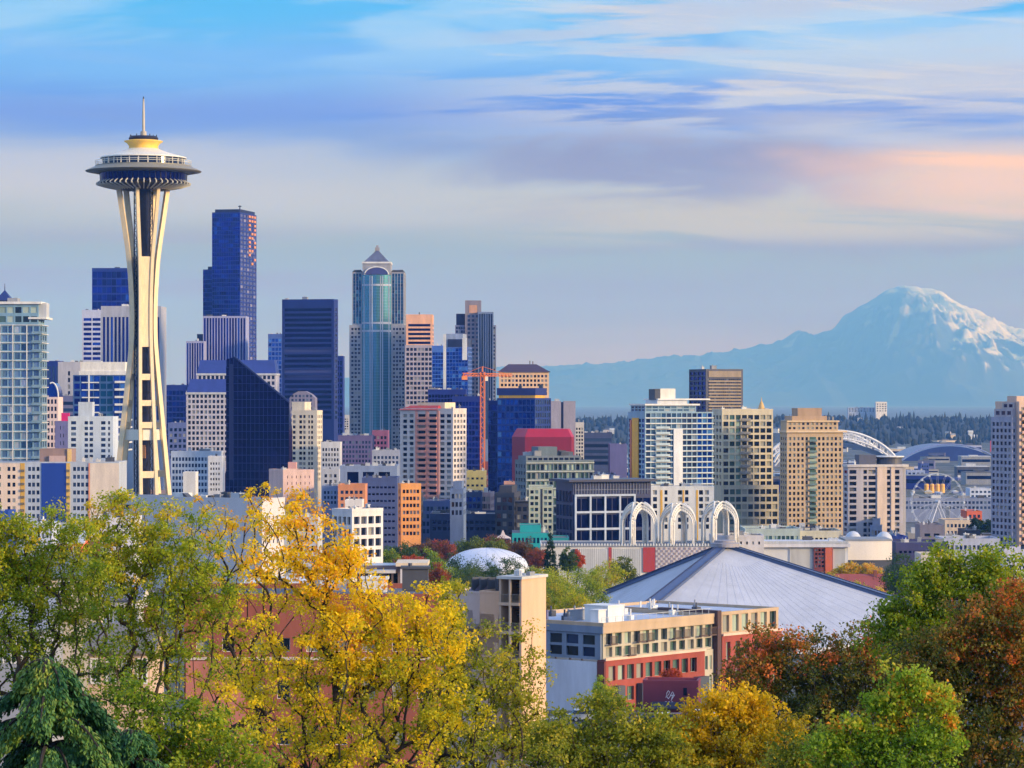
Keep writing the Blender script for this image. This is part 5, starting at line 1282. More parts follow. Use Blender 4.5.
def arena():
    D = 800; cx = PX(725, D); root = tag(empty('arena', (cx, D, 0)), 'huge pale grey arena roof falling from one peak along dark ridge beams', 'arena')
    apex = Vector((0, 0, PZ(545, D))); R = 51.5; Rm = 59; ze = PZ(604, 777); zm = ze-8.5
    a0 = math.radians(-27); cor = [Vector((R*math.cos(a0-k*math.pi/2), R*math.sin(a0-k*math.pi/2), ze)) for k in range(4)]
    mid = [Vector((Rm*math.cos(a0-math.pi/4-k*math.pi/2), Rm*math.sin(a0-math.pi/4-k*math.pi/2), zm)) for k in range(4)]
    cor[2] = Vector((-39.5, 33, ze-4.5)); mid[1] = Vector((-40, -8, zm-1)); mid[2] = Vector((-12, 54, zm))
    rf = wall(182,186,196,.62,.12,.03); Nn = 16
    for k in range(4):
        A, Bc, Mm = cor[k], cor[(k+1) % 4], mid[k]; m = MB()
        def edge(t):
            q0 = A*(1-t)**2+(Mm*2-(A+Bc)/2)*2*t*(1-t)+Bc*t*t; return q0
        def pt(t, s_):
            e = edge(t); p = apex*(1-s_)+e*s_; p.z -= 0.9*math.sin(math.pi*s_)*math.sin(math.pi*t); return p
        g = [[pt(i/Nn, j/10) for i in range(Nn+1)] for j in range(1, 11)]
        for i in range(Nn): m.poly(apex, g[0][i], g[0][i+1])
        for j in range(9):
            for i in range(Nn): m.poly(g[j][i], g[j+1][i], g[j+1][i+1], g[j][i+1])
        m.build('roof_panel', rf, root, True)
        s_ = MB()
        for q in range(1, 22):
            t = q/22; s_.tube([pt(t, u)+Vector((0,0,.03)) for u in np.linspace(.2, 1, 9)], .02, 4)
        s_.build('seam', wall(182,186,200,.6,.04), root)
        f_ = MB()
        for i in range(Nn):
            p, q = pt(i/Nn, 1), pt((i+1)/Nn, 1); f_.poly(p+Vector((0,0,-.02)), q+Vector((0,0,-.02)), Vector((q.x, q.y, q.z-1.6)), Vector((p.x, p.y, p.z-1.6)))
        f_.build('fascia', wall(200,204,214,.6), root)
    for k in range(4):
        m = MB(); d = (cor[k]-apex); n = d.cross(Vector((0,0,1))).normalized(); u = n.cross(d).normalized()
        if u.z < 0: u = -u
        rings = []
        for t in np.linspace(.03, 1.04, 9):
            p = apex+d*t; w = 1.15+.6*t; rings.append([p-n*w-u*.6, p+n*w-u*.6, p+n*w*.9+u*.4, p-n*w*.9+u*.4])
        m.loft(rings); m.build('ridge_beam', wall(76,92,128,.5,.06), root)
        e = MB()
        for s_ in (-1,1): e.bar(apex+d*.03+n*s_*1.2+u*.45, cor[k]+n*s_*1.8+u*.45, .25)
        e.build('beam_edge', wall(50,60,92,.5), root)
        b_ = MB(); c = cor[k]; b_.loft([[(c.x+i*2.6, c.y+j*2.6, 8) for i, j in ((-1,-1),(1,-1),(1,1),(-1,1))], [(c.x+i*1.5, c.y+j*1.5, c.z-.8) for i, j in ((-1,-1),(1,-1),(1,1),(-1,1))]]); b_.build('abutment', PALE, root)
    m = MB(); m.lathe([(R*.86, 10), (R*.86, zm-1)], 48, cap=False); m.build('glazed_wall', glass('steel'), root)
    m = MB(); m.lathe([(3.8,apex.z-.5),(3.8,apex.z+.5),(2.8,apex.z+.7),(2.8,apex.z+1.2),(.3,apex.z+1.4)], 24); m.build('peak_cap', wall(150,146,152), root)
arena()
def roofhead():
    simple('stage_block', 'white boxy roof structure with small railings just behind the arena peak', 712, 764, None, 538, 1000, 0, wall(196,194,198), G(8,1,.3,.4,.6,zr=(546,540)), d=14, kit=9)
roofhead()
def house(name, label, px0, px1, yeave, yridge, D, wm, rm, rot=0, nwin=3, chim=False, d=9):
    zb = ground(D)-2; w = (px1-px0)*D/F; root = tag(empty(name, (PX((px0+px1)/2, D), D, zb), math.radians(rot)), label, 'house'); h = PZ(yeave, D)-zb; hr = PZ(yridge, D)-zb
    m = MB(); m.box(-w/2, w/2, 0, d, 0, h); m.poly((w/2,0,h),(w/2,d,h),(w/2,d/2,hr-.2)); m.poly((-w/2,0,h),(-w/2,d/2,hr-.2),(-w/2,d,h)); m.build('wall', wm, root)
    m = MB()
    for s_ in (0, 1):
        y0 = -.45 if s_ == 0 else d+.45; m.loft([[(-w/2-.4,y0,h-.35),(w/2+.4,y0,h-.35),(w/2+.4,d/2,hr),(-w/2-.4,d/2,hr)],[(-w/2-.4,y0,h-.15),(w/2+.4,y0,h-.15),(w/2+.4,d/2,hr+.2),(-w/2-.4,d/2,hr+.2)]])
    rf = m.build('roof', rm, root)
    if chim: m = MB(); m.box(w*.3, w*.3+.9, d*.4, d*.4+.9, h, hr+1.3); m.build('chimney', wall(130,76,62), rf)
    for k in range(nwin):
        x = -w/2+w*(k+.5)/nwin
        fr = MB(); ww, wh_ = min(1.3, w/nwin*.5), min(1.5, h*.3); zc = h-1.5
        for a, b_, c, e in ((x-ww/2-.1,x-ww/2,zc-wh_/2-.1,zc+wh_/2+.1),(x+ww/2,x+ww/2+.1,zc-wh_/2-.1,zc+wh_/2+.1),(x-ww/2,x+ww/2,zc+wh_/2,zc+wh_/2+.1),(x-ww/2,x+ww/2,zc-wh_/2-.1,zc-wh_/2),(x-.03,x+.03,zc-wh_/2,zc+wh_/2)): fr.box(a, b_, -.07, .01, c, e)
        fo = fr.build('window', WHITE, root); p = link('pane', unit_pane(glass('home'), 'pane'), fo); p.location = (x, -.02, zc); p.scale = (ww, 1, wh_)
    return root
brick = wall(150,84,70,.9,.16,.4)
house('brick_house', 'red brick hall with a dull red roof and chimney right of the arena roof', 838, 886, 592, 576, 880, wall(196,108,70,.9,.12), wall(150,76,70,.85,.1), 0, 5, True, 16)
simple('dark_shed', 'long navy roofed shed behind the dark green bush tree near the right', 896, 948, None, 545, 1060, 0, wall(58,60,104), G(10,1,.5,.3,.8,zr=(556,548),glass='navy'), d=26, kit=5)
simple('dark_shed', 'small bright blue roofed shed at the end of the long navy shed', 897, 908, None, 539, 1090, 0, wall(36,60,140), G(3,1,.5,.3,.6,zr=(546,542),glass='navy'), d=14, kit=1)
simple('ribbed_shed', 'cream ribbed small shed right of the dark green bush tree', 921, 943, None, 557, 900, 0, wall(206,198,184), G(12,1,.3,.8,.4,zr=(574,559),glass='steel'), d=14, kit=0)
simple('grey_block', 'two grey rooftop stair blocks standing before the ferris wheel legs', 920, 944, None, 527, 1150, 0, wall(120,116,130), G(2,1,.5,.3,1,zr=(540,530)), d=14, kit=2)
simple('terrace_block', 'pale flat roofed terrace block beside the right edge tower foot', 944, 1000, None, 541, 1080, 0, wall(176,182,200), G(12,1,.5,.4,.6,zr=(552,543),glass='steel'), d=22, kit=6)
simple('terrace_block', 'white and violet low block at the foot of the right edge tower', 1004, 1040, None, 552, 980, 0, wall(196,196,214), G(8,2,.5,.4,.6,zr=(572,555),glass='steel'), d=18, kit=5)

# small blocks packed at the feet of the towers, one by one
def infill():
    near = [(60,'the blue panelled apartment block'),(140,'the saucer tower'),(205,'the light grey office block'),(258,'the navy wedge tower'),(306,'the cream condo tower'),(345,'the violet brick block'),(385,'the slate blue office block'),(432,'the striped pink condo tower'),(482,'the crane'),(540,'the lattice apartment block'),(600,'the dark framed office block'),(680,'the blue and white condo tower'),(745,'the green beige condo tower'),(812,'the tan apartment tower'),(872,'the grey and cream condo tower'),(945,'the ferris wheel'),(1010,'the edge balcony tower')]
    cols = [('stone grey',(150,150,150)),('cream',(186,172,148)),('slate',(70,80,116)),('brick red',(140,70,60)),('dark grey',(60,64,76)),('steel blue',(104,124,160)),('ochre',(190,140,84)),('navy',(32,44,92)),('pink grey',(176,150,146)),('grey green',(120,136,130))]
    tops = [('roof vents',0),('a roof lift box',1),('a stepped top',2),('a roof canopy',3)]
    r = random.Random(52); used = set()
    spots = [(x, r.uniform(1180, 1600), r.uniform(490, 512)) for x in range(150, 520, 15)]+[(x, r.uniform(1500, 1900), r.uniform(446, 470)) for x in range(300, 520, 22)]+[(x, r.uniform(1420, 1800), r.uniform(470, 492)) for x in range(585, 660, 18)]+[(x, r.uniform(1150, 1400), r.uniform(524, 538)) for x in range(756, 1000, 19)]
    for px, D, yt in spots:
        nb = min(near, key=lambda q: abs(q[0]-px))[1]; order = [(c, t) for c in cols for t in tops]; r.shuffle(order)
        c, t = next((q for q in order if (q[0][0], q[1][0], nb) not in used)); used.add((c[0], t[0], nb)); w = r.uniform(9, 20)
        mt = wall(*c[1], .8, .16); b = Bld('city_block', 'low %s block with %s, near %s' % (c[0], t[0], nb.replace('the ', 'the ', 1)), px, px+w, None, D, r.uniform(0, 14), d=r.uniform(12, 22)); zt = b.z(yt)
        sty = r.randrange(3); nr = r.randint(3, 5); h = nr*3.3; nc = max(3, int(w*D/F/2.6))
        g = [G(nc, nr, .58, .5, .4, zr=(zt-h-.5, zt-.8), glass='dark'), G(1, nr, .94, .45, .2, zr=(zt-h-.5, zt-.8), glass='steel'), G(nc*2, nr, .72, .62, .3, zr=(zt-h-.5, zt-.8), glass=r.choice(['navy', 'green', 'home']))][sty]
        b.vol(mt, z1=zt, Fr=dict(g), R=G(4, nr, .5, .5, .5, zr=(zt-h-.5, zt-.8)), rp=(.6, .3))
        if t[1] == 1: b.box('lift_box', PALE, b.x0*.7, b.x0*.4, 3, 7, zt, zt+2.6)
        if t[1] == 2: b.vol(mt, x0=b.x0*.8, x1=b.x0*.15, y0=2, y1=b.d-2, z0=zt, z1=zt+3, part='upper_step', rp=(.3,.2))
        if t[1] == 3: b.box('roof_canopy', DGREY, b.x0-.8, .8, -1, b.d*.6, zt+.7, zt+1.0)
        b.kit(zt, 4 if t[1] == 0 else 2, seed=int(px)); b.done()
infill()

# ------------------------------------------------------------------ near: red and cream apartment block
def redblock():
    D0 = 416.0; Xc = PX(603, D0); zb = ground(D0)-3; u = 0
    # local x runs along the long front, which recedes to the right
    phi = math.radians(49); root = tag(empty('apartment_block', (Xc, D0, zb), phi), 'red and cream apartment block with balconies and a flat grey roof before the arena', 'building')
    class Q(Bld):
        def __init__(s): s.D = D0; s.xc = 603; s.phi = phi; s.Xc = Xc; s.zb = zb; s.root = root; s.parts = {}; s.panes = {}; s.x0, s.x1, s.d = 0, 60, 22
    b = Q(); z = b.z; X = b.X
    zt, z1 = z(626.5), z(660)         # roof edge and top of the red base
    x1 = X(712.5); x2 = X(716.5); x3 = X(775)
    cream = wall(180,172,154); red = wall(156,74,64,.85,.16); tan_ = wall(188,164,136); white = wall(206,208,216)
    gl = lambda c, r: 'green' if (c*5+r*3) % 3 else 'home'
    hh = (zt-.95-z1)/2
    xs = []
    n = 12; p = (x1-.3)/n
    for k in range(n): xs.append((.35+k*p+p*.14, .35+k*p+p*.82))
    fw = wall(170,176,170,.5)
    b.vol(cream, x0=0, x1=x1, z0=z1, z1=zt-.95, Fr=G(0,0,xs=xs,zs=[(z1+.32,z1+hh-.16),(z1+hh+.16,z1+2*hh-.1)],glass=gl,dep=.45,frame=fw), L=G(7,2,.62,.72,.6,zr=(z1+.3,zt-1.1),glass='steel',dep=.3,frame=wall(120,136,158)), rp=None)
    b.box('end_fascia', wall(122,136,156), -.5, -.36, -.35, 22, zt-.95, zt); b.vol(tan_, x0=-.35, x1=x1+.1, y0=-.35, y1=22, z0=zt-.95, z1=zt, part='fascia', roof=wall(176,186,204,.7,.08), rp=(.5,.35))
    xs2 = [(a-.05, c+.05) for a, c in xs]; xr = X(702)
    b.vol(red, x0=.0, x1=xr, y0=-.5, y1=-.02, z0=0, z1=z1, part='base_wall', Fr=G(0,0,xs=[(a,c) for a,c in xs2 if c < xr-.4],zs=[(z1-9.0,z1-6.6),(z1-5.8,z1-3.9),(z1-2.9,z1-.9)],glass=gl,dep=.42,frame=fw))
    b.box('string_course', wall(226,190,170), -.2, xr+.1, -.7, -.51, z1-.1, z1+.25)
    b.vol(cream, x0=xr+.02, x1=x1, y0=-.2, y1=-.01, z0=0, z1=z1, part='wall', Fr=G(2,3,.6,.62,.3,zr=(z1-9.2,z1-.4),glass='green',dep=.18,frame=fw))
    # left end: white blank lower wall, blue grey upper
    b.box('end_wall', white, -.4, -.03, .8, 22, 0, z1-.3); b.box('end_strip', wall(110,56,56), -.35, -.02, -.5, .75, 0, z1-.2)
    b.vol(wall(122,136,156), x0=-.3, x1=-.02, y0=.2, y1=22, z0=z1, z1=zt-1.0, part='end_cladding', L=G(7,2,.66,.78,.6,zr=(z1+.2,zt-1.1),glass=lambda c, r: 'steel' if (c+r) % 3 == 0 else 'home',dep=.25))
    # dark joint and taller red wing
    b.box('joint', wall(84,64,66), x1+.02, x2, -.9, 10, 0, zt+.9)
    zw = zt+.25; zr_ = z1+1.9
    xw = [(x2+.3+(x3-x2-.5)*(k+.16)/6, x2+.3+(x3-x2-.5)*(k+.84)/6) for k in range(6)]
    b.vol(tan_, x0=x2+.02, x1=x3, y0=-.6, z0=zr_, z1=zw, part='wing_upper', Fr=G(0,0,xs=xw,zs=[(zr_+.4,zr_+2.8)],glass=gl,dep=.4,frame=fw), R=G(4,1,.5,.5,.6,zr=(zr_+.3,zr_+3)), roof=wall(176,186,204,.7,.08), rp=(.4,.3))
    b.vol(red, x0=x2+.02, x1=x3+.3, y0=-1.0, z0=0, z1=zr_, part='base_wall', Fr=G(0,0,xs=[(a+.25,c-.25) for a,c in xw],zs=[(zr_-11,zr_-8.6),(zr_-7.8,zr_-4.6),(zr_-3.6,zr_-1.0)],glass=gl,dep=.5,frame=fw), R=G(4,3,.4,.6,.6,zr=(zr_-10,zr_-.6)))
    b.box('string_course', wall(226,190,170), x2+.1, x3+.4, -1.2, -1.02, zr_-.1, zr_+.25)
    m = None
    for (k, row) in ((3,1),(4,1),(7,1),(8,1),(10,1),(11,1),(0,1),(2,0)):
        a, c = xs[k]; m = MB(); zb0 = z1+hh*row+.35 if row else z1+.4
        m.box(a-.1, c+.1, -.95, -.47, zb0-.15, zb0); 
        for q in np.linspace(a-.05, c+.05, 10): m.box(q-.02, q+.02, -.93, -.89, zb0, zb0+1.0)
        m.box(a-.08, c+.08, -.96, -.86, zb0+1.0, zb0+1.07); m.build('balcony', wall(96,76,70,.5), root)
    # roof plant
    for lab, a, c, y0, y1, h0, mt in (('stair_room',5,8.5,3.2,7.4,2.3,WHITE),('stair_room',2.2,3.8,2.6,4.0,1.9,WHITE),('roof_screen',5,15,10,10.3,1.4,GREY),('roof_screen',-0,.3,10,20,1.6,vio)):
        m = MB(); m.box(a, c, y0, y1, zt+.02, zt+h0); m.box(a-.1, c+.1, y0-.1, y1+.1, zt+h0, zt+h0+.15); m.build(lab, mt, root)
    r = random.Random(6)
    for k in range(26):
        x = r.uniform(1, x3-2); y = r.uniform(2, 18); w = r.uniform(.4, 1.1); m = MB(); m.box(x, x+w, y, y+w, zt, zt+r.uniform(.5,1.0)); m.tube([(x+w/2,y+w/2,zt+.5),(x+w/2,y+w/2,zt+1.5)], .14, 6); m.build('roof_unit', r.choice([PALE, WHITE, GREY, DGREY, PALE]), root)
    # roof rail
    m = MB()
    for q in np.arange(0, x1, 1.5): m.bar((q, .2, zt+.5), (q, .2, zt+1.2), .05)
    m.bar((0,.2,zt+1.2), (x1,.2,zt+1.2), .06); m.build('roof_rail', PALE, root)
    # ground floor dark bays
    for p_, q_ in ((610,617),(634,642),(691,701)):
        m = MB(); m.box(X(p_), X(q_), -1.5, -.52, 0, z1-3.6); m.build('bay', wall(72,80,92,.5), root)
    b.done()
redblock()
def shop():
    D = 385; b = Bld('shop_building', 'plum coloured flat roofed shop with white script on its wall before the red apartments', 643, 698, None, D, 8, d=4.2)
    pl = wall(116,50,70,.8,.1); zt = b.z(683.5); zl = b.z(706)
    b.vol(pl, z0=0, z1=zt, Fr=G(0,0,xs=[(b.X(683),b.X(687))],zs=[(b.z(696),b.z(688))],glass='dark',dep=.2), rp=(.35,.25))
    # white hand-written lettering, two joined letters and a short line below
    m = MB(); X = b.X; z = b.z; S_ = lambda pts: m.tube([(X(x), -.06, z(y)) for x, y in pts], .045, 5)
    S_([(666,698),(667,693),(668.5,691),(669.8,692.4),(668.6,695),(666.8,696.6),(668.4,699.2)])
    S_([(668.4,699.2),(670.2,696.5),(671.4,694),(672.6,692),(673.6,693.6),(672.4,697),(671.2,701),(672.4,698.6),(674.6,695.4)])
    S_([(670.6,696.2),(674.8,695.2)])
    S_([(664.8,702.6),(666.2,702),(667.6,702.9),(669.2,702),(670.6,702.9),(672.2,702),(673.6,702.8)])
    m.build('wall_script', wall(232,226,232,.5), b.root)
    b.one('awning', wall(60,64,84), lambda q: q.loft([[(b.X(652),-1.6,zl-.3),(b.X(688),-1.6,zl-.3),(b.X(688),-.02,zl+.1),(b.X(652),-.02,zl+.1)],[(b.X(652),-1.6,zl-.1),(b.X(688),-1.6,zl-.1),(b.X(688),-.02,zl+.5),(b.X(652),-.02,zl+.5)]]))
    b.one('door', wall(40,44,60), lambda q: q.box(b.X(657), b.X(661), -.1, -.01, 0, zl-.3)); b.done()
shop()

# ------------------------------------------------------------------ near: beige stair tower building
def stairtower():
    D = 330; b = Bld('apartment_block', 'peach apartment block with an open stair tower showing landings', 499, 521.5, 546, D, 28)
    pe = wall(216,178,146,.85,.09); X = b.X; zt = b.z(579.5); d = b.d; x0, x1 = b.x0, 0.0
    sh = wall(190,164,140)
    # hollow tower: back, left wall, right wall, three floor slabs, post
    b.box('wall', pe, -.25, 0, 0, d, 0, zt); b.box('wall', sh, x0, x0+.25, 0, d, 0, zt); b.box('wall', sh, x0+.26, -.26, d-.3, d, 0, zt)
    b.box('roof', wall(196,196,190), x0-.2, .15, -.2, d+.2, zt, zt+.3)
    fl = [b.z(604.5), b.z(633), b.z(661), b.z(689)]
    for q in fl:
        m = MB(); m.box(x0-.05, -.26, -.1, d*.55, q-.16, q+.16); m.build('landing', wall(206,178,150), b.root)
    b.box('post', wall(216,190,160), (x0+x1)/2-.12, (x0+x1)/2+.12, -.12, .12, 0, zt)
    tops = [zt]+fl
    for k in range(4):
        q = fl[k]; m = MB()
        for i in range(9): m.box(-1.25, -.3, d*.55-.3*i-.35, d*.55-.3*i, q+.2+i*.3, q+.3+i*.3)
        m.build('stair_flight', wall(44,42,48), b.root)
        m = MB(); 
        for x in np.linspace(x0+.3, -.3, 12): m.bar((x, -.05, q+.16), (x, -.05, q+1.05), .04)
        m.bar((x0+.26, -.05, q+1.05), (-.26, -.05, q+1.05), .06); m.build('landing_rail', wall(128,120,110), b.root)
    b.box('dark_door', wall(34,24,30), -1.0, -.27, d-.36, d-.31, fl[0]+.2, fl[0]+2.3); b.box('dark_door', wall(34,24,30), -1.0, -.27, d-.36, d-.31, fl[1]+.2, fl[1]+2.3)
    # lower block beside it
    z2 = b.z(594.5); xl = X(437); xm = X(478)
    b.vol(pe, x0=xm, x1=x0-.02, y0=.4, y1=d, z1=z2, Fr=G(0,0,xs=[(X(492.5),X(496.5))],zs=[(b.z(628),b.z(615.5)),(b.z(657),b.z(644))],glass='home',dep=.2,frame=wall(120,100,90)), rp=(.25,.2))
    b.vol(wall(206,186,176), x0=xl, x1=xm-.02, y0=1.5, y1=d+6, z1=z2-.2, Fr=G(0,0,xs=[(X(q),X(q+7)) for q in (441,453,466)],zs=[(b.z(627),b.z(613)),(b.z(657),b.z(643)),(b.z(687),b.z(673))],glass='home',dep=.2,frame=WHITE), rp=(.25,.2))
    for q in (b.z(631), b.z(661)):
        m = MB(); m.box(X(452), X(474), .3, 1.45, q, q+.15)
        for x in np.linspace(X(452), X(474), 16): m.bar((x,.35,q),(x,.35,q+1),.04)
        m.bar((X(452),.35,q+1),(X(474),.35,q+1),.06); m.build('balcony', wall(150,140,132), b.root)
    m = MB(); m.loft([[(X(455),3,z2),(X(474),3,z2),(X(474),6,z2),(X(455),6,z2)],[(X(455),5.5,z2+1.3),(X(474),5.5,z2+1.3),(X(474),6,z2+1.3),(X(455),6,z2+1.3)]]); m.build('skylight', wall(96,88,104,.4), b.root)
    m = MB()
    for k in range(4): m.box(X(460)+k*1.0, X(460)+k*1.0+.12, 2.6, 5, z2+.1, z2+1.5)
    m.build('roof_pipe', DGREY, b.root)
    b.box('roof_unit', WHITE, X(508), X(512), d*.3, d*.5, zt+.3, zt+1.0); m = MB()
    for k in range(3): m.tube([(X(509)+k*.35, d*.25, zt+.3), (X(509)+k*.35, d*.25, zt+.9)], .12, 6)
    m.build('vent_pipe', PALE, b.root); b.box('roof_unit', GREY, X(516), X(520), d*.4, d*.6, zt+.3, zt+.7)
    # build the gathered parts
    b.done()
stairtower()

# ------------------------------------------------------------------ near: brick block, flat roofs and houses seen through the trees
def brickblock():
    D = 240; b = Bld('brick_apartments', 'long brick apartment block with white framed windows behind the yellow tree', 184, 437, None, D, 0, d=14)
    X = b.X; lo = b.z(770); zt = b.z(599)
    xs = [(X(q), X(q+13)) for q in (196, 222, 250, 277, 306, 334, 362, 392, 417)]
    b.vol(brick, z1=zt, Fr=G(0,0,xs=xs,zs=[(b.z(745),b.z(725)),(b.z(699),b.z(680)),(b.z(652),b.z(638))],glass='home',dep=.25,frame=WHITE), rp=(.4,.3))
    b.box('string_course', wall(206,190,176), b.x0-.05, b.x1+.05, -.12, -.01, b.z(660), b.z(657)); b.box('lower_wall', wall(188,118,102,.85,.14), X(186), X(246), -.2, -.01, lo, b.z(661))
    o = b.kit(zt+.4, 5); b.done()
    D = 300; b = Bld('flat_roofed_house', 'dark brick house with a pale terrace edge behind the bare yellow branches', 246, 312, None, D, 0, d=10); b.vol(wall(126,86,80,.9,.12), z1=b.z(585), Fr=G(5,2,.4,.5,.5,zr=(b.z(640),b.z(590)),glass='home',frame=WHITE)); b.box('eave', WHITE, b.x0-.4, b.x1+.4, -.6, 10.3, b.z(585), b.z(582.5)); b.done()
    D = 520; b = Bld('pavilion', 'pavilion with a wide thin cream roof and columns right of the yellow tree', 352, 427, None, D, 0, d=10)
    b.vol(wall(120,104,106), x0=b.X(356), x1=b.X(421), y0=2, z1=b.z(566), Fr=G(9,1,.6,.5,.5,zr=(b.z(590),b.z(569)),glass='dark'), roof=PALE); b.box('roof_slab', wall(226,206,176), b.X(396), b.X(428), -1.5, 10, b.z(566), b.z(562.5)); b.box('roof_slab', wall(206,200,196), b.X(350), b.X(395.8), -.8, 10, b.z(573), b.z(570))
    m = MB()
    for q in (402, 411, 419.5): m.bar((b.X(q), -.9, 0), (b.X(q), -.9, b.z(566)), .5)
    m.build('column', wall(206,200,200), b.root); b.done()
    house('gabled_house', 'bright orange gabled house showing between the green leaves', 60, 82, 541, 533, 420, wall(226,116,62), PALE, 0, 2, False, 8)
    house('gabled_house', 'pale house with a slate blue grey roof low behind the green tree', 34, 98, 574, 556, 300, wall(206,190,166), wall(110,122,132), 0, 3, True, 8)
    house('gabled_house', 'white house with a violet grey roof behind the green trees', 104, 138, 596, 588, 260, wall(214,210,204), wall(120,126,160), 0, 3, False, 8)
    house('gabled_house', 'cream house with a grey roof half hidden low behind the green trees', 88, 150, 648, 630, 200, wall(206,176,150), wall(120,116,116), 0, 4, True, 8)
    house('gabled_house', 'grey house with a pale roof at the left edge behind the green leaves', -30, 44, 626, 604, 190, wall(150,154,164), wall(146,150,158), 0, 4, False, 8)
    simple('white_block', 'white roofs and vents block peeping above the green tree below the white hall', 92, 134, None, 521, 760, 0, wall(216,214,218), G(9,2,.4,.4,.5,zr=(536,523)), d=16, kit=9)
    simple('white_block', 'small white block behind the green leaves left of the orange gabled house', 34, 52, None, 528, 560, 0, wall(196,204,222), G(3,1,.4,.4,.5,zr=(540,530)), d=10, kit=3)
    simple('blue_block', 'royal blue low block at the left edge above the leaves', -20, 8, None, 514, 900, 0, wall(26,70,160), G(5,1,.4,.3,.5,zr=(524,517)), d=14, kit=1)
brickblock()

# ------------------------------------------------------------------ street and parked cars
def street():
    pm = wall(70,72,78,.9,.15,.5); ps = wall(150,150,150,.9,.1,.5)
    def strip(name, pts, w, dz, m):
        b = MB()
        for (x0, y0), (x1, y1) in zip(pts[:-1], pts[1:]):
            n_ = 10
            for k in range(n_):
                a, c = k/n_, (k+1)/n_; xa, ya, xb_, yb_ = x0+(x1-x0)*a, y0+(y1-y0)*a, x0+(x1-x0)*c, y0+(y1-y0)*c
                dx, dy = x1-x0, y1-y0; l = math.hypot(dx, dy); nx, ny = -dy/l*w/2, dx/l*w/2
                b.poly((xa-nx,ya-ny,ground(ya)+dz),(xb_-nx,yb_-ny,ground(yb_)+dz),(xb_+nx,yb_+ny,ground(yb_)+dz),(xa+nx,ya+ny,ground(ya)+dz))
        o = b.build(name, m); o['kind'] = 'structure'; return o
    strip('road', [(-60, 372), (90, 372)], 11, 1.2, pm); strip('pavement', [(-60, 380), (90, 380)], 4.5, 1.36, ps)
street()
def car(px, D, rot, col, label):
    z0 = ground(D)+1.26; root = tag(empty('parked_car', (PX(px, D), D, z0), rot), label, 'car', 'cars parked on the street'); pm = wall(*col, .3, .03)
    prof = [(-2.15,.35),(-2.2,.75),(-2.0,.95),(-1.2,1.0),(1.3,1.02),(2.1,.86),(2.2,.6),(2.12,.35)]
    m = MB(); m.loft([[(x, y*(.86 if abs(y) > .8 else 1), z) for x, z in prof] for y in (-.88, -.8, .8, .88)]); m.build('body', pm, root)
    cab = [(-1.9,.98),(-1.5,1.42),(.25,1.46),(1.15,1.0)]
    m = MB(); m.loft([[(x, y*(1 if z < 1.1 else .84), z) for x, z in cab] for y in (-.78, .78)]); m.build('cabin_window', glass('dark'), root)
    m = MB(); m.loft([[(-1.48,-.66,1.42),(.25,-.66,1.46),(.25,.66,1.46),(-1.48,.66,1.42)],[(-1.4,-.62,1.5),(.2,-.62,1.53),(.2,.62,1.53),(-1.4,.62,1.5)]]); m.build('roof', pm, root)
    for x in (-1.35, 1.35):
        for y in (-.86, .68):
            m = MB(); m.loft([[(x+.33*math.cos(t), yy, .33+.33*math.sin(t)) for t in np.linspace(0, 2*math.pi, 15)[:-1]] for yy in (y, y+.18)]); t_ = m.build('wheel', BLACK, root)
            m = MB(); m.loft([[(x+.19*math.cos(t), yy, .33+.19*math.sin(t)) for t in np.linspace(0, 2*math.pi, 11)[:-1]] for yy in (y-.015, y+.195)]); m.build('rim', PALE, t_)
    for y in (-.6, .6):
        m = MB(); m.box(2.14, 2.23, y-.16, y+.16, .62, .74); m.build('headlight', WHITE, root); m = MB(); m.box(-2.24, -2.17, y-.16, y+.16, .7, .84); m.build('tail_light', wall(150,20,20,.3), root)
for px, D, rot, col, lab in ((614.5,376,.2,(40,46,70),'dark blue parked car on the street below the red apartments'),(586,376,.1,(196,200,206),'silver parked car below the white end wall of the red apartments'),(655,368,0,(30,32,40),'black parked car before the plum shop'),(668,369,0,(206,206,210),'white parked car before the plum shop'),(682,368,0,(96,40,44),'dark red parked car before the plum shop'),(704,376,.1,(216,216,220),'white parked car beside the plum shop, by the golden round tree'),(626,370,0,(120,126,136),'grey parked car between the dark blue car and the plum shop')):
    car(px, D, rot, col, lab)
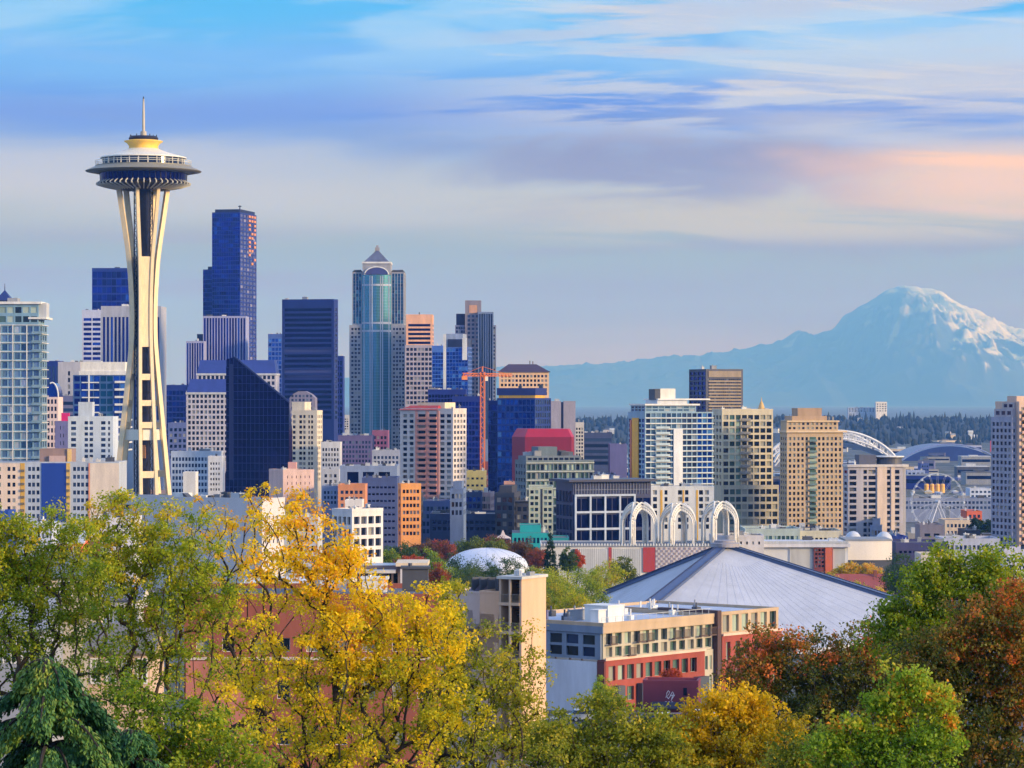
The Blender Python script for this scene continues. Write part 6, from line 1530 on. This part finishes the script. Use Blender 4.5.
# ------------------------------------------------------------------ trees
def leaf_mat(name, stops, spread=.5, trans=.5):
    key = ('leaf', name)
    if key in _M: return _M[key]
    m, t_, o = newmat('leaves_'+name)
    at = mnode(t_, 'ShaderNodeAttribute', attribute_name='tint'); ge = mnode(t_, 'ShaderNodeNewGeometry')
    a = mnode(t_, 'ShaderNodeMath', operation='MULTIPLY_ADD'); t_.links.new(ge.outputs['Random Per Island'], a.inputs[0]); a.inputs[1].default_value = spread
    s_ = mnode(t_, 'ShaderNodeMath', operation='SUBTRACT'); t_.links.new(at.outputs['Fac'], s_.inputs[0]); s_.inputs[1].default_value = spread/2
    t_.links.new(s_.outputs[0], a.inputs[2])
    rp = mnode(t_, 'ShaderNodeValToRGB'); t_.links.new(a.outputs[0], rp.inputs[0]); e = rp.color_ramp.elements
    while len(e) < len(stops): e.new(.5)
    for i, (p, c) in enumerate(stops): e[i].position = p; e[i].color = srgb(*c)
    d = mnode(t_, 'ShaderNodeBsdfPrincipled'); d.inputs['Roughness'].default_value = .55; d.inputs['Specular IOR Level'].default_value = .3
    tr = mnode(t_, 'ShaderNodeBsdfTranslucent'); mx = mnode(t_, 'ShaderNodeMixShader'); mx.inputs[0].default_value = trans
    t_.links.new(rp.outputs[0], d.inputs['Base Color']); t_.links.new(rp.outputs[0], tr.inputs[0])
    t_.links.new(d.outputs[0], mx.inputs[1]); t_.links.new(tr.outputs[0], mx.inputs[2]); t_.links.new(mx.outputs[0], o.inputs[0])
    _M[key] = m; return m
LEAF = {
 'autumn_maple': [(0,(86,108,26)),(.25,(146,156,32)),(.5,(214,200,38)),(.68,(254,222,36)),(.9,(255,218,34)),(1,(254,178,50))],
 'green':  [(0,(62,94,28)),(.3,(116,146,34)),(.55,(172,184,44)),(.8,(224,206,52)),(1,(236,180,54))],
 'olive':  [(0,(70,90,30)),(.35,(130,144,40)),(.65,(190,182,52)),(.88,(230,200,66)),(1,(236,174,66))],
 'rust':   [(0,(48,70,34)),(.28,(94,108,40)),(.5,(142,128,48)),(.68,(186,124,54)),(.86,(226,108,54)),(1,(244,146,62))],
 'gold':   [(0,(116,120,24)),(.3,(184,164,28)),(.6,(240,198,30)),(.85,(250,202,28)),(1,(246,156,36))],
 'lime':   [(0,(54,80,26)),(.35,(108,148,36)),(.68,(172,194,52)),(.86,(206,190,60)),(1,(244,156,44))],
 'dark':   [(0,(30,54,34)),(.4,(52,84,42)),(.75,(82,110,48)),(1,(120,128,52))],
 'cedar':  [(0,(30,72,48)),(.4,(58,108,62)),(.75,(104,140,58)),(1,(150,160,66))],
 'red':    [(0,(104,84,50)),(.4,(156,98,60)),(.8,(200,84,60)),(1,(220,120,66))],
}
BARK = wall(70,58,48,.95,.25,2.0); BARKD = wall(46,40,36,.95,.2,2.0)

def leaf_quads(rng, cen, nl, rc, size, droop=.15):
    """leaf-sized folded faces scattered through each clump"""
    k = len(cen); tot = k*nl
    c = np.repeat(cen, nl, 0); rr = np.repeat(rc, nl) if np.ndim(rc) else np.full(tot, rc)
    off = rng.normal(0, 1, (tot, 3)); off /= np.maximum(1e-6, np.linalg.norm(off, axis=1))[:, None]
    off *= (rng.random(tot)**.5)[:, None]*rr[:, None]*np.array([1, 1, .72]); p = c+off
    n = rng.normal(0, 1, (tot, 3))+np.array([0, 0, .7]); n /= np.linalg.norm(n, axis=1)[:, None]
    t_ = np.cross(n, rng.normal(0, 1, (tot, 3))); t_ /= np.maximum(1e-6, np.linalg.norm(t_, axis=1))[:, None]
    b = np.cross(n, t_); L_ = size*rng.uniform(.6, 1.35, tot)[:, None]
    W_ = L_*rng.uniform(.55, .85, tot)[:, None]
    v = np.stack([p, p+t_*L_*.55+b*W_*.5+n*L_*.08, p+t_*L_-np.array([0, 0, 1])*L_*droop, p+t_*L_*.55-b*W_*.5+n*L_*.08], 1).reshape(-1, 3)
    return v, np.arange(tot*4).reshape(-1, 4)

def tree(name, label, D, base, lobes, n=220, leaf=.1, nl=55, rc=.42, kind='green', group=None, tr=.22, seed=0, ground_z=None, bark=None, zb=None, fork=.4, depth=.8, bare=0.0):
    rng = np.random.default_rng(100+seed); x0 = PX(base, D); zb = ground(D)-.3 if zb is None else zb
    root = tag(empty(name, (x0, D, zb)), label, 'tree', group)
    w = np.array([l[2]*l[3]*(l[5] if len(l) > 5 else 1) for l in lobes], float); w /= w.sum()
    idx = rng.choice(len(lobes), n, p=w); cen = []; tint = []
    for i in idx:
        l = lobes[i]; d = rng.normal(0, 1, 3); d /= np.linalg.norm(d); r = rng.random()**(1/2.4)*(1+.4*rng.random()**4)
        rx, rz = l[2]*D/F, l[3]*D/F
        cen.append([PX(l[0], D)-x0+d[0]*r*rx, d[1]*r*max(rx, rz)*depth, PZ(l[1], D)-zb+d[2]*r*rz]); tint.append((l[4] if len(l) > 4 else .5)+rng.normal(0, .13))
    cen = np.array(cen); tint = np.array(tint)
    # skeleton: every clump hangs on the nearest earlier branch node
    zlo = cen[:, 2].min(); zf = max(zlo*.75, zlo-1.5) if fork is None else zlo*fork+(1-fork)*zlo*.9
    nodes = [np.array([0, 0, 0.0])]; par = [-1]; k = 6
    for i in range(1, k+1):
        nodes.append(np.array([rng.normal(0, .04)*i, rng.normal(0, .04)*i, zf*i/k])); par.append(len(nodes)-2)
    top = np.array([cen[:, 0].mean(), 0, zf]); order = np.argsort(np.linalg.norm(cen-top, axis=1)); tips = []
    for ci in order:
        c = cen[ci]; A = np.array(nodes[k//2:]); dv = c-A; dist = np.linalg.norm(dv, axis=1)
        up = dv[:, 2]/np.maximum(dist, 1e-6); cost = dist*(1.25-.45*up)+.22*np.linalg.norm(A-top, axis=1)
        j = int(np.argmin(cost))+k//2; a = nodes[j]; L_ = np.linalg.norm(c-a); m_ = max(2, min(5, int(L_/.5)))
        pj = par[j]; dirn = (a-nodes[pj]) if pj >= 0 else np.array([0, 0, 1.]); dirn = dirn/max(1e-6, np.linalg.norm(dirn)); ctrl = a+dirn*L_*.22+np.array([0, 0, .1*L_]); last = j
        for s_ in range(1, m_+1):
            t = s_/m_; q = a*(1-t)**2+ctrl*2*t*(1-t)+c*t*t+rng.normal(0, .03*L_/m_, 3)*(1 if s_ < m_ else 0)
            nodes.append(q); par.append(last); last = len(nodes)-1
        tips.append(last)
    cnt = np.zeros(len(nodes))
    for t in tips: cnt[t] += 1
    for i in range(len(nodes)-1, 0, -1): cnt[par[i]] += cnt[i]
    rad = np.maximum(.010*leaf/.1, tr*.8*(np.maximum(cnt, .4)/n)**.5)
    bm = MB(); V = []; Q = []
    for i in range(1, len(nodes)):
        a, c = nodes[par[i]], nodes[i]; d = c-a; l_ = np.linalg.norm(d)
        if l_ < 1e-5: continue
        d = d/l_; u = np.cross(d, [0, 0, 1.] if abs(d[2]) < .9 else [1., 0, 0]); u /= np.linalg.norm(u); w_ = np.cross(d, u)
        ra, rb = min(rad[par[i]], rad[i]*1.5), rad[i]; k0 = len(V); ns = 5
        for p, r_ in ((a, ra), (c+d*rb*.3, rb)):
            for s_ in range(ns): V.append(p+(u*math.cos(s_*2*math.pi/ns)+w_*math.sin(s_*2*math.pi/ns))*r_)
        for s_ in range(ns): Q.append((k0+s_, k0+(s_+1) % ns, k0+ns+(s_+1) % ns, k0+ns+s_))
    me = np_mesh('trunk', np.array(V), Q, bark or BARK); me.polygons.foreach_set('use_smooth', [True]*len(me.polygons)); link('trunk', me, root)
    use = rng.random(n) >= bare
    rcs = rc*rng.uniform(.55, 1.3, n)
    v, q = leaf_quads(rng, cen[use], nl, rcs[use], leaf)
    tv = np.repeat(np.clip(np.repeat(tint[use], nl)+rng.normal(0, .05, use.sum()*nl), 0, 1), 4)
    link('crown', np_mesh('crown', v, q, leaf_mat(kind, LEAF[kind], .4 if kind == 'rust' else .26), tv), root)
    return root

# nearest trees on the slope below the viewpoint
tree('maple_tree', 'green maple with yellowing tips at the left edge of the slope', 84, 30, [(22,552,48,40,.46),(62,534,42,32,.54,.9),(8,600,40,50,.48),(62,590,55,46,.46),(20,655,60,42,.4,.8),(88,640,40,46,.42,.6),(-10,540,30,40,.62)], 480, .082, 70, .33, 'green', None, .17, 1)
tree('maple_tree', 'olive and yellow maple rising in front of the royal blue panel', 88, 150, [(128,534,46,36,.6),(178,548,46,38,.54),(108,570,40,36,.58),(155,590,66,40,.54),(205,600,34,40,.5,.7),(120,650,54,50,.44,.5),(180,660,60,46,.46,.5),(105,515,22,20,.74,.7),(124,500,16,14,.7),(178,520,18,18,.72,.8)], 520, .082, 66, .33, 'green', None, .17, 2)
tree('yellow_tree', 'thin tall tree with bare twigs and yellow tufts left of the big yellow tree', 92, 232, [(204,520,22,24,.82,.5),(213,500,14,12,.85,.5),(256,520,30,40,.8,.6),(262,497,14,12,.85,.6),(232,560,40,40,.7,.5),(250,600,46,44,.62,.5),(285,545,20,40,.78,.5),(226,640,44,50,.45,.5),(250,690,70,50,.6,.6)], 320, .082, 44, .26, 'autumn_maple', None, .15, 3, bare=.2, bark=BARKD)
tree('yellow_tree', 'big bright yellow maple spreading before the brick apartments', 80, 345, [(306,500,22,18,.92),(298,522,38,30,.88),(284,562,40,28,.8),(322,578,52,38,.76),(372,612,52,34,.78),(430,614,26,26,.74,.8),(328,632,90,50,.7),(420,648,62,52,.56),(300,690,84,54,.6),(392,704,100,52,.42),(470,720,46,38,.42,.6),(340,756,120,36,.5),(346,556,26,24,.82),(338,530,20,16,.88,.7)], 700, .085, 70, .34, 'autumn_maple', None, .26, 4, bark=BARKD)
tree('loose_tree', 'loose yellow green tree with see-through crown before the peach stair tower', 86, 486, [(448,602,20,26,.6),(462,632,34,34,.58),(452,672,36,44,.5),(500,668,40,44,.56,.9),(478,712,60,40,.48),(528,700,26,52,.56,.7),(500,750,66,34,.46),(444,742,44,40,.42)], 340, .085, 54, .33, 'olive', None, .17, 5)
tree('olive_tree', 'low olive green tree under the plum shop', 96, 610, [(572,735,46,26,.45),(625,728,42,26,.46),(600,760,76,30,.4),(664,748,40,32,.44),(600,704,24,20,.5,.8),(545,748,30,34,.46),(640,776,90,24,.4)], 520, .11, 52, .38, 'olive', None, .2, 6)
tree('golden_tree', 'dense round golden yellow tree below the plum shop', 98, 735, [(722,702,36,20,.54),(748,712,36,22,.46),(692,732,36,28,.46),(770,738,42,26,.34),(735,748,80,32,.28),(742,774,100,26,.28),(680,764,50,28,.36)], 620, .11, 56, .38, 'gold', None, .22, 7)
tree('rust_tree', 'dark tree with rust red top beside the red apartments', 150, 812, [(788,652,52,26,.62),(760,672,40,30,.5),(822,676,56,40,.2),(866,656,44,30,.46),(800,706,66,36,.22),(862,704,56,40,.4),(745,688,24,26,.6),(840,735,70,36,.34),(900,690,40,40,.42),(775,650,18,14,.85),(868,648,18,14,.8)], 800, .15, 54, .58, 'rust', None, .34, 8, bark=BARKD)
tree('green_tree', 'tall green tree with upright sprays right of the arena roof', 130, 930, [(912,606,26,34,.36),(900,640,34,30,.42),(944,576,34,26,.48),(964,598,40,40,.4),(990,566,18,22,.5),(1004,590,30,40,.44),(930,632,40,30,.44),(890,622,16,22,.4)], 560, .145, 54, .5, 'green', None, .28, 9)
tree('rust_tree', 'broad rusty orange tree at the right edge before the tall balcony tower', 104, 985, [(992,634,46,42,.52),(950,662,52,40,.42),(1012,690,40,50,.5),(965,710,60,44,.34),(1020,610,24,34,.62),(920,672,36,36,.36),(990,752,60,40,.3),(1030,650,30,60,.5),(975,648,24,20,.74)], 760, .125, 54, .46, 'rust', None, .28, 10)
tree('lime_tree', 'bright lime green young tree with a few orange leaves low at the right', 76, 884, [(908,684,22,18,.66),(932,702,20,16,.7),(884,706,20,14,.6),(862,734,26,18,.58),(834,748,26,20,.54),(920,738,40,24,.5),(882,762,60,22,.42),(832,724,12,9,.95,.8),(892,724,12,8,.95,.8),(944,716,14,10,.95,.5)], 360, .1, 50, .34, 'lime', None, .15, 11)
tree('olive_tree', 'feathery green tree in the lower corner beside the drooping cedar', 70, 170, [(160,720,46,34,.36),(118,694,36,30,.36,.7),(205,742,50,34,.42),(150,760,70,30,.3),(238,760,40,30,.46)], 250, .09, 56, .32, 'green', None, .15, 12)
tree('olive_tree', 'small dim green tree at the bottom between golden and lime trees', 90, 800, [(808,752,34,26,.3),(838,774,50,24,.3),(786,770,40,22,.34)], 120, .11, 56, .4, 'olive', None, .15, 13)

def cedar(label, D, base, ytop, half, seed):
    rng = np.random.default_rng(seed); x0 = PX(base, D); zb = ground(D)-.3; H = PZ(ytop, D)-zb
    root = tag(empty('cedar_tree', (x0, D, zb)), label, 'tree')
    m = MB(); m.tube([(0,0,0),(.05,0,H*.5),(0,.05,H*.86),(.03,0,H-.25)], [.32,.2,.06,.012], 8)
    C = []; Dn = []; lower = H*.35; W = half*D/F
    tiers = 13; per = 9
    for k in range(tiers*per):
        t = ((k//per)+rng.uniform(-.18, .18)+.35)/tiers; z = H-.1-max(.01, t)*(H-lower); L_ = .3+W*min(1, (max(.01, t)*1.5)**.8)*rng.uniform(.35, 1.25); a = rng.uniform(0, 2*math.pi); bt = rng.normal(.45, .2)
        pts = []
        for s_ in np.linspace(0, 1, 9):
            r = L_*s_; pts.append((math.cos(a)*r, math.sin(a)*r, z+.28*L_*s_*(1-s_)*1.6-.42*L_*s_**2.4))
        m.tube(pts, [.05*(1-s_)+.012 for s_ in np.linspace(0, 1, 9)], 5)
        for s_ in np.linspace(.18, 1, int(7+L_*9)):
            r = L_*s_; c = np.array([math.cos(a)*r, math.sin(a)*r, z+.28*L_*s_*(1-s_)*1.6-.42*L_*s_**2.4])
            wd = .06+.30*L_*s_*(1-s_*.8)
            for q in range(7):
                lat = rng.uniform(-wd, wd); C.append(c+np.array([-math.sin(a)*lat, math.cos(a)*lat, -abs(lat)*.22])); Dn.append((a, rng.uniform(.06, .34), bt))
    m.build('trunk', BARKD, root, True)
    C = np.array(C); a = np.array([d[0] for d in Dn]); hl = np.array([d[1] for d in Dn]); nl = 13; tot = len(C)*nl
    c = np.repeat(C, nl, 0); aa = np.repeat(a, nl)+rng.normal(0, .9, tot); h = np.repeat(hl, nl)*rng.random(tot)
    p = c+rng.normal(0, .035, (tot, 3))-np.stack([np.zeros(tot), np.zeros(tot), h], -1)
    out = np.stack([np.cos(aa), np.sin(aa), -rng.uniform(.5, 2.4, tot)], -1); out /= np.linalg.norm(out, axis=1)[:, None]
    L_ = rng.uniform(.06, .15, tot)[:, None]; sd_ = np.cross(out, rng.normal(0, 1, (tot, 3))); sd_ /= np.linalg.norm(sd_, axis=1)[:, None]
    w = L_*.2; v = np.stack([p, p+out*L_*.5+sd_*w, p+out*L_, p+out*L_*.5-sd_*w], 1).reshape(-1, 3)
    tint = np.repeat(np.clip(np.repeat(np.array([d[2] for d in Dn])+rng.normal(0, .08, len(C)), nl), 0, 1), 4)
    link('crown', np_mesh('crown', v, np.arange(tot*4).reshape(-1, 4), leaf_mat('cedar', LEAF['cedar'], .35, .15), tint), root)
cedar('dark green weeping cedar with drooping boughs in the lower left corner', 58, 48, 650, 195, 21)
cedar('smaller weeping cedar top at the bottom edge right of the dark cedar', 64, 132, 722, 120, 22)

# ------------------------------------------------------------------ park and street trees in the middle distance
mid = [  # label, column, distance, half width, top, bottom, kind, tint
 ('rounded green tree left of the park dome', 428, 860, 17, 550, 582, 'green', .3), ('dark green tree before the left flank of the park dome', 452, 820, 26, 555, 594, 'dark', .5),
 ('green tree standing before the middle of the park dome', 482, 800, 27, 560, 596, 'dark', .65), ('tall green tree before the right flank of the park dome', 510, 790, 25, 557, 596, 'dark', .55),
 ('olive yellow tree right of the park dome', 536, 800, 22, 566, 598, 'olive', .4), ('dull olive tree rising behind the park dome', 470, 1010, 20, 538, 556, 'olive', .2),
 ('brick red tree to the left behind the park dome', 444, 1000, 14, 541, 560, 'red', .4), ('dull red tree between the park dome and the white ribbed hall', 521, 980, 15, 540, 564, 'red', .1),
 ('olive tree in the row behind the park dome', 495, 1000, 14, 540, 556, 'olive', .3), ('dark red tree close left of the pointed spruce', 537, 940, 11, 546, 568, 'red', .45),
 ('green tree under the ochre office block', 404, 980, 18, 543, 566, 'dark', .6), ('small green tree below the slate blue office block', 388, 960, 12, 548, 566, 'green', .3),
 ('scarlet low tree behind the thin cream pavilion roof', 410, 760, 16, 556, 570, 'red', .75), ('rust red tree at the right of the cream pavilion', 438, 700, 14, 564, 590, 'red', .5),
 ('yellow green tree right of the peach stair tower top', 556, 640, 26, 572, 612, 'green', .5), ('lime olive tree left of the arena roof edge', 582, 690, 28, 568, 606, 'green', .42),
 ('bright yellow green tree below the white ribbed hall', 606, 870, 24, 562, 592, 'green', .62), ('grey green bare tree before the red panel of the ribbed hall', 622, 900, 16, 556, 582, 'olive', .2),
 ('small dark green tree right of the pointed spruce', 568, 930, 9, 548, 572, 'dark', .7), ('tiny red maple before the ribbed hall', 577, 935, 7, 550, 568, 'red', .85),
 ('ochre tree left of the peach stair tower behind the cream parapet', 455, 640, 18, 580, 604, 'olive', .6), ('olive ochre tree behind the peach stair tower', 536, 600, 18, 584, 620, 'olive', .6),
 ('dense green tree low before the park dome, in front of its centre', 468, 770, 28, 568, 600, 'dark', .8), ('mid green tree filling the gap left of the peach stair tower roof', 436, 790, 26, 560, 600, 'green', .35),
 ('green tree behind the rooftop box of the red apartments', 570, 600, 22, 588, 620, 'green', .6),
 ('yellow green crown between the peach stair tower and the arena roof', 545, 680, 26, 566, 606, 'green', .6),
 ('small dull green tree under the turquoise pavilion', 530, 1000, 12, 548, 566, 'dark', .4), ('muted red tree between the dark long block and the park dome', 495, 1020, 18, 536, 556, 'red', .3), ('olive red tree left of the long dark block', 424, 1010, 16, 540, 560, 'red', .1),
 ('olive hedge tree along the right ridge of the arena roof', 826, 860, 14, 573, 590, 'olive', .5), ('ochre tree beside the brick red stair bay', 848, 900, 15, 562, 580, 'olive', .85),
 ('yellow ochre tree below the curved white wall', 868, 900, 15, 564, 580, 'olive', .9), ('olive shrub tree before the brick hall', 850, 840, 22, 582, 602, 'olive', .55), ('ochre green shrub tree at the corner of the brick hall', 878, 830, 15, 588, 606, 'olive', .7),
 ('big dark green bushy tree right of the brick hall', 902, 840, 22, 552, 596, 'dark', .5), ('grey brown half bare tree below the cream ribbed shed', 934, 700, 18, 570, 600, 'rust', .3),
 ('dark tree beside the cream arched terrace near the ferris wheel', 976, 1300, 8, 518, 534, 'dark', .3), ('second dark tree by the cream arched terrace, nearer the edge tower', 990, 1290, 9, 520, 536, 'dark', .35),
 ('small orange tree on the plum shop terrace', 672, 405, 10, 668, 682, 'red', .8), ('green street tree before the red apartments, left of the plum shop', 608, 372, 18, 684, 722, 'green', .6), ('green sapling against the red apartment corner', 600, 396, 7, 676, 712, 'lime', .4),
 ('red leaved tree against the right wing of the red apartments', 748, 380, 22, 656, 702, 'red', .6)]
for k, (lab, px, D, hw, yt, yb, kind, tn) in enumerate(mid):
    h = (yb-yt)/2; cy = (yt+yb)/2; s_ = F/D; lobes = [(px, cy-h*.25, hw*.7, h*.75, tn), (px-hw*.45, cy+h*.2, hw*.55, h*.65, tn-.06), (px+hw*.45, cy+h*.15, hw*.55, h*.7, tn+.05), (px, cy+h*.6, hw*.8, h*.42, tn-.05)]
    hw *= 1.2; lf = max(.2, 1.5/s_); rcm = max(.5, hw*.22/s_)
    tree('park_tree', lab, D, px, lobes, 120, lf, 52, rcm, kind, None, .3, 200+k, depth=.9)
def spruce():
    D = 880; px = 550; rng = np.random.default_rng(3); zb = ground(D); H = PZ(528, D)-zb; root = tag(empty('spruce_tree', (PX(px, D), D, zb)), 'dark pointed spruce before the long white ribbed hall', 'tree')
    m = MB(); m.tube([(0,0,0),(0,0,H*.98)], [.4,.03], 7); m.build('trunk', BARKD, root)
    cen = []
    for k in range(420):
        t = rng.random()**.6; r = (t*4.0+.1)*rng.uniform(.5, 1.0); a = rng.uniform(0, 6.283); cen.append((r*math.cos(a), r*math.sin(a), H-t*(H-6)-.15*r))
    v, q = leaf_quads(rng, np.array(cen), 22, .55, .45, .5); link('crown', np_mesh('crown', v, q, leaf_mat('dark', LEAF['dark']), np.full(len(v), .2)), root)
spruce()
